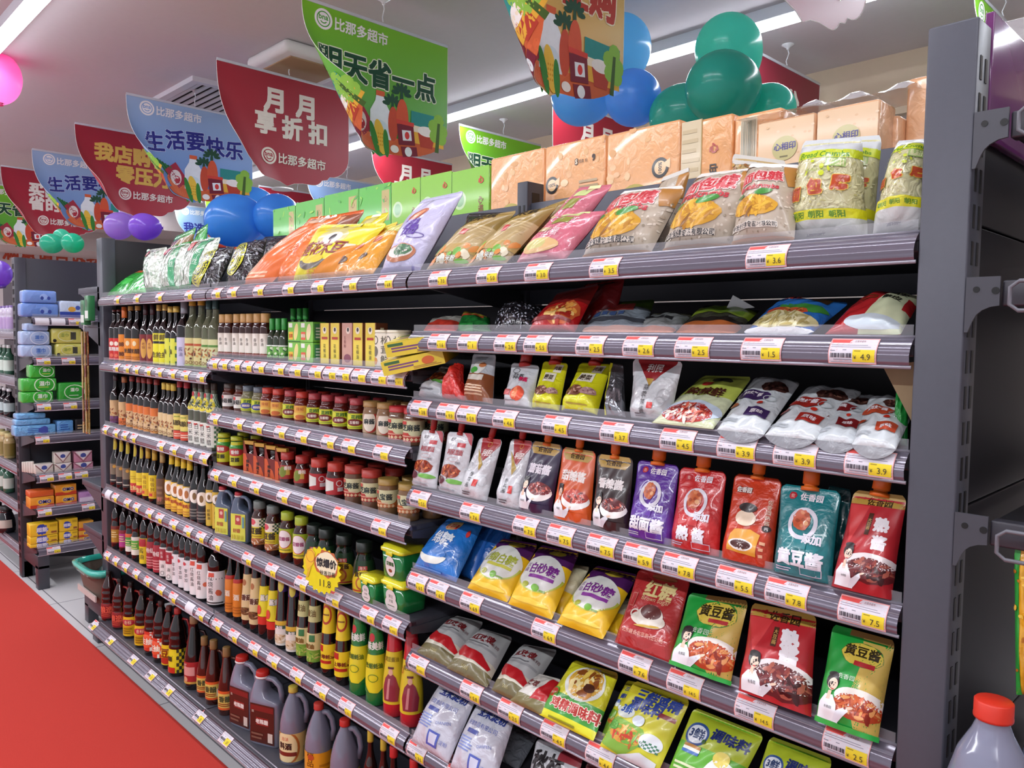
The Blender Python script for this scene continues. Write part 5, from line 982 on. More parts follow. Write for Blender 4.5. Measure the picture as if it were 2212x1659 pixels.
sesame = art(E(.55, .62, .3, .42, '#b5382f'), E(.5, .6, .24, .36, '#eae4d2'), T('麻酱', .5, .6, .2, '#2a3a3a', b=.03))
bt('M2', [(0, 0), (.95, 0), (1, .03), (1, .7), (.9, .78), (.9, .84)], .043, .136, '#8a6a4a', [(.15, .66, '#b9a080', sesame, 2.3)], (.84, 1, .95, '#a9824a'), 'sesame paste jar with tan lid', (803, 833), cat='jar', kind='gloss')
sred = art(R(0, 0, 1, .42, '#b8382c'), R(0, .42, 1, .96, '#cfd2a6'), E(.6, .42, .2, .1, '#cfd2a6'), T('芝麻酱', .45, .66, .2, '#2c3a34', b=.03), R(.12, .8, .34, .95, '#c33a30'), T('◆◆◆◆◆', .5, .12, .12, '#e8c8a0'), LN(.1, .24, .9, .34, 1, '#e0a890'))
bt('M2', [(0, 0), (.95, 0), (1, .03), (1, .72), (.92, .78), (.92, .84)], .048, .13, '#6a4a34', [(.1, .68, '#c8b48a', sred, 2.4)], (.84, 1, .96, '#b8282c'), 'sesame paste jar with red lid', (862, 894), cat='jar', kind='gloss')
# --- middle bay, fourth shelf
bt('M3', 'jar', .045, .165, '#7a2a14', [(.14, .86, '#d2cf2a', art(R(0, .5, 1, 1, '#3f9a3c'), E(.5, .56, .42, .17, '#c23a3a', n=14), T('香辣', .5, .56, .18, '#f0e4dc', b=.04), T('豆酱', .5, .25, .2, '#3a3a1a', b=.03)), 2.4)], (.88, 1, .86, '#b9bd2a'), 'jar with yellow lid and green yellow label', (485, 513), cat='jar', kind='gloss')
gb = lambda: art(R(0, 0, 1, 1, '#7a1c12'), lambda p: p.P([(0, 0), (.0, 1), (.25, .98), (.45, .6), (.75, .45), (1, 0)], '#d95a26'), T('辣椒王', .42, .42, .26, '#3a0f0a', vert=.001, b=.03), LN(.1, .06, .8, .16, 1, '#f0a04a'))
for i, px in enumerate((527, 549, 573, 596)):
    t = thing('gift_carton', 'orange-brown carton sleeve around a small dark jar, '+order(i, 4)[:-2], 'box', (x_at(px, .03, deck('M3')), .065, deck('M3')), .3, 'orange carton sleeves with jars')
    w, d, h = .05, .045, .115; c = M('#8a2414')
    b = MB().box(-w/2, w/2, -d/2, -d/2+.002, 0, h*.62, c).box(-w/2, -w/2+.002, -d/2, d/2, 0, h, c).box(w/2-.002, w/2, -d/2, d/2, 0, h*.62, c).box(-w/2, w/2, d/2-.002, d/2, 0, h, c).box(-w/2, w/2, -d/2, d/2, 0, .002, c).prism([(-w/2, h*.62), (-w/2+.018, h*.62), (-w/2+.005, h), (-w/2, h)], -d/2, -d/2+.002, c)
    b.box(-w/2, w/2, -d/2, -d/2+.012, h-.012, h, M('#c79a3a')); b.art(gb(), .62*h/w, lambda u, v: (Vector((-w/2+u*w, -d/2, v*h*.62)), Vector((0, -1, 0))), 1); obj('sleeve', b.mesh('sleeve'), t)
    for n, m in bottle_parts('jar', .02, .1, '#1c0c0a', [], (.84, 1, .82, '#241010')): obj('jar_'+('glass' if n == 'glass_body' else 'lid'), m, t)
bt('M3', 'fat', .048, .145, '#3a0f0a', [(.2, .62, '#a8281f', art(R(.1, .3, .7, .75, '#c9a63a'), E(.4, .52, .16, .2, '#7a8a2a'), T('香辣', .62, .8, .15, '#f0e0d0', b=.03)), 2.4)], (.78, 1, .8, '#b0302a'), 'round-bellied jar with red lid and red label', (622, 654), cat='jar')
bt('M3', [(0, 0), (.95, 0), (1, .04), (1, .64), (.85, .76), (.8, .8)], .052, .15, '#3a1712', [(.14, .6, '#b3242a', art(lambda p: p.P([(.1, .12), (.5, .3), (.5, .78), (.1, .95)], '#dfe4dc'), E(.68, .68, .1, .1, '#e4dcdc', ring=.025), R(.62, .2, .8, .44, '#d9d2d2'), LN(.84, .2, .98, .9, 6, '#d88a80')), 2.5)], (.76, 1, .84, '#c03a2c'), 'broad jar with red lid and crimson label', (690, 726), cat='jar')
sp = lambda t, lo: art(R(0, 0, 1, .42, lo), R(0, .42, 1, 1, '#cfd0a4'), E(.6, .43, .24, .12, '#cfd0a4'), T(t, .42, .62, .2, '#2c3a34', b=.03), R(.08, .78, .28, .96, '#c3503f'), T('◆◆◆◆◆', .5, .1, .11, '#d8b890'), LN(.1, .24, .7, .34, 1, '#e0b090'))
bt('M3', [(0, 0), (.95, 0), (1, .03), (1, .7), (.94, .77), (.94, .82)], .051, .156, '#6b4c38', [(.22, .68, '#c8b48a', sp('芝麻酱', '#b03028'), 2.4)], (.8, 1, .97, '#b23a30'), 'wide paste jar with red lid', (766, 803), cat='jar', kind='gloss')
bt('M3', [(0, 0), (.95, 0), (1, .03), (1, .7), (.94, .77), (.94, .82)], .051, .136, '#7a5c3c', [(.22, .7, '#c8b48a', sp('八宝酱', '#b8642f'), 2.4)], (.82, 1, .97, '#a5853f'), 'wide paste jar with golden lid', (839, 883), cat='jar', kind='gloss')
# --- middle bay, fifth shelf
row_of('M4', 'vinegar_jug', jug_square(.078, .05, .178, '#5d6a80', '#b02a34', '#d8d84a', art(R(.35, .6, .66, .95, '#b8403a'), E(.5, .8, .09, .09, '#e8c0b0'), T('好醋', .42, .38, .2, '#b5682a', b=.03), lambda p: p.bars(.15, .06, .85, .22, 8, '#c9b83a'), R(.74, .5, .86, .9, '#6aa0a0'))), 'slate blue jug with yellow label', 'jug', (490, 525), .05, .35)
bp = art(R(0, 0, 1, 1, '#e2d233'), R(0, .68, 1, 1, '#e8e8e0'), E(.3, .86, .18, .13, '#d84a5a', n=14, wob=.05), CHECK(.62, .6, 1, 1, 5, 6, '#2f5a44'), T('豆酱', .45, .52, .28, '#3a3416', b=.04), LN(.2, .3, .8, .38, 1, '#a88a1a'), FD(.5, .12, .45, .14, '#a8683a', ['#d89a5a', '#efe6d8', '#6a3a1a'], 10))
bt('M4', 'jar', .046, .17, '#3a160c', [(.12, .66, '#e2d233', bp, 2.5)], (.84, 1, .8, '#6e7470'), 'bean paste jar with checked grey lid', (562, 591), cat='jar')
gp = art(R(0, 0, 1, .36, '#e4d230'), R(0, .36, 1, 1, '#a3bd2f'), E(.45, .56, .3, .36, '#c23a3a', n=20), E(.44, .57, .28, .34, '#f0e8ea'), T('豆瓣酱', .44, .58, .16, '#a8567a', b=.03), LN(.2, .1, .8, .18, 1, '#7a7a1a'))
bt('M4', 'jar', .046, .165, '#35140c', [(.2, .68, '#a3bd2f', gp, 2.5)], (.84, 1, .8, '#a9b82f'), 'bean paste jar with lime lid and emblem', (622, 652), cat='jar')
hp = art(lambda p: p.P([(0, 0), (1, 0), (.98, .25), (.75, .62), (.5, .75), (.25, .62), (.02, .25)], '#e6d02a'), E(.45, .3, .17, .18, '#b8602a', ring=.05), T('黄豆酱', .46, .58, .15, '#4a3a10', b=.03), R(.36, .72, .62, .84, '#b02a30'), T('海天', .49, .78, .1, '#f0e0d0'), R(.15, .04, .85, .09, '#c0402a'))
bt('M4', 'fat', .058, .153, '#12241a', [(.06, .66, '#1f3d26', hp, 2.6)], (.8, 1, .72, '#16201a'), 'dark green jar with yellow pear-shaped label', (680, 706, 744, 787), cat='jar', Y=.06, rot=.95)
def tub(w, d, h, label, px, Y, z, group='green paste tubs with yellow lids', pr=None):
    t = thing('paste_tub', label, 'tub', (x_at(px, Y, deck('M4')+z), Y, deck('M4')+.0005+z), .0, group)
    obj('tub_body', MB().loft([(0, 0, w*.41, d*.41, 0, 6), (0, 0, w*.44, d*.44, .004, 6), (0, 0, w*.48, d*.48, h*.84, 6)], M('#1c7a3c', 'gloss'), 32).fix('tub_body'), t)
    obj('lid', MB().loft([(0, 0, w*.5, d*.5, h*.8, 7), (0, 0, w*.51, d*.51, h*.81, 7), (0, 0, w*.51, d*.51, h*.9, 7), (0, 0, w*.47, d*.47, h*.93, 6), (0, 0, w*.45, d*.45, h, 6)], M('#e0d92c', 'gloss'), 32).fix('lid'), t)
    obj('latch', MB().box(-w*.14, w*.14, -d*.535, -d*.5, h*.72, h*.86, M('#e0d92c', 'gloss'), .003).mesh('latch'), t)
    p = art(E(.5, .5, .36, .46, '#e8e4e0', n=28), T('豆瓣酱', .5, .62, .19, '#2f6a3a', b=.03), E(.5, .3, .13, .08, '#8a4a2a')) if pr is None else pr
    obj('label', MB().art(p, h*.66/(w*.6), lambda u, v: (Vector((-w*.3+u*w*.6, -d*(.44+.04*v)-.0012, h*.06+v*h*.66)), Vector((0, -1, 0))), .3).mesh('label'), t); return t
pl = art(E(.5, .3, .44, .34, '#dcdcd8'), E(.5, .66, .36, .3, '#dcdcd8'), T('黄豆', .5, .66, .16, '#3a5a44'), T('大酱', .5, .45, .15, '#3a5a44'), LN(.25, .2, .75, .28, 1, '#6a7a6a'))
tub(.075, .07, .075, 'small green tub with yellow lid in front of its stack', 812, .045, 0, pr=pl); tub(.104, .095, .088, 'large green tub with yellow lid, lower one of the stack', 874, .065, 0, pr=pl); tub(.1, .09, .089, 'green tub with yellow lid on top of the stack', 871, .065, .0886)
# star-shaped price burst clipped to the strip
q = at(695, 1232, Y=-.03); n_ = 22; pts = []
for i in range(n_*2): a = PI*i/n_; r_ = 1 if i % 2 == 0 else .88; pts.append((.098*r_*math.cos(a), .062*r_*math.sin(a)+.0))
sb = MB().prism([(x*.78, z*1.12) for x, z in pts], -.001, .001, M('#e8dc1f', 'paper'))
sp_ = Pr().E(.63, .66, .31, .25, '#c0622a', n=26, wob=.12).E(.63, .66, .285, .22, '#f3eec8', n=26, wob=.08).T('惊爆价', .63, .67, .17, '#1c1c1c', b=.04).T('秋香豆酱', .66, .46, .1, '#3a3a1a', b=.01).T('11.8', .6, .24, .19, '#3a3a1a', b=.0)
sp_.P([(.12, .45), (.2, .5), (.3, .62), (.34, .85), (.26, .93), (.14, .88), (.08, .7)], '#f0c51f').E(.22, .76, .11, .12, '#c8702a', ring=.012).P([(.1, .28), (.17, .5), (.24, .52), (.16, .3)], '#e0b31f')
sb.art(sp_, .9, lambda u, v: (Vector((-.076+u*.152, -.001, -.069+v*.138)), Vector((0, -1, 0))), .3); t = thing('price_burst', 'yellow star-shaped sale card reading 11.8 clipped to the strip', 'sale card', q, .25); obj('card', sb.mesh('card'), t)
obj('clip', MB().box(-.006, .006, .0015, .03, -.03, -.024, M('#d8d8dc', 'gloss')).mesh('clip'), t)
# --- middle bay, sixth shelf: tall bottles
oys = dict(cat='bottle', Y=.055)
bt('M5', 'slim', .036, .265, '#0e0607', [(.08, .6, '#d9842a', art(R(0, .9, 1, 1, '#b5281f'), T('酒', .45, .52, .34, '#efe2cc', b=.03), LN(.15, .08, .85, .3, 3, '#b5651a')), 2.4)], (.9, 1, .4, '#1a1012'), 'bottle with amber orange label and red rim', (500, 517), **oys)
bt('M5', 'oyster', .042, .265, '#100809', [(.12, .74, '#d8c592', art(E(.35, .82, .14, .14, '#a86a3a'), T('香菇', .5, .5, .26, '#5a2a14', b=.05, out='#efe4d0'), FD(.45, .2, .34, .17, '#6a4a2a', ['#8a6a3a', '#3a2a1a', '#c9b08a'], 8)), 2.4)], (.9, 1, .4, '#15100f'), 'oyster sauce bottle with mushroom label', (538, 555), **oys)
bt('M5', 'oyster', .042, .262, '#14080a', [(.3, .7, '#e6da2a', art(T('蒸鱼', .6, .62, .26, '#f0ece0', b=.03, out='#5a6a9a'), E(.3, .22, .13, .2, '#d8402f')), 2.4), (.19, .295, '#cf3326', None, 2.4)], (.86, 1, .42, '#9a8468'), 'bottle with yellow label above red band', (574, 593), **oys)
bt('M5', 'oyster', .042, .27, '#0b0709', [(.05, .36, '#e4e4dc', art(R(0, .82, 1, 1, '#d8b53a'), R(0, .68, 1, .82, '#2a5a4a'), T('鱼豉', .5, .74, .14, '#eee', b=.03), FD(.5, .28, .36, .2, '#d9c8a8', ['#efe6d4', '#a88a5a'], 10)), 2.4), (.72, .9, '#3a2a6a', art(E(.5, .5, .22, .3, '#c9c04a')), 2.4)], (.9, 1, .4, '#3a2a6a'), 'purple-necked bottle with white dish label', (612, 635), **oys)
bt('M5', 'oyster', .043, .27, '#140b0a', [(.08, .42, '#dcd39a', art(R(0, 0, 1, .42, '#6fa03a'), FD(.5, .2, .4, .16, '#7fae3f', ['#4f8a2f', '#b5c86a', '#d8c47a'], 10), R(.4, .72, .62, .95, '#2f7a44'), T('豉油', .4, .56, .2, '#7a5a1a', b=.03)), 2.4), (.55, .74, '#c2c68a', art(T('豉油', .4, .55, .28, '#6a5a2a', b=.02)), 2.2)], (.84, 1, .5, '#3f8a3a'), 'green-necked bottle with olive label', (658, 681), **oys)
bt('M5', 'oyster', .044, .275, '#120708', [(.1, .38, '#e9d128', art(R(.12, .7, .4, .95, '#b5281f'), T('上等蚝油', .5, .5, .17, '#7a2a14', b=.03), R(.0, .22, .7, .34, '#b5281f'), E(.8, .6, .12, .1, '#d8a82a')), 2.5), (.5, .92, '#ead22c', art(E(.45, .5, .32, .36, '#b5402a', ring=.09), T('海天', .45, .88, .15, '#b5281f', b=.04), LN(.25, .48, .65, .56, 1, '#8a5a1a')), 2.4)], (.92, 1, .42, '#d8c02a'), 'tall bottle with yellow labels and red ring', (712, 742), **oys)
bt('M5', 'oyster', .05, .265, '#1f7a38', [(.15, .56, '#e2d92a', art(lambda p: p.P([(0, 1), (0, .9), (.2, 1)], '#1f7a38'), lambda p: p.P([(1, 0), (1, .3), (.6, 0)], '#1f7a38'), lambda p: p.P([(0, 0), (0, .3), (.35, 0)], '#1f7a38'), T('牡蛎蚝油', .45, .72, .16, '#4a6a1a', b=.03), E(.45, .4, .16, .12, '#5a8a2a', ring=.02)), 2.6), (.58, .8, '#237f3c', art(E(.35, .75, .14, .13, '#c23038'), T('味美鲜', .5, .35, .25, '#eef2ea', b=.03)), 2.4)], (.9, 1, .5, '#e0d23a'), 'green squeeze bottle with yellow wave label', (777, 813), kind='gloss', **oys)
kw = art(T('黄豆酱油', .5, .86, .14, '#8a7a1a', b=.02), lambda p: p.P([(.3, .06), (.72, .06), (.76, .3), (.66, .52), (.58, .58), (.42, .58), (.33, .5), (.26, .28)], '#8a3040'), E(.5, .62, .07, .09, '#d8a890'), R(.4, .68, .6, .72, '#5a1f2a'), lambda p: p.P([(.38, .1), (.46, .1), (.5, .5), (.44, .5)], '#c98a8a'), E(.18, .8, .06, .09, '#b5502a', ring=.02))
bt('M5', 'oyster', .052, .27, '#b82430', [(.14, .68, '#d6c42c', kw, 2.6)], (.88, 1, .5, '#b02430'), 'red squeeze bottle with robed figure label', (852, 889), kind='gloss', **oys)
# ================================================================ goods: pouches and bags of the right bay
def FAN(p): pass
ZXY = '佐香园'
def mk(c1='#c8302c', x=.5, y=.88, h=.13, tc='#eee8f0', sq=True):
    return lambda p: ((p.E(x-.26, y, .07, .065, c1, n=12, wob=.1), p.T('佐', x-.26, y, .07, '#f0d8c8')) if sq else None, p.T(ZXY, x+.06, y, h, tc, b=.02))
# --- right bay, second shelf: mostly lying packs
G = dict(group='packs lying on the second shelf of right bay')
pouch('R1', 915, 985, (935, 688), (1010, 683), '#d9d6cc', art(R(0, 0, 1, .45, '#d8402f'), R(0, .75, 1, 1, '#e8e4d8')), 'spice_packet', 'white and red packet lying at left end of the second shelf', 'packet', yb=.03, yt=.16, th=.012, prof='pillow', **G)
pouch('R1', 985, 1062, (1003, 672), (1058, 686), '#1f7a34', art(R(.0, .72, .9, 1, '#b5a23a'), R(0, .6, .8, .72, '#c8502f'), R(0, 0, .5, .2, '#2f9a44')), 'spice_packet', 'green packet with golden top corner beside the black sesame bag', 'packet', yb=.05, yt=.14, th=.014, prof='pillow', **G)
pouch('R1', 1066, 1165, (1092, 655), (1180, 668), '#17171c', art(R(0, .88, 1, 1, '#8a4a2a'), DOTS(260, ['#8f93a0', '#3a3c46', '#c4c8d4', '#0a0a0c'], .02, 4, .02, .86)), 'sesame_bag', 'bag of black sesame lying next to the red bag', 'bag', yb=.04, yt=.13, th=.035, prof='pillow', kind='crinkle', **G)
red = art(R(0, .55, 1, 1, '#7a1a18'), FD(.68, .3, .3, .26, '#c8602f', ['#e8a04a', '#f0c87a', '#a8281f'], 30, .2), R(.08, .1, .92, .15, '#7a1210'), R(0, .95, 1, 1, '#5a3034'))
pouch('R1', 1240, 1322, (1262, 615), (1350, 600), '#7a1418', None, 'chili_bag', 'dark red bag standing behind the bright red chili bag', 'bag', yb=.12, yt=.16, th=.02, prof='pillow', **G)
pouch('R1', 1143, 1242, (1203, 636), (1296, 614), '#b51a1c', red, 'chili_bag', 'glossy red chili bag standing with dark sealed top', 'bag', yb=.03, yt=.11, th=.03, prof='stand', **G)
pouch('R1', 1258, 1390, (1300, 655), (1415, 648), '#8f9aa4', art(R(0, .62, 1, 1, '#5a7a2a'), R(.3, .5, .75, .7, '#a8403a'), R(0, .2, 1, .3, '#4a4e56'), [lambda p: [p.R(.1+.14*i, .34, .2+.14*i, .46, '#4a6aa0') for i in range(4)]][0], R(0, 0, 1, .08, '#d8a08a')), 'seasoning_packet', 'grey and green packet with blue squares lying flat', 'packet', yb=.03, yt=.2, th=.014, prof='pillow', **G)
pouch('R1', 1355, 1455, (1400, 683), (1500, 678), '#9fa4a4', art(T('酱面酱', .5, .5, .2, '#2a2a2e', b=.03), R(0, .75, 1, 1, '#5a5a4a'), R(0, 0, 1, .1, '#d88a6a')), 'seasoning_packet', 'grey packet with dark brush characters lying flat', 'packet', yb=.03, yt=.17, th=.014, prof='pillow', **G)
pouch('R1', 1460, 1590, (1520, 660), (1645, 668), '#4a4a3a', art(R(0, .45, 1, .8, '#8fa82f'), R(.2, .5, .9, .75, '#6a8a2a'), R(0, 0, 1, .2, '#c8703a'), R(0, .2, 1, .3, '#2a2420')), 'seasoning_packet', 'olive green packet with white flap corner lying flat', 'packet', yb=.03, yt=.2, th=.016, prof='pillow', **G)
tag(obj('paper_flap', MB().prism([(0, 0), (.062, .006), (.016, .03)], 0, .001, M('#dcdde0', 'paper')).mesh('paper_flap'), None, at(1566, 672, Y=.15)), 'white triangular paper flap behind the olive green packet', 'paper')
pouch('R1', 1608, 1752, (1690, 645), (1835, 655), '#2a6ab8', art(R(0, .55, 1, 1, '#2f74c4'), E(.6, .5, .34, .1, '#3f8a3a', n=14, wob=.2), FD(.45, .4, .3, .09, '#c8502f', ['#e8a04a', '#8a2a1a'], 10), FD(.5, .2, .48, .17, '#d8cf9a', ['#e8e0b4', '#b8a86a'], 40, .16), R(.62, .68, .86, .86, '#3a2a1a'), T('黄豆', .35, .8, .14, '#d84a3a', b=.02), R(0, 0, 1, .05, '#e4e6ea')), 'bean_bag', 'blue bag with soybeans printed on its front', 'bag', yb=.02, yt=.12, th=.02, prof='pillow', **G)
pouch('R1', 1782, 1945, (1880, 632), (1990, 640), '#b5262a', art(lambda p: p.P([(.45, 0), (1, 0), (1, 1), (.75, 1), (.5, .55)], '#d8dfb8'), E(.62, .12, .4, .13, '#c8d4dc'), E(.33, .6, .14, .07, '#7a3a1a', ring=.03), T('西安', .74, .78, .14, '#2a2a22', b=.02), T('酿皮', .7, .6, .14, '#2a2a22', b=.02), R(.9, .4, 1, .7, '#b5262a')), 'noodle_bag', 'red and pale green bag with brush lettering next to the end post', 'bag', yb=.02, yt=.12, th=.025, prof='pillow', **G)
# --- right bay, third shelf
G = dict(group='pouches on the third shelf of right bay')
pouch('R2', 905, 958, (952, 790), (1000, 800), '#c9ced2', art(T('利民', .55, .82, .16, '#4a4a4e', b=.02), FD(.5, .52, .34, .18, '#6a2f1a', ['#8a4a2a', '#4a1c10', '#b5703a'], 16), E(.25, .3, .14, .08, '#5a2220'), E(.7, .32, .2, .05, '#5fae4a'), LN(.15, .06, .85, .12, 1, '#7a7a80')), 'sauce_pouch', 'silver white pouch with chicken wing picture at left end', yb=.05, yt=.12, th=.03, **G)
pouch('R2', 958, 1008, (978, 784), (1000, 787), '#cf2a22', None, 'crumpled_bag', 'crumpled bright red bag between two silver white pouches', 'bag', yb=.03, yt=.06, th=.03, prof='pillow', kind='crinkle', wav=.008, **G)
pouch('R2', 1006, 1064, (1022, 764), (1072, 766), '#c4c7cc', art(R(0, 0, 1, .55, '#8a4f2e'), R(.12, .14, .88, .8, '#b9b4b0') if 0 else E(.5, .68, .26, .2, '#e4e2dc'), E(.35, .62, .16, .1, '#4fae4a'), E(.62, .74, .14, .08, '#c87a4a'), R(.14, .4, .8, .52, '#d8d0c4'), LN(.1, .1, .85, .32, 4, '#c9a88a'), LN(.2, .86, .8, .94, 2, '#8a8a90')), 'sauce_pouch', 'brown and white zip pouch with white gusset side', yb=.03, yt=.075, th=.03, side='#d2d4d8', **G)
pouch('R2', 1090, 1150, (1106, 783), (1166, 790), '#cfd2d6', art(E(.3, .8, .12, .08, '#4a4a4e', ring=.015), T('蒜蓉', .45, .66, .18, '#3a3a3e', b=.01), T('辣酱', .66, .6, .14, '#d8205a', b=.03), E(.6, .25, .22, .2, '#d8502f'), E(.54, .26, .1, .16, '#f08a5a'), R(.12, .18, .36, .32, '#c05a5a'), LN(.1, .08, .6, .12, 1, '#8a8a90')), 'sauce_pouch', 'white chili sauce pouch with red spout', yb=.03, yt=.07, th=.024, spout='#a8201c', **G)
yg = art(R(.56, .76, .86, .95, '#e4dcc8'), T('肉酱', .7, .86, .14, '#4a3a1a', b=.02), R(.3, .54, .74, .74, '#e8e0cc'), T('酸菜', .5, .64, .17, '#4a3a2a', b=.03), FD(.36, .34, .26, .15, '#7a4a3a', ['#a8705a', '#c9a08a', '#5a2a1a'], 14), FD(.76, .34, .18, .1, '#b08a8a', ['#d8b8b0', '#8a5a5a'], 8), LN(.3, .08, .9, .13, 1, '#a8902a'))
pouch('R2', 1150, 1208, (1174, 780), (1228, 785), '#d6d51f', yg, 'sauce_pouch', 'narrow yellow pouch with dish pictures beside the white chili pouch', yb=.03, yt=.075, th=.022, spout='#a8201c', side='#9a9ca2', **G)
pouch('R2', 1308, 1352, (1318, 784), (1347, 788), '#8f9298', art(R(0, 0, .2, 1, '#c9c82a')), 'sauce_pouch', 'silver foil side of a yellow pouch turned away', yb=.03, yt=.07, th=.02, kind='foil', **G)
pouch('R2', 1213, 1290, (1253, 783), (1322, 787), '#d6d51f', yg, 'sauce_pouch', 'wide yellow pouch with dish pictures and silver side', yb=.03, yt=.09, th=.03, spout='#a8201c', side='#9a9ca2', **G)
lim = art(R(0, .72, 1, 1, '#c9cdd0'), lambda p: p.P([(.08, 1), (.95, 1), (.6, .66), (.46, .6)], '#8f1f24'), lambda p: p.P([(.4, .68), (.56, .68), (.5, .54)], '#b5923a'), T('利民', .52, .86, .17, '#e8dcd8', b=.02), T('蒜蓉辣酱', .46, .34, .13, '#2e2e32', vert=.001), R(.6, .18, .72, .28, '#c8302c'), E(.84, .4, .1, .14, '#b4b8bc', ring=.01), E(.8, .3, .1, .1, '#b4b8bc', ring=.01), LN(.3, .05, .62, .12, 2, '#5a5a60'))
pouch('R2', 1364, 1448, (1368, 776), (1476, 782), '#c9cdd0', lim, 'sauce_pouch', 'large white pouch with dark red top and vertical characters', yb=.04, yt=.06, th=.03, side='#b4b8bc', **G)
FL = dict(yb=.0, skewb=.0)
pouch('R2', 1408, 1540, (1520, 812), (1625, 815), '#cfd6b0', art(R(0, .5, 1, 1, '#bfcc5a'), E(.5, .22, .5, .22, '#c9d8e8'), FD(.46, .18, .42, .2, '#b5382f', ['#d8604a', '#e8a08a', '#8a1f1a', '#efe0d4'], 60, .14), T('麻辣鲜', .5, .56, .22, '#4a2418', b=.03), E(.6, .82, .16, .08, '#3a3a2a', n=12, wob=.2), R(.3, .7, .5, .76, '#b5302a')), 'noodle_packet', 'lime and white packet with red noodle picture lying flat', 'packet', yb=.005, yt=.13, th=.014, prof='pillow', **G)
def bbq(c, cc, d, t): return art(FD(.66, .76, .27, .19, '#4a2a24', ['#6a4038', '#2a1612', '#8a6050'], 16), E(.36, .56, .36, .17, c, n=18, wob=.07), T(t, .36, .58, .14, '#efe6ea', b=.03), R(.44, .2, .88, .34, c), T('原味', .66, .27, .12, '#efe6ea', b=.02), E(.74, .52, .13, .09, '#b9c0c2', ring=.02), E(.12, .36, .1, .06, cc), E(.62, .42, .06, .05, '#c8301f'), LN(.05, .1, .4, .16, 2, '#a8acb2'))
pouch('R2', 1548, 1650, (1630, 815), (1730, 826), '#d2d7da', bbq('#3f2a5a', '#9a5a3a', 0, '烧烤酱'), 'sauce_pouch', 'white pouch with purple blot lying with mouth forward', yb=.0, yt=.14, th=.014, prof='flat', gus='#8f9298', **G)
pouch('R2', 1652, 1760, (1745, 835), (1865, 845), '#d2d7da', bbq('#a0281f', '#8a1f1a', 0, '烧烤酱'), 'sauce_pouch', 'white pouch with red blot lying in the middle of three', yb=.0, yt=.14, th=.014, prof='flat', gus='#8f9298', **G)
pouch('R2', 1757, 1850, (1800, 852), (1905, 858), '#c9ced2', bbq('#7a1c1f', '#7a1c1f', 0, '烤酱'), 'sauce_pouch', 'white pouch with dark red blot partly under the orange-blot one', yb=.005, yt=.15, th=.013, prof='flat', gus='#8f9298', **G)
pouch('R2', 1840, 1935, (1880, 855), (1985, 868), '#d2d7da', bbq('#b5462a', '#a03a1a', 0, '烧烤酱'), 'sauce_pouch', 'white pouch with orange blot next to the end post', yb=-.002, yt=.12, th=.015, prof='flat', gus='#9a9da2', **G)
pouch('R2', 1928, 1960, (1936, 845), (1962, 848), '#1f8a3a', None, 'green_bag', 'green bag squeezed against the end post', 'bag', yb=.05, yt=.07, th=.012, prof='pillow', **G)
tag(obj('cardboard_flap', MB().prism([(0, .09), (.055, .10), (.055, 0), (.05, 0)], 0, .004, M('#8f7a5c', 'paper')).mesh('cardboard_flap'), None, (3.54, .05, 1.385)), 'brown cardboard flap hanging in the corner beside the end post', 'cardboard')
# --- right bay, fourth shelf: spouted pouches
G = dict(group='spouted pouches on the fourth shelf of right bay'); RS = '#a3231f'; OS = '#db6a1e'
duck = art(T('北京', .3, .88, .1, '#4a4a50'), R(.5, .76, .82, .83, '#c42a34'), T('利民甜面', .5, .67, .15, '#b0303a', b=.02), E(.5, .55, .22, .06, '#d8a8a8', ring=.01), FD(.48, .36, .38, .17, '#8f3418', ['#b5562a', '#6a2010', '#d8804a'], 16), E(.22, .2, .16, .1, '#5a1a2a'), E(.7, .2, .28, .06, '#6fae4a'), T('烤鸭', .72, .5, .08, '#6a6a70'), LN(.1, .04, .9, .1, 1, '#9a9aa0'), lambda p: p.P([(.7, 1), (1, .8), (1, 1)], '#b5505a'))
for i, (bl, br, tl, tr) in enumerate(((891, 943, (912, 928), (960, 932)), (948, 1003, (968, 932), (1024, 937)))):
    pouch('R3', bl, br, tl, tr, '#d0d2d6', duck, 'sauce_pouch', ('silver pouch with roast duck picture at the far left', 'silver pouch with roast duck picture, second from left')[i], yb=.03, yt=.05, th=.018, spout=(RS, .008), **G)
lm2 = art(lambda p: p.P([(.12, 1), (.98, 1), (.98, .9), (.62, .62), (.42, .72)], '#a3242a'), lambda p: p.P([(.2, .82), (.42, .72), (.62, .6), (.66, .56), (.58, .46), (.5, .58)], '#b89a3a'), T('利民', .64, .76, .19, '#efe0dc', b=.03), E(.6, .9, .08, .07, '#d8a44a', ring=.015), T('香其酱', .44, .3, .14, '#2e2e32', vert=.001), R(.58, .2, .74, .31, '#c8302c'), E(.85, .3, .1, .14, '#b0b4b8', ring=.012), E(.2, .5, .1, .12, '#b0b4b8', ring=.012), LN(.28, .05, .6, .12, 2, '#5a5a60'))
for i, (bl, br, tl, tr) in enumerate(((992, 1052, (1036, 945), (1086, 950)), (1073, 1130, (1104, 948), (1152, 953)))):
    pouch('R3', bl, br, tl, tr, '#cdd0d4', lm2, 'sauce_pouch', ('white pouch with red top flap, left one of the pair', 'white pouch with red top flap, beside the dark purple pouch')[i], yb=.03, yt=.06, th=.024, spout=(RS, .008), side='#b9bcc2', **G)
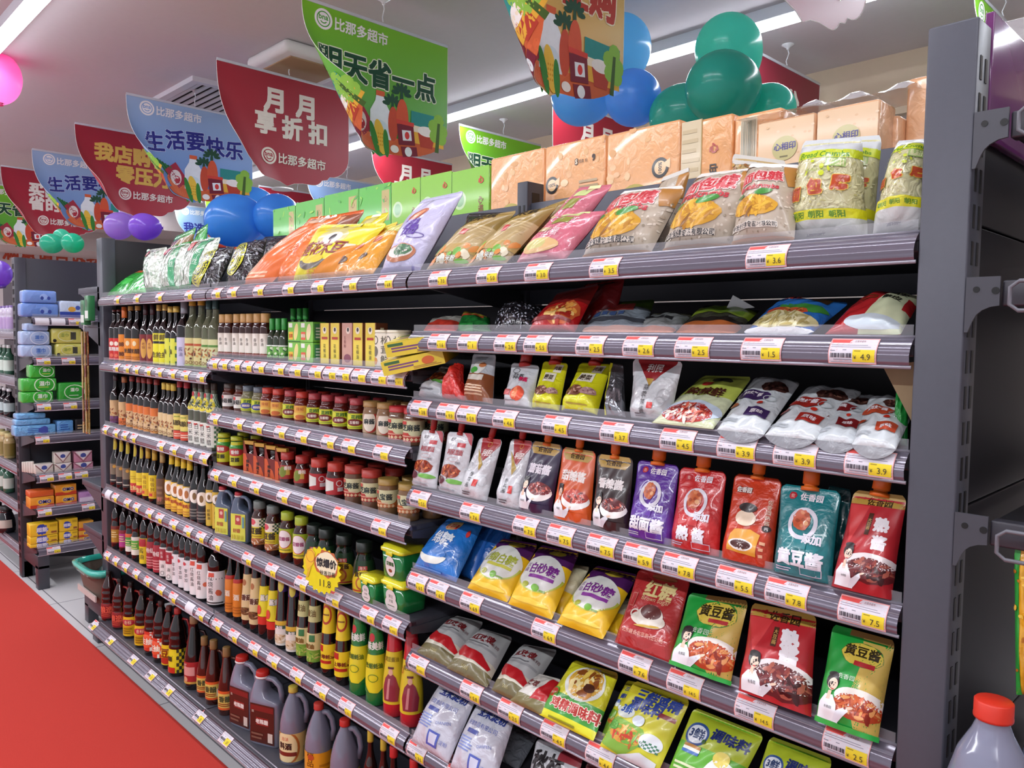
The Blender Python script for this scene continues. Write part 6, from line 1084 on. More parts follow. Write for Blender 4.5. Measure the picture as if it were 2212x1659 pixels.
def chef(top, bg, title, tc, sauce, y=.62): return art(R(0, 0, 1, 1, bg), lambda p: p.P([(.04, 1), (.96, 1), (.94, .9), (.84, .83), (.16, .83), (.06, .9)], '#b8954a'), T(ZXY, .5, .9, .14, '#3a2410', b=.02), T(title, .52, y, .23, tc, b=.05), E(.66, .3, .32, .21, '#ece6e2'), FD(.66, .35, .29, .15, sauce, ['#d87a6a', '#5a1414', '#b54a3a'], 14), lambda p: p.woman(.26, .04, .95), R(.56, .03, .96, .14, bg))
pouch('R3', 1121, 1190, (1150, 952), (1217, 962), '#2c1c40', chef(1, '#2c1c40', '蘑菇酱', '#e8e2ec', '#7a2a2c'), 'sauce_pouch', 'dark purple pouch with gold top and red bowl picture', yb=.03, yt=.06, th=.024, spout=(OS, .009), **G)
pouch('R3', 1197, 1276, (1217, 965), (1288, 976), '#d65a22', chef(1, '#d65a22', '甜辣酱', '#f0e6e0', '#b53a2a'), 'sauce_pouch', 'bright orange pouch with bowl picture and portrait', yb=.03, yt=.06, th=.024, spout=(OS, .009), **G)
pouch('R3', 1283, 1358, (1291, 980), (1369, 990), '#2e1a1c', chef(1, '#2e1a1c', '香辣酱', '#ece6e4', '#5f2026'), 'sauce_pouch', 'dark brown pouch with gold top and bowl picture', yb=.03, yt=.055, th=.024, spout=(OS, .0095), **G)
def zero(bg, t1, inner='#c8622f', bean=None):
    f = [mk('#b52a34'), E(.5, .58, .25, .27, '#d6d4de', ring=.07, rot=-.25), FD(.47, .62, .15, .17, inner, ['#d8804a', '#a8441f', '#e0a06a'], 8, .25), R(.42, .3, .62, .4, bg), T('添加', .68, .42, .16, '#dcdae4', b=.04), T('0', .1, .93, .01, bg)]
    f += [T(t1, .52, .2, .25 if len(t1) == 3 else .26, '#e6e4ec', b=.05), LN(.12, .05, .4, .1, 2, '#b8b4c8'), R(.55, .04, .88, .12, '#cfcbdc'), R(.56, .047, .87, .113, bg)]
    return art(*f)
pouch('R3', 1357, 1450, (1379, 992), (1468, 1006), '#5a2f96', zero('#5a2f96', '甜面酱'), 'sauce_pouch', 'purple pouch with large white zero and orange spout', yb=.025, yt=.06, th=.024, spout=OS, **G)
pouch('R3', 1449, 1553, (1470, 1008), (1570, 1020), '#c02a2c', zero('#c02a2c', '熟 酱'), 'sauce_pouch', 'red pouch with large white zero and orange spout', yb=.025, yt=.06, th=.024, spout=OS, **G)
pouch('R3', 1558, 1668, (1588, 1022), (1690, 1036), '#c23c20', art(T(ZXY, .3, .82, .11, '#e8d8d0', b=.03, out='#3a2420'), T('佐香园熟酱', .88, .6, .09, '#e8d8c0', vert=.001), lambda p: p.P([(.2, .12), (.78, .1), (.8, .34), (.62, .38), (.3, .36), (.22, .3)], '#e0a03a'), E(.47, .5, .2, .15, '#e8d2b8'), E(.47, .62, .19, .09, '#241a1a'), E(.48, .2, .25, .1, '#e6e0da'), E(.48, .2, .21, .075, '#4a1c18'), LN(.82, .1, .9, .3, 3, '#e8b08a'), E(.88, .42, .07, .06, '#2a1a18'), T('酱', .88, .42, .07, '#eee')), 'sauce_pouch', 'orange red pouch with bowl drawing between red and teal ones', yb=.025, yt=.065, th=.026, spout=(OS, .011), **G)
pouch('R3', 1671, 1796, (1688, 1044), (1818, 1062), '#1f7a80', zero('#1f7a80', '黄豆酱', '#c8582f'), 'sauce_pouch', 'teal pouch with large white zero and orange spout', yb=.02, yt=.06, th=.026, spout=OS, **G)
pouch('R3', 1760, 1850, (1790, 1048), (1838, 1058), '#1a5a60', None, 'sauce_pouch', 'dark teal pouch standing behind the front teal pouch', yb=.09, yt=.11, th=.016, **G)
def shu(bg, nice=True): return art(R(0, 0, 1, 1, bg), R(0, .86, 1, 1, '#b3913f'), T(ZXY, .55, .9, .16, '#3a2410', b=.02), lambda p: p.P([(.0, .85), (.4, .85), (.2, .45)], '#cc3a3c') if nice else None, T('熟', .7, .68, .26, '#ece6ea', b=.06), T('酱', .72, .5, .26, '#ece6ea', b=.06), R(.44, .56, .52, .78, '#4a2a1a'), T('大豆酱', .48, .67, .07, '#d8b060', vert=.001), E(.66, .28, .42, .2, '#e4dada'), FD(.68, .22, .4, .22, '#5f1c20', ['#8a3a34', '#3a0c10', '#a85a4a', '#71272a'], 46, .16), lambda p: p.woman(.26, .03, .9))
pouch('R3', 1797, 1925, (1846, 1058), (1960, 1072), '#b0242c', shu('#b0242c'), 'sauce_pouch', 'red pouch with gold top and portrait at the end post', yb=.015, yt=.06, th=.03, spout=OS, **G)
# --- right bay, fifth shelf: sugar bags and pouches
G = dict(group='sugar bags and pouches on the fifth shelf of right bay')
for k in (2, 1):
    pouch('R4', 893+44*k+(40 if k else 0), 970+42*k+10, (965+52*k, 1122+2*k), (1030+42*k, 1128), '#17529c', art(lambda p: p.P([(.9, 0), (1, 0), (1, 1), (.95, 1)], '#2a6ac0')), 'sugar_bag', ('', 'dark blue sugar bag tucked behind the front blue bag', 'dark blue sugar bag farthest back behind the purple bags')[k], 'bag', yb=.05+.015*k, yt=.15+.01*k, th=.02, prof='pillow', **G)
pouch('R4', 893, 985, (966, 1120), (1046, 1128), '#2272c4', art(E(.5, .82, .17, .12, '#c8a46a'), R(.38, .74, .64, .84, '#b5302a'), T('老绵', .5, .79, .1, '#e8d8a0'), T('绵糖', .48, .55, .24, '#e4ecf4', b=.02, rot=-.08), E(.42, .27, .32, .16, '#dfe2da', a0=PI+.05, a1=2*PI-.05), E(.42, .3, .3, .08, '#2272c4'), E(.9, .72, .03, .06, '#c8302c'), LN(.1, .03, .8, .07, 1, '#5a9ae0')), 'sugar_bag', 'blue bag with white crescent at left end of the shelf', 'bag', yb=.02, yt=.12, th=.035, prof='pillow', **G)
def sug(t, c, b): return art(R(0, 0, 1, 1, '#e8bc1f'), R(0, .7, 1, 1, '#4a1a56'), lambda p: p.P([(.0, .62), (.18, .75), (.0, .85)], '#e8bc1f'), E(.62, .86, .2, .07, '#a8942a', n=12, wob=.2), T('福', .6, .88, .13, '#c9b44a'), E(.52, .5, .47, .36, '#dcdcd6', n=30), E(.52, .5, .47, .36, '#b8c24a', ring=.025, n=30, a0=PI, a1=2*PI), T('优级', .2, .56, .1, c, vert=.001), T(t, .58, .56, .21, c, b=.02), R(.32, .41, .86, .46, b), E(.34, .3, .07, .05, '#a8b03a'), E(.58, .28, .07, .06, '#6fae2f'), LN(.66, .25, .8, .3, 1, '#7a9a4a'), E(.5, .1, .42, .04, '#f2d04a'))
pouch('R4', 1010, 1096, (1085, 1163), (1163, 1176), '#e8bc1f', sug('绵白糖', '#a8b03a', '#c9c84a'), 'sugar_bag', 'purple and yellow sugar bag with lime lettering', 'bag', yb=.015, yt=.12, th=.03, prof='pillow', **G)
for k, (bl, br, tl, tr) in enumerate(((1150, 1215, (1215, 1215), (1275, 1225)), (1300, 1345, (1340, 1290), (1385, 1300)))):
    pouch('R4', bl, br, tl, tr, '#cfc8a8', art(R(0, 0, 1, .4, '#e8bc1f')), 'sugar_bag', ('sugar bag peeking out behind the middle purple bag', 'sugar bag peeking out beside the red brown-sugar bag')[k], 'bag', yb=.04, yt=.13, th=.02, prof='pillow', **G)
pouch('R4', 1098, 1192, (1168, 1178), (1252, 1192), '#e8bc1f', sug('白砂糖', '#7a2a8a', '#8a3a9a'), 'sugar_bag', 'purple and yellow sugar bag with violet lettering, middle one', 'bag', yb=.01, yt=.12, th=.03, prof='pillow', **G)
pouch('R4', 1203, 1302, (1288, 1222), (1378, 1242), '#e8bc1f', sug('白砂糖', '#7a2a8a', '#8a3a9a'), 'sugar_bag', 'purple and yellow sugar bag with violet lettering, right one', 'bag', yb=.005, yt=.12, th=.03, prof='pillow', **G)
pouch('R4', 1327, 1452, (1380, 1228), (1492, 1252), '#ab2c2c', art(T('红糖', .56, .77, .28, '#d8c486', b=.03), T('Brown sugar', .55, .63, .1, '#d8b08a'), E(.55, .94, .24, .05, '#8a4a2a'), R(.1, .5, .2, .68, '#c8786a'), R(.11, .51, .19, .67, '#ab2c2c'), E(.54, .38, .3, .12, '#d8cec0'), E(.55, .43, .23, .17, '#e0d8cc'), E(.55, .48, .19, .11, '#5a2420'), E(.28, .42, .08, .07, '#d8cec0', ring=.025), E(.56, .3, .22, .02, '#c9a23a', rot=.15), T('北京糖业有限责任公司', .52, .19, .07, '#e0a08a')), 'sugar_bag', 'red brown-sugar bag with teacup picture', 'bag', yb=.01, yt=.085, th=.024, prof='stand', **G)
bean = art(R(0, 0, 1, 1, '#1f9a3c'), lambda p: p.P([(.5, 1), (1, 1), (1, 0), (.7, 0), (.56, .4), (.62, .7)], '#c9aa54'), R(.3, .93, 1, 1, '#7a5a24'), E(.58, .76, .34, .2, '#3f7a2a', n=22, wob=.05), E(.58, .76, .325, .185, '#d6bc4a', n=22, wob=.05), T('黄豆酱', .58, .79, .19, '#33280e', b=.03), R(.5, .64, .82, .69, '#b0282c'), E(.7, .32, .38, .16, '#e8e0d8'), FD(.7, .24, .36, .19, '#b5421f', ['#d86a3a', '#8a2410', '#e09a5a', '#c85a2a'], 40, .16), lambda p: p.woman(.25, .05, .98), T('佐香园', .45, .5, .09, '#d8e8d4'), R(0, 0, 1, .05, '#2fb04a'))
pouch('R4', 1447, 1577, (1490, 1280), (1618, 1298), '#1f9a3c', bean, 'sauce_pouch', 'green and gold soybean paste pouch beside the brown-sugar bag', yb=.005, yt=.075, th=.028, prof='stand', side='#8a7a3a', **G)
pouch('R4', 1596, 1752, (1625, 1302), (1765, 1330), '#b3222a', shu('#b3222a'), 'sauce_pouch', 'large red pouch with gold top between two green ones', yb=.0, yt=.07, th=.034, prof='stand', side='#8a1a20', **G)
pouch('R4', 1762, 1895, (1800, 1348), (1935, 1385), '#1f9a3c', bean, 'sauce_pouch', 'green and gold soybean paste pouch at the end post', yb=-.005, yt=.065, th=.032, prof='stand', side='#8a7a3a', **G)
# --- right bay, sixth shelf
G = dict(group='packs on the sixth shelf of right bay')
rose = art(R(0, 0, 1, .32, '#cfcab8'), R(0, 0, 1, .16, '#6a6240'), R(0, .32, 1, 1, '#b4b4b4'), R(.05, .46, .95, .5, '#9a9a9c'), T('红玫瑰', .5, .66, .2, '#7a1f24', b=.04), lambda p: p.P([(.02, .46), (.12, .44), (.3, .38), (.7, .36), (.95, .24), (.92, .18), (.6, .2), (.2, .22), (.04, .34)], '#b81c24'), T('味精', .84, .6, .09, '#7a5a5a'), LN(.2, .52, .8, .56, 1, '#6a6a6e'), T('5000', .45, .08, .09, '#a89a5a'))
pouch('R5', 900, 978, (985, 1330), (1045, 1345), '#b9b9b6', rose, 'msg_bag', 'silver bag with red wave, left one of three lying flat', 'bag', yb=.01, yt=.17, th=.03, prof='pillow', **G)
pouch('R5', 965, 1052, (1040, 1358), (1108, 1378), '#b9b9b6', rose, 'msg_bag', 'silver bag with red wave, middle one of three lying flat', 'bag', yb=.005, yt=.15, th=.032, prof='pillow', **G)
pouch('R5', 1062, 1130, (1130, 1392), (1205, 1405), '#b9b9b6', rose, 'msg_bag', 'silver bag with red wave, right one of three lying flat', 'bag', yb=.005, yt=.15, th=.032, prof='pillow', **G)
pouch('R5', 1102, 1180, (1165, 1455), (1212, 1468), '#d0ccc4', art(R(0, 0, 1, .25, '#7a7248'), lambda p: p.P([(.5, .2), (1, .3), (1, .9), (.8, .9)], '#b81c24'), T('玫瑰', .35, .6, .2, '#7a3a3a', b=.02)), 'msg_bag', 'small white and red bag lying before the chicken bouillon pack', 'bag', yb=.0, yt=.07, th=.02, prof='pillow', **G)
pouch('R5', 1163, 1282, (1240, 1425), (1338, 1455), '#d3cf2c', art(R(0, .12, 1, .42, '#3f9a34'), R(0, 0, 1, .12, '#dfe02a'), R(.62, .9, 1, 1, '#9a7a2a'), E(.55, .68, .36, .29, '#dfe2da'), FD(.55, .69, .31, .25, '#d8a83a', ['#e8c85a', '#c9861f', '#8a4a1a', '#efdc9a'], 24, .24), E(.68, .62, .09, .07, '#4a2414'), E(.1, .4, .11, .1, '#4f9a2f', n=12, wob=.1), E(.1, .4, .09, .075, '#c8302c'), T('New', .1, .4, .07, '#f0e0d0', rot=.2), T('鸡精调味料', .58, .27, .17, '#b0281f', b=.04, out='#f4ecd8'), LN(.2, .03, .8, .09, 1, '#8a8a1a')), 'seasoning_bag', 'yellow and green bouillon bag with soup bowl picture', 'bag', yb=.0, yt=.09, th=.02, prof='pillow', **G)
hen = art(R(0, 0, 1, 1, '#cfcc2e'), R(0, .82, 1, 1, '#c4b82c'), T('三鲜鸡精', .58, .84, .19, '#2a3f8a', b=.05), T('调味料', .48, .7, .2, '#2a3f8a', b=.05), R(.72, .64, .96, .7, '#8a2a2a'), E(.2, .55, .17, .09, '#dfe8e0'), T('3鲜', .2, .6, .15, '#2f5ab0', b=.04), lambda p: p.P([(0, .05), (.4, .0), (.75, .28), (.6, .42), (.1, .46), (0, .4)], '#7fb03a'), FD(.36, .27, .3, .13, '#d89a3a', ['#e8c06a', '#b56a2a', '#6fae3a', '#c8402a'], 26, .2), FD(.1, .34, .1, .07, '#4f9a34', ['#7fc05a'], 6), E(.78, .3, .17, .12, '#dfe6ea'), CHECK(.64, .2, .92, .3, 7, 4, '#3a7a5a'), E(.48, .5, .1, .08, '#d8e4ee'), lambda p: p.P([(.3, 0), (.95, 0), (.95, .1), (.7, .14)], '#d2d8dc'))
pouch('R5', 1300, 1345, (1355, 1470), (1405, 1480), '#c9c62a', hen, 'seasoning_bag', 'yellow bouillon bag mostly hidden behind its twin', 'bag', yb=.03, yt=.11, th=.015, prof='pillow', **G)
pouch('R5', 1296, 1420, (1372, 1470), (1492, 1512), '#cfcc2e', hen, 'seasoning_bag', 'yellow bouillon bag with blue lettering and vegetables', 'bag', yb=-.005, yt=.075, th=.02, prof='pillow', **G)
gr = art(R(0, 0, 1, .55, '#5fae2f'), R(0, .55, 1, 1, '#a8b82c'), R(0, 0, 1, .12, '#8fcf3a'), E(.25, .68, .18, .16, '#2f4f8a'), E(.25, .68, .145, .125, '#cfd6dc'), T('3鲜', .25, .69, .15, '#2a3f6a', b=.03), T('调味料', .7, .76, .17, '#23306a', b=.04), R(.14, .42, .4, .54, '#e0e4d8'), R(.14, .42, .4, .46, '#3a6ab0'), R(.14, .5, .4, .54, '#b5803a'), E(.76, .32, .2, .2, '#e4ece8', n=16, wob=.06), E(.72, .5, .11, .1, '#e0d05a'), E(.9, .2, .08, .1, '#e8cf2f'), LN(.1, .2, .5, .32, 2, '#d8e4b8'), E(.4, .62, .03, .03, '#2f5a24'))
pouch('R5', 1436, 1568, (1500, 1528), (1652, 1588), '#6fae2f', gr, 'seasoning_bag', 'green bouillon bag with round blue seal', 'bag', yb=-.01, yt=.07, th=.022, prof='pillow', **G)
pouch('R5', 1605, 1730, (1665, 1590), (1800, 1640), '#6fae2f', gr, 'seasoning_bag', 'green bouillon bag cut off by bottom edge of the photo', 'bag', yb=-.01, yt=.07, th=.022, prof='pillow', **G)
# --- right bay, seventh shelf
G = dict(group='packs on the seventh shelf of right bay')
sta = art(T('玉米淀粉', .6, .86, .17, '#2f3f8a', b=.03), T('天健食品有限公司', .5, .68, .09, '#4a5fae'), R(.22, .54, .52, .6, '#3a4aa0'), LN(.1, .3, .5, .5, 5, '#7a8ac4'), R(.5, .1, .74, .3, '#4a5ab0'), R(.54, .13, .7, .27, '#c9cce0'), T('DIANFEN', .72, .45, .07, '#6a78b8', rot=.3), T('淀粉', .84, .2, .08, '#6a78b8'))
pouch('R6', 888, 968, (955, 1468), (1032, 1502), '#c4c6d2', sta, 'starch_bag', 'white starch bag with blue print at the bay edge', 'bag', yb=-.005, yt=.09, th=.035, prof='pillow', **G)
pouch('R6', 972, 1062, (1035, 1512), (1115, 1545), '#c4c6d2', sta, 'starch_bag', 'white starch bag with blue print, right of its twin', 'bag', yb=-.01, yt=.09, th=.035, prof='pillow', **G)
pouch('R6', 1065, 1120, (1080, 1555), (1165, 1585), '#8a8f98', None, 'seasoning_bag', 'grey clear bag behind the white and black pack', 'bag', yb=.1, yt=.2, th=.02, prof='pillow', kind='crinkle', **G)
pouch('R6', 1128, 1215, (1160, 1595), (1262, 1628), '#b9babe', art(T('秋林', .42, .72, .34, '#1f1c1e', b=.04), E(.5, .5, .16, .12, '#b52a3a', n=10, wob=.3), R(.6, .8, 1, 1, '#8a2a34'), LN(.1, .1, .9, .3, 2, '#8a8a90')), 'seasoning_bag', 'white pack with bold black brush lettering at bottom edge', 'bag', yb=.0, yt=.09, th=.02, prof='pillow', **G)
pouch('R6', 1235, 1290, (1268, 1645), (1335, 1668), '#5a2a2c', art(T('酱', .5, .7, .3, '#d8b04a', b=.03)), 'seasoning_bag', 'dark red pack just showing at bottom edge', 'bag', yb=.0, yt=.08, th=.02, prof='pillow', **G)
# ================================================================ bags on the top shelf
G = dict(group='bags on the top shelf of left bay')
TD = deck('T1')+.001
VC = '#c4cec0'
pouch('T1', 228, 268, (300, 590), (325, 578), '#1f9a2f', art(R(.1, .3, .9, .5, '#3fbf4a'), R(.0, .75, 1, .85, '#b5522a')), 'green_bag', 'glossy green bag slumped at left end of the top shelf', 'bag', yb=.05, yt=.2, th=.025, prof='pillow', **G)
pouch('T1', 268, 318, (318, 580), (345, 572), '#25b03a', None, 'green_bag', 'glossy green bag leaning on the vermicelli bags', 'bag', yb=.04, yt=.15, th=.02, prof='pillow', **G)
pouch('T1', 330, 380, (378, 512), (425, 490), '#2f9a3c', art(R(.1, .5, .9, .7, '#4fc05a'), R(.0, .8, 1, .9, '#8a6a3a')), 'green_bag', 'green bag sticking up behind the vermicelli bags', 'bag', yb=.28, yt=.3, th=.03, prof='pillow', kind='crinkle', **G)
pouch('T1', 390, 430, (425, 500), (450, 482), '#35a542', None, 'green_bag', 'green bag top behind the rightmost vermicelli bag', 'bag', yb=.3, yt=.32, th=.025, prof='pillow', kind='crinkle', **G)
ver = lambda k: art(DOTS(120, ['#e6ece2', '#b4c2b0', '#f4f6f2', '#9fb4a0'], .05, k), E(.3, .82, .13, .11, '#c94a50'), E(.3, .82, .07, .06, '#e8c4c0'), R(.62, .0, .8, 1, '#3f9a6a') if k else R(.0, .0, .12, 1, '#4fae7a'), T('粉丝', .7, .55, .14, '#dfeae2', vert=.001) if k else R(.5, .3, .6, .4, '#6f8f7a'), R(0, 0, 1, .06, '#2f8a4a'))
for i, (bl, br, tl, tr) in enumerate(((318, 352, (318, 540), (362, 533)), (348, 396, (362, 536), (412, 524)), (388, 440, (415, 520), (478, 512)))):
    pouch('T1', bl, br, tl, tr, VC, ver(i), 'vermicelli_bag', ('clear vermicelli bag with red seal, left of three', 'clear vermicelli bag with green stripe, middle of three', 'clear vermicelli bag with green stripe, right of three')[i], 'bag', yb=.04, yt=.12, th=.04, prof='pillow', kind='crinkle', **G)
sw = art(DOTS(160, ['#3a3a40', '#18181c', '#5a5c64', '#8a8c94'], .03, 9), E(.4, .48, .36, .42, '#c9c62f'), E(.4, .48, .335, .395, '#22342c'), T('紫菜', .4, .56, .2, '#dfe4dc', b=.02), R(.3, .36, .52, .41, '#c9c62f'), T('优质', .45, .74, .1, '#c9c62f'), LN(.25, .22, .55, .3, 2, '#9aa49a'))
pouch('T1', 412, 468, (462, 538), (508, 532), '#17161b', sw, 'seaweed_bag', 'black seaweed bag with yellow-ringed oval, left one', 'bag', yb=.03, yt=.12, th=.045, prof='pillow', kind='crinkle', **G)
pouch('T2', 490, 545, (530, 524), (578, 515), '#17161b', sw, 'seaweed_bag', 'black seaweed bag with yellow-ringed oval, right one', 'bag', yb=.03, yt=.13, th=.045, prof='pillow', kind='crinkle', **G)
pouch('T2', 540, 590, (570, 512), (622, 508), '#1a181d', DOTS and art(DOTS(120, ['#3a3a40', '#5a5c64', '#8a8c94'], .03, 10)), 'seaweed_bag', 'black seaweed bag lying behind the oval-labelled pair', 'bag', yb=.2, yt=.3, th=.05, prof='pillow', kind='crinkle', **G)
G = dict(group='bags on the top shelf of middle bay')
org = art(R(0, .0, 1, 1, '#dd6a26'), lambda p: p.P([(0, .1), (.3, .1), (.35, 1), (.05, 1)], '#b5835a'), T('木耳', .3, .5, .2, '#f0d8c8', rot=.3), E(.3, .5, .18, .2, '#f0c8a8', ring=.012), LN(.2, .06, .8, .16, 2, '#f0b890'))
pouch('T2', 590, 690, (712, 466), (790, 452), '#d9622a', art(R(0, .78, 1, .96, '#8a4a2a'), R(.3, .8, .7, .94, '#d8a07a')), 'snack_bag', 'orange bag standing at the back with windowed top', 'bag', yb=.16, yt=.24, th=.035, prof='pillow', **G)
pouch('T2', 516, 588, (660, 482), (722, 470), '#dd6a26', org, 'snack_bag', 'long orange bag leaning right beside the seaweed bags', 'bag', yb=.03, yt=.14, th=.035, prof='pillow', side='#c9551c', **G)
pouch('T2', 584, 648, (668, 470), (742, 462), '#e0702c', art(R(.25, .84, .75, .97, '#d8b49a'), DOTS(14, ['#f4e4dc', '#e89a6a'], .05, 6, .8, 1), T('萝卜干', .4, .4, .16, '#f0c8a8', rot=.2)), 'snack_bag', 'orange bag with pale window in its top, second from seaweed', 'bag', yb=.05, yt=.15, th=.035, prof='pillow', **G)
ylw = art(R(0, 0, 1, 1, '#e2d31f'), R(0, .84, 1, 1, '#dcc81f'), R(.26, .84, .7, 1, '#c9bd7a'), E(.5, .7, .22, .11, '#c9bd7a'), E(.52, .68, .14, .08, '#e8e4dc'), E(.53, .69, .05, .04, '#3a3a3a'), T('莲花木耳', .46, .5, .18, '#8a2f1a', b=.03), R(.8, .46, .92, .58, '#e8d8c0'), E(.42, .3, .26, .11, '#5a5248', a0=PI, a1=2*PI), E(.42, .31, .2, .05, '#e2c21f'), lambda p: p.P([(.5, 0), (1, 0), (1, .6), (.8, .5)], '#e08a24'), T('香菇', .5, .08, .1, '#e8a050'), E(.5, .92, .02, .02, '#3a3010'))
pouch('T2', 700, 770, (800, 500), (862, 478), '#e0902a', art(R(0, .8, 1, 1, '#e2c93a'), E(.5, .9, .1, .06, '#7aa03a'), E(.6, .5, .16, .1, '#b5502a'), T('香菇', .5, .55, .16, '#8a2f1a', b=.02), E(.4, .25, .2, .08, '#5a4030')), 'snack_bag', 'orange and yellow bag leaning behind the lilac bag', 'bag', yb=.05, yt=.14, th=.03, prof='pillow', **G)
pouch('T2', 745, 805, (850, 490), (880, 478), '#dc9a34', art(R(0, .78, 1, 1, '#c9c46a'), E(.5, .6, .2, .12, '#b5502a'), E(.4, .3, .2, .1, '#4a3420')), 'snack_bag', 'second orange and yellow bag squeezed beside the lilac bag', 'bag', yb=.03, yt=.12, th=.025, prof='pillow', **G)
pouch('T2', 700, 760, (790, 468), (842, 458), '#e0cf24', art(R(.3, .82, .7, 1, '#c9bd7a'), E(.5, .9, .02, .02, '#3a3010')), 'snack_bag', 'yellow bag standing just behind the front yellow bag', 'bag', yb=.1, yt=.18, th=.025, prof='pillow', **G)
pouch('T2', 630, 728, (690, 486), (840, 482), '#e2d31f', ylw, 'snack_bag', 'bright yellow bag with dried mushroom picture in front', 'bag', yb=.05, yt=.11, th=.035, prof='pillow', side='#d8862a', **G)
G = dict(group='bags on the top shelf of right bay')
pouch('T2', 822, 872, (960, 440), (1000, 418), '#8f8ab0', art(R(0, 0, 1, .4, '#3a3550'), E(.6, .3, .2, .1, '#c9c4dc', ring=.02)), 'snack_bag', 'grey lilac bag half hidden behind the front lilac bag', 'bag', yb=.06, yt=.15, th=.03, prof='pillow', **G)
lil = art(E(.5, .68, .2, .08, '#a8502f', rot=.3), E(.52, .69, .12, .04, '#d88a5a', rot=.3), T('麻辣', .48, .56, .17, '#5a3a9a', b=.05), T('烫粉', .54, .47, .17, '#5a3a9a', b=.05), E(.7, .4, .16, .05, '#6a5aa0', ring=.015), E(.5, .2, .36, .14, '#b5704a'), E(.5, .22, .3, .1, '#e0dcd4'), FD(.56, .23, .22, .08, '#4a7a54', ['#6fa06a', '#2f5a3a', '#d8d4c8'], 12), R(0, 0, 1, .05, '#8f88b8'), E(.5, .9, .02, .02, '#3a3050'))
pouch('T2', 822, 905, (910, 432), (1004, 412), '#c2bfdc', lil, 'snack_bag', 'pale lilac bag with soup bowl picture', 'bag', yb=.05, yt=.13, th=.04, prof='pillow', side='#8a86a8', **G)
pouch('T3', 985, 1040, (1010, 462), (1100, 458), '#232226', None, 'snack_bag', 'black bag lying behind the brown noodle bags', 'bag', yb=.2, yt=.25, th=.03, prof='pillow', **G)
nood = art(R(0, .62, 1, 1, '#94793a'), R(0, .3, 1, .62, '#c0a878'), lambda p: p.lines(.02, .32, .98, .6, 14, '#ab9260', .4), T('农家米线', .42, .76, .2, '#2a2010', rot=.35, b=.02), R(.5, .44, .62, .54, '#b5302a'), R(0, .18, 1, .3, '#b89a5a'), DOTS(16, ['#6fae3a', '#d8883a', '#e8dcc0', '#a8c06a'], .09, 8, .06, .3), T('桂林米粉', .5, .1, .11, '#dfe4dc', b=.02), R(0, 0, 1, .04, '#a89a80'), E(.6, .95, .02, .02, '#2a2010'))
pouch('T3', 1085, 1150, (1185, 445), (1240, 425), '#8f7436', nood, 'noodle_bag', 'brown noodle bag at the back, highest of the brown ones', 'bag', yb=.12, yt=.2, th=.035, prof='pillow', **G)
pouch('T3', 922, 1010, (1040, 468), (1118, 455), '#c0a878', nood, 'noodle_bag', 'brown noodle bag with black lettering next to the lilac bag', 'bag', yb=.05, yt=.14, th=.04, prof='pillow', side='#7a6430', **G)
pouch('T3', 1008, 1090, (1130, 462), (1210, 440), '#bda678', nood, 'noodle_bag', 'brown noodle bag with black lettering next to the pink bags', 'bag', yb=.05, yt=.14, th=.035, prof='pillow', side='#7a6430', **G)
pink = art(R(.34, .8, .7, 1, '#c4d08a'), E(.5, .9, .02, .02, '#3a3010'), T('Caramer', .5, .74, .15, '#f0e4e8'), R(.34, .62, .68, .76, '#8a8a3a'), E(.3, .52, .16, .04, '#a88a5a'), T('红薯', .5, .45, .16, '#f0ccd0'), E(.42, .22, .34, .13, '#d8b07a', n=18, wob=.08), E(.36, .24, .2, .09, '#c8c07a', n=18, wob=.08), E(.4, .05, .3, .02, '#e0a0a8'))
pouch('T3', 1130, 1190, (1250, 405), (1325, 398), '#cb6f80', pink, 'snack_bag', 'pink bag with pale green panel, taller one behind', 'bag', yb=.08, yt=.17, th=.03, prof='pillow', **G)
pouch('T3', 1113, 1220, (1205, 462), (1312, 455), '#cc6c7e', pink, 'snack_bag', 'pink bag with olive panel in front of its taller twin', 'bag', yb=.05, yt=.12, th=.03, prof='pillow', side='#a84e60', **G)
crm = art(R(0, 0, 1, 1, '#b8aa98'), DOTS(150, ['#a89884', '#c9bcaa', '#8f8068', '#d8cdbd'], .018, 3), lambda p: p.P([(0, 1), (.3, 1), (0, .84)], '#a8702f'), lambda p: p.P([(.72, 1), (1, 1), (1, .66), (.9, .6)], '#b07a3a'), T('面包糠', .46, .7, .24, '#c0303a', b=.05, out='#e8c8c4', rot=.08), T('Breadcrumbs', .46, .55, .13, '#c0303a', b=.03), FD(.42, .33, .4, .17, '#d09a24', ['#e0b23a', '#b87f1a', '#dca830'], 60, .16), E(.58, .48, .15, .05, '#3f8a34', rot=.2), E(.16, .46, .08, .03, '#3f7a34'), E(.36, .26, .02, .1, '#8a5a1a', rot=-.5), R(.02, .1, .8, .16, '#cfc6ba'), T('中圣保健食品有限公司', .42, .13, .075, '#2a2a2e', b=.02), R(0, 0, 1, .03, '#a8702f'), R(0, .95, 1, 1, '#c9c4bc'))
pouch('T3', 1380, 1440, (1432, 385), (1492, 362), '#b8aa98', crm, 'breadcrumb_bag', 'breadcrumb bag tip rising between the first two bags', 'bag', yb=.15, yt=.2, th=.03, prof='pillow', **G)
pouch('T3', 1590, 1660, (1582, 332), (1700, 348), '#b39a6a', art(R(0, .88, 1, 1, '#c9c4bc'), DOTS(30, ['#8a5a2a', '#c99a5a'], .05, 3, .7, .9)), 'breadcrumb_bag', 'breadcrumb bag at the back below the facing tissue pair', 'bag', yb=.16, yt=.2, th=.03, prof='pillow', **G)
pouch('T3', 1258, 1405, (1345, 415), (1482, 402), '#b8aa98', crm, 'breadcrumb_bag', 'breadcrumb bag with fried cutlet picture next to pink bag', 'bag', yb=.05, yt=.12, th=.045, prof='pillow', side='#5a4038', **G)
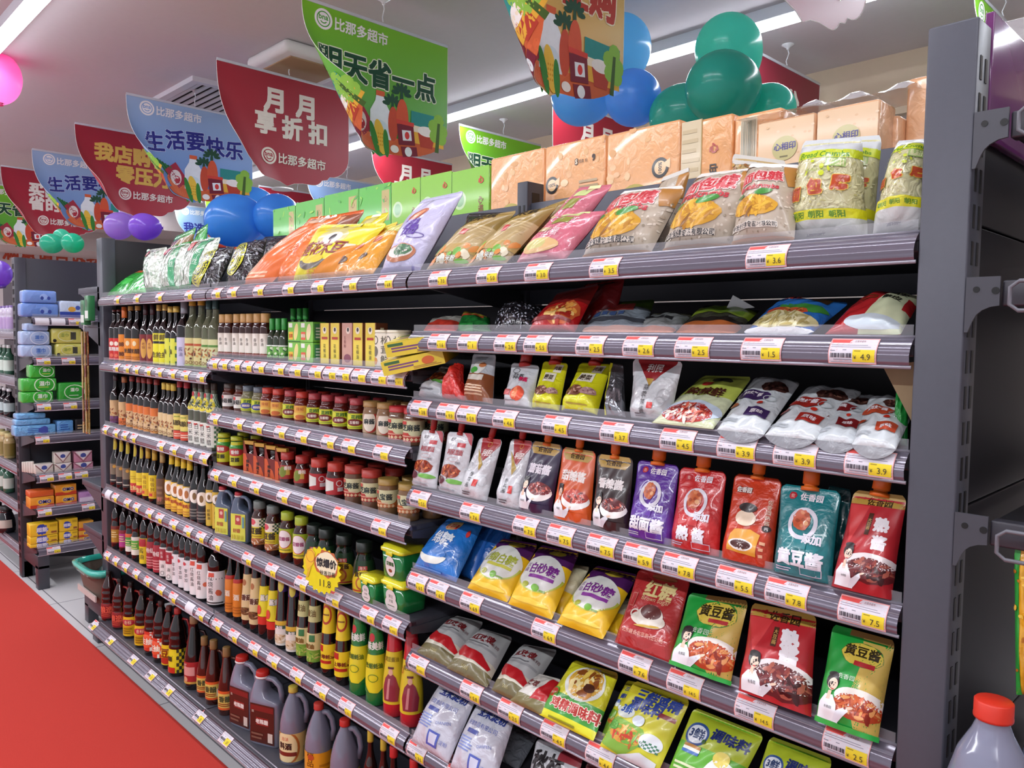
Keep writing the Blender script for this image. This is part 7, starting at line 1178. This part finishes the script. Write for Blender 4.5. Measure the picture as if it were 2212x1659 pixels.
pouch('T3', 1582, 1715, (1620, 355), (1730, 358), '#b8aa98', crm, 'breadcrumb_bag', 'breadcrumb bag with fried cutlet picture, right one of three', 'bag', yb=.03, yt=.1, th=.04, prof='pillow', side='#8a7a6a', **G)
pouch('T3', 1432, 1580, (1510, 378), (1662, 360), '#b8aa98', crm, 'breadcrumb_bag', 'breadcrumb bag with fried cutlet picture, middle one of three', 'bag', yb=.05, yt=.11, th=.045, prof='pillow', side='#8a7058', **G)
pan = art(R(0, .84, 1, 1, '#cdd0d2'), R(0, .76, 1, .85, '#c2cf2a'), T('Bread Crumbs', .5, .8, .13, '#4f8a1f', b=.02), DOTS(90, ['#d0cc96', '#c2bd80', '#dcd8ae'], .02, 5, .2, .76), R(.58, .66, .84, .75, '#8fae5a'), R(.6, .67, .82, .74, '#cfcf9a'), T('ZHAO YANG', .5, .63, .07, '#9ab03a'), T('面', .14, .42, .2, '#b5451f', b=.06, out='#e0b83a'), T('包', .46, .47, .22, '#b5451f', b=.06, out='#e0b83a'), T('屑', .78, .5, .22, '#b5451f', b=.06, out='#e0b83a'), R(0, .17, 1, .26, '#d6d31f'), T('朝阳  朝阳  朝阳', .48, .215, .1, '#5a8a1f', b=.03), R(0, 0, 1, .17, '#c9cac8'), LN(.3, .04, .6, .08, 1, '#8a8a90'), DOTS(6, ['#c2cf2a'], .04, 7, .58, .72))
pouch('T3', 1800, 1885, (1800, 300), (1905, 292), '#c6c294', pan, 'breadcrumb_bag', 'yellow clear breadcrumb bag standing behind the front one', 'bag', yb=.1, yt=.14, th=.03, prof='pillow', side='#9a9258', **G)
pouch('T3', 1704, 1872, (1735, 305), (1862, 296), '#cbc79c', pan, 'breadcrumb_bag', 'yellow clear breadcrumb bag with red lettering, front one', 'bag', yb=.07, yt=.09, th=.045, prof='pillow', side='#a89f5f', kind='crinkle', **G)
pouch('T3', 1888, 2010, (1938, 305), (2035, 298), '#cbc79c', pan, 'breadcrumb_bag', 'yellow clear breadcrumb bag partly hidden by the end post', 'bag', yb=.05, yt=.1, th=.05, prof='pillow', side='#a89f5f', kind='crinkle', **G)
# ================================================================ goods on the right end rack
ps = bottle_parts([(0, 0), (.95, 0), (1, .02), (1, .5), (.93, .62), (.72, .76), (.44, .86), (.36, .9), (.35, .94)], .055, .30, '#81859a', [], (.92, 1, .42, '#d2321f'), 'gloss')
bz = z_at(1512, 3.735, -.05); place_parts('vinegar_jug', ps, 'grey plastic jug with red cap on the right end rack', 'jug', (3.735, -.05, bz-.30), .4)
shelf('low shelf of the right end rack under the grey jug', .8, .34, bz-.30-.0455, (4.02, -.14), PI/2, group='shelves of the right end rack')
pouch(None, (2196, 1500), (2260, 1500), (2192, 1178), (2260, 1178), '#d8a024', art(R(0, 0, .2, 1, '#2f9a3c'), DOTS(30, ['#e8c04a', '#b5701f'], .08, 3)), 'snack_bag', 'green-edged golden bag hanging on the right end rack', 'bag', yb=.02, yt=.02, th=.015, prof='pillow', z=.9)
ps = bottle_parts([(0, 0), (.95, 0), (1, .02), (1, .5), (.93, .62), (.72, .76), (.44, .86), (.36, .9), (.35, .94)], .055, .30, '#7f8aa4', [], (.92, 1, .42, '#d2601f'), 'gloss')
place_parts('vinegar_jug', ps, 'bluish plastic jug behind the red-capped jug at right edge', 'jug', (3.79, .1, bz-.30), .4)
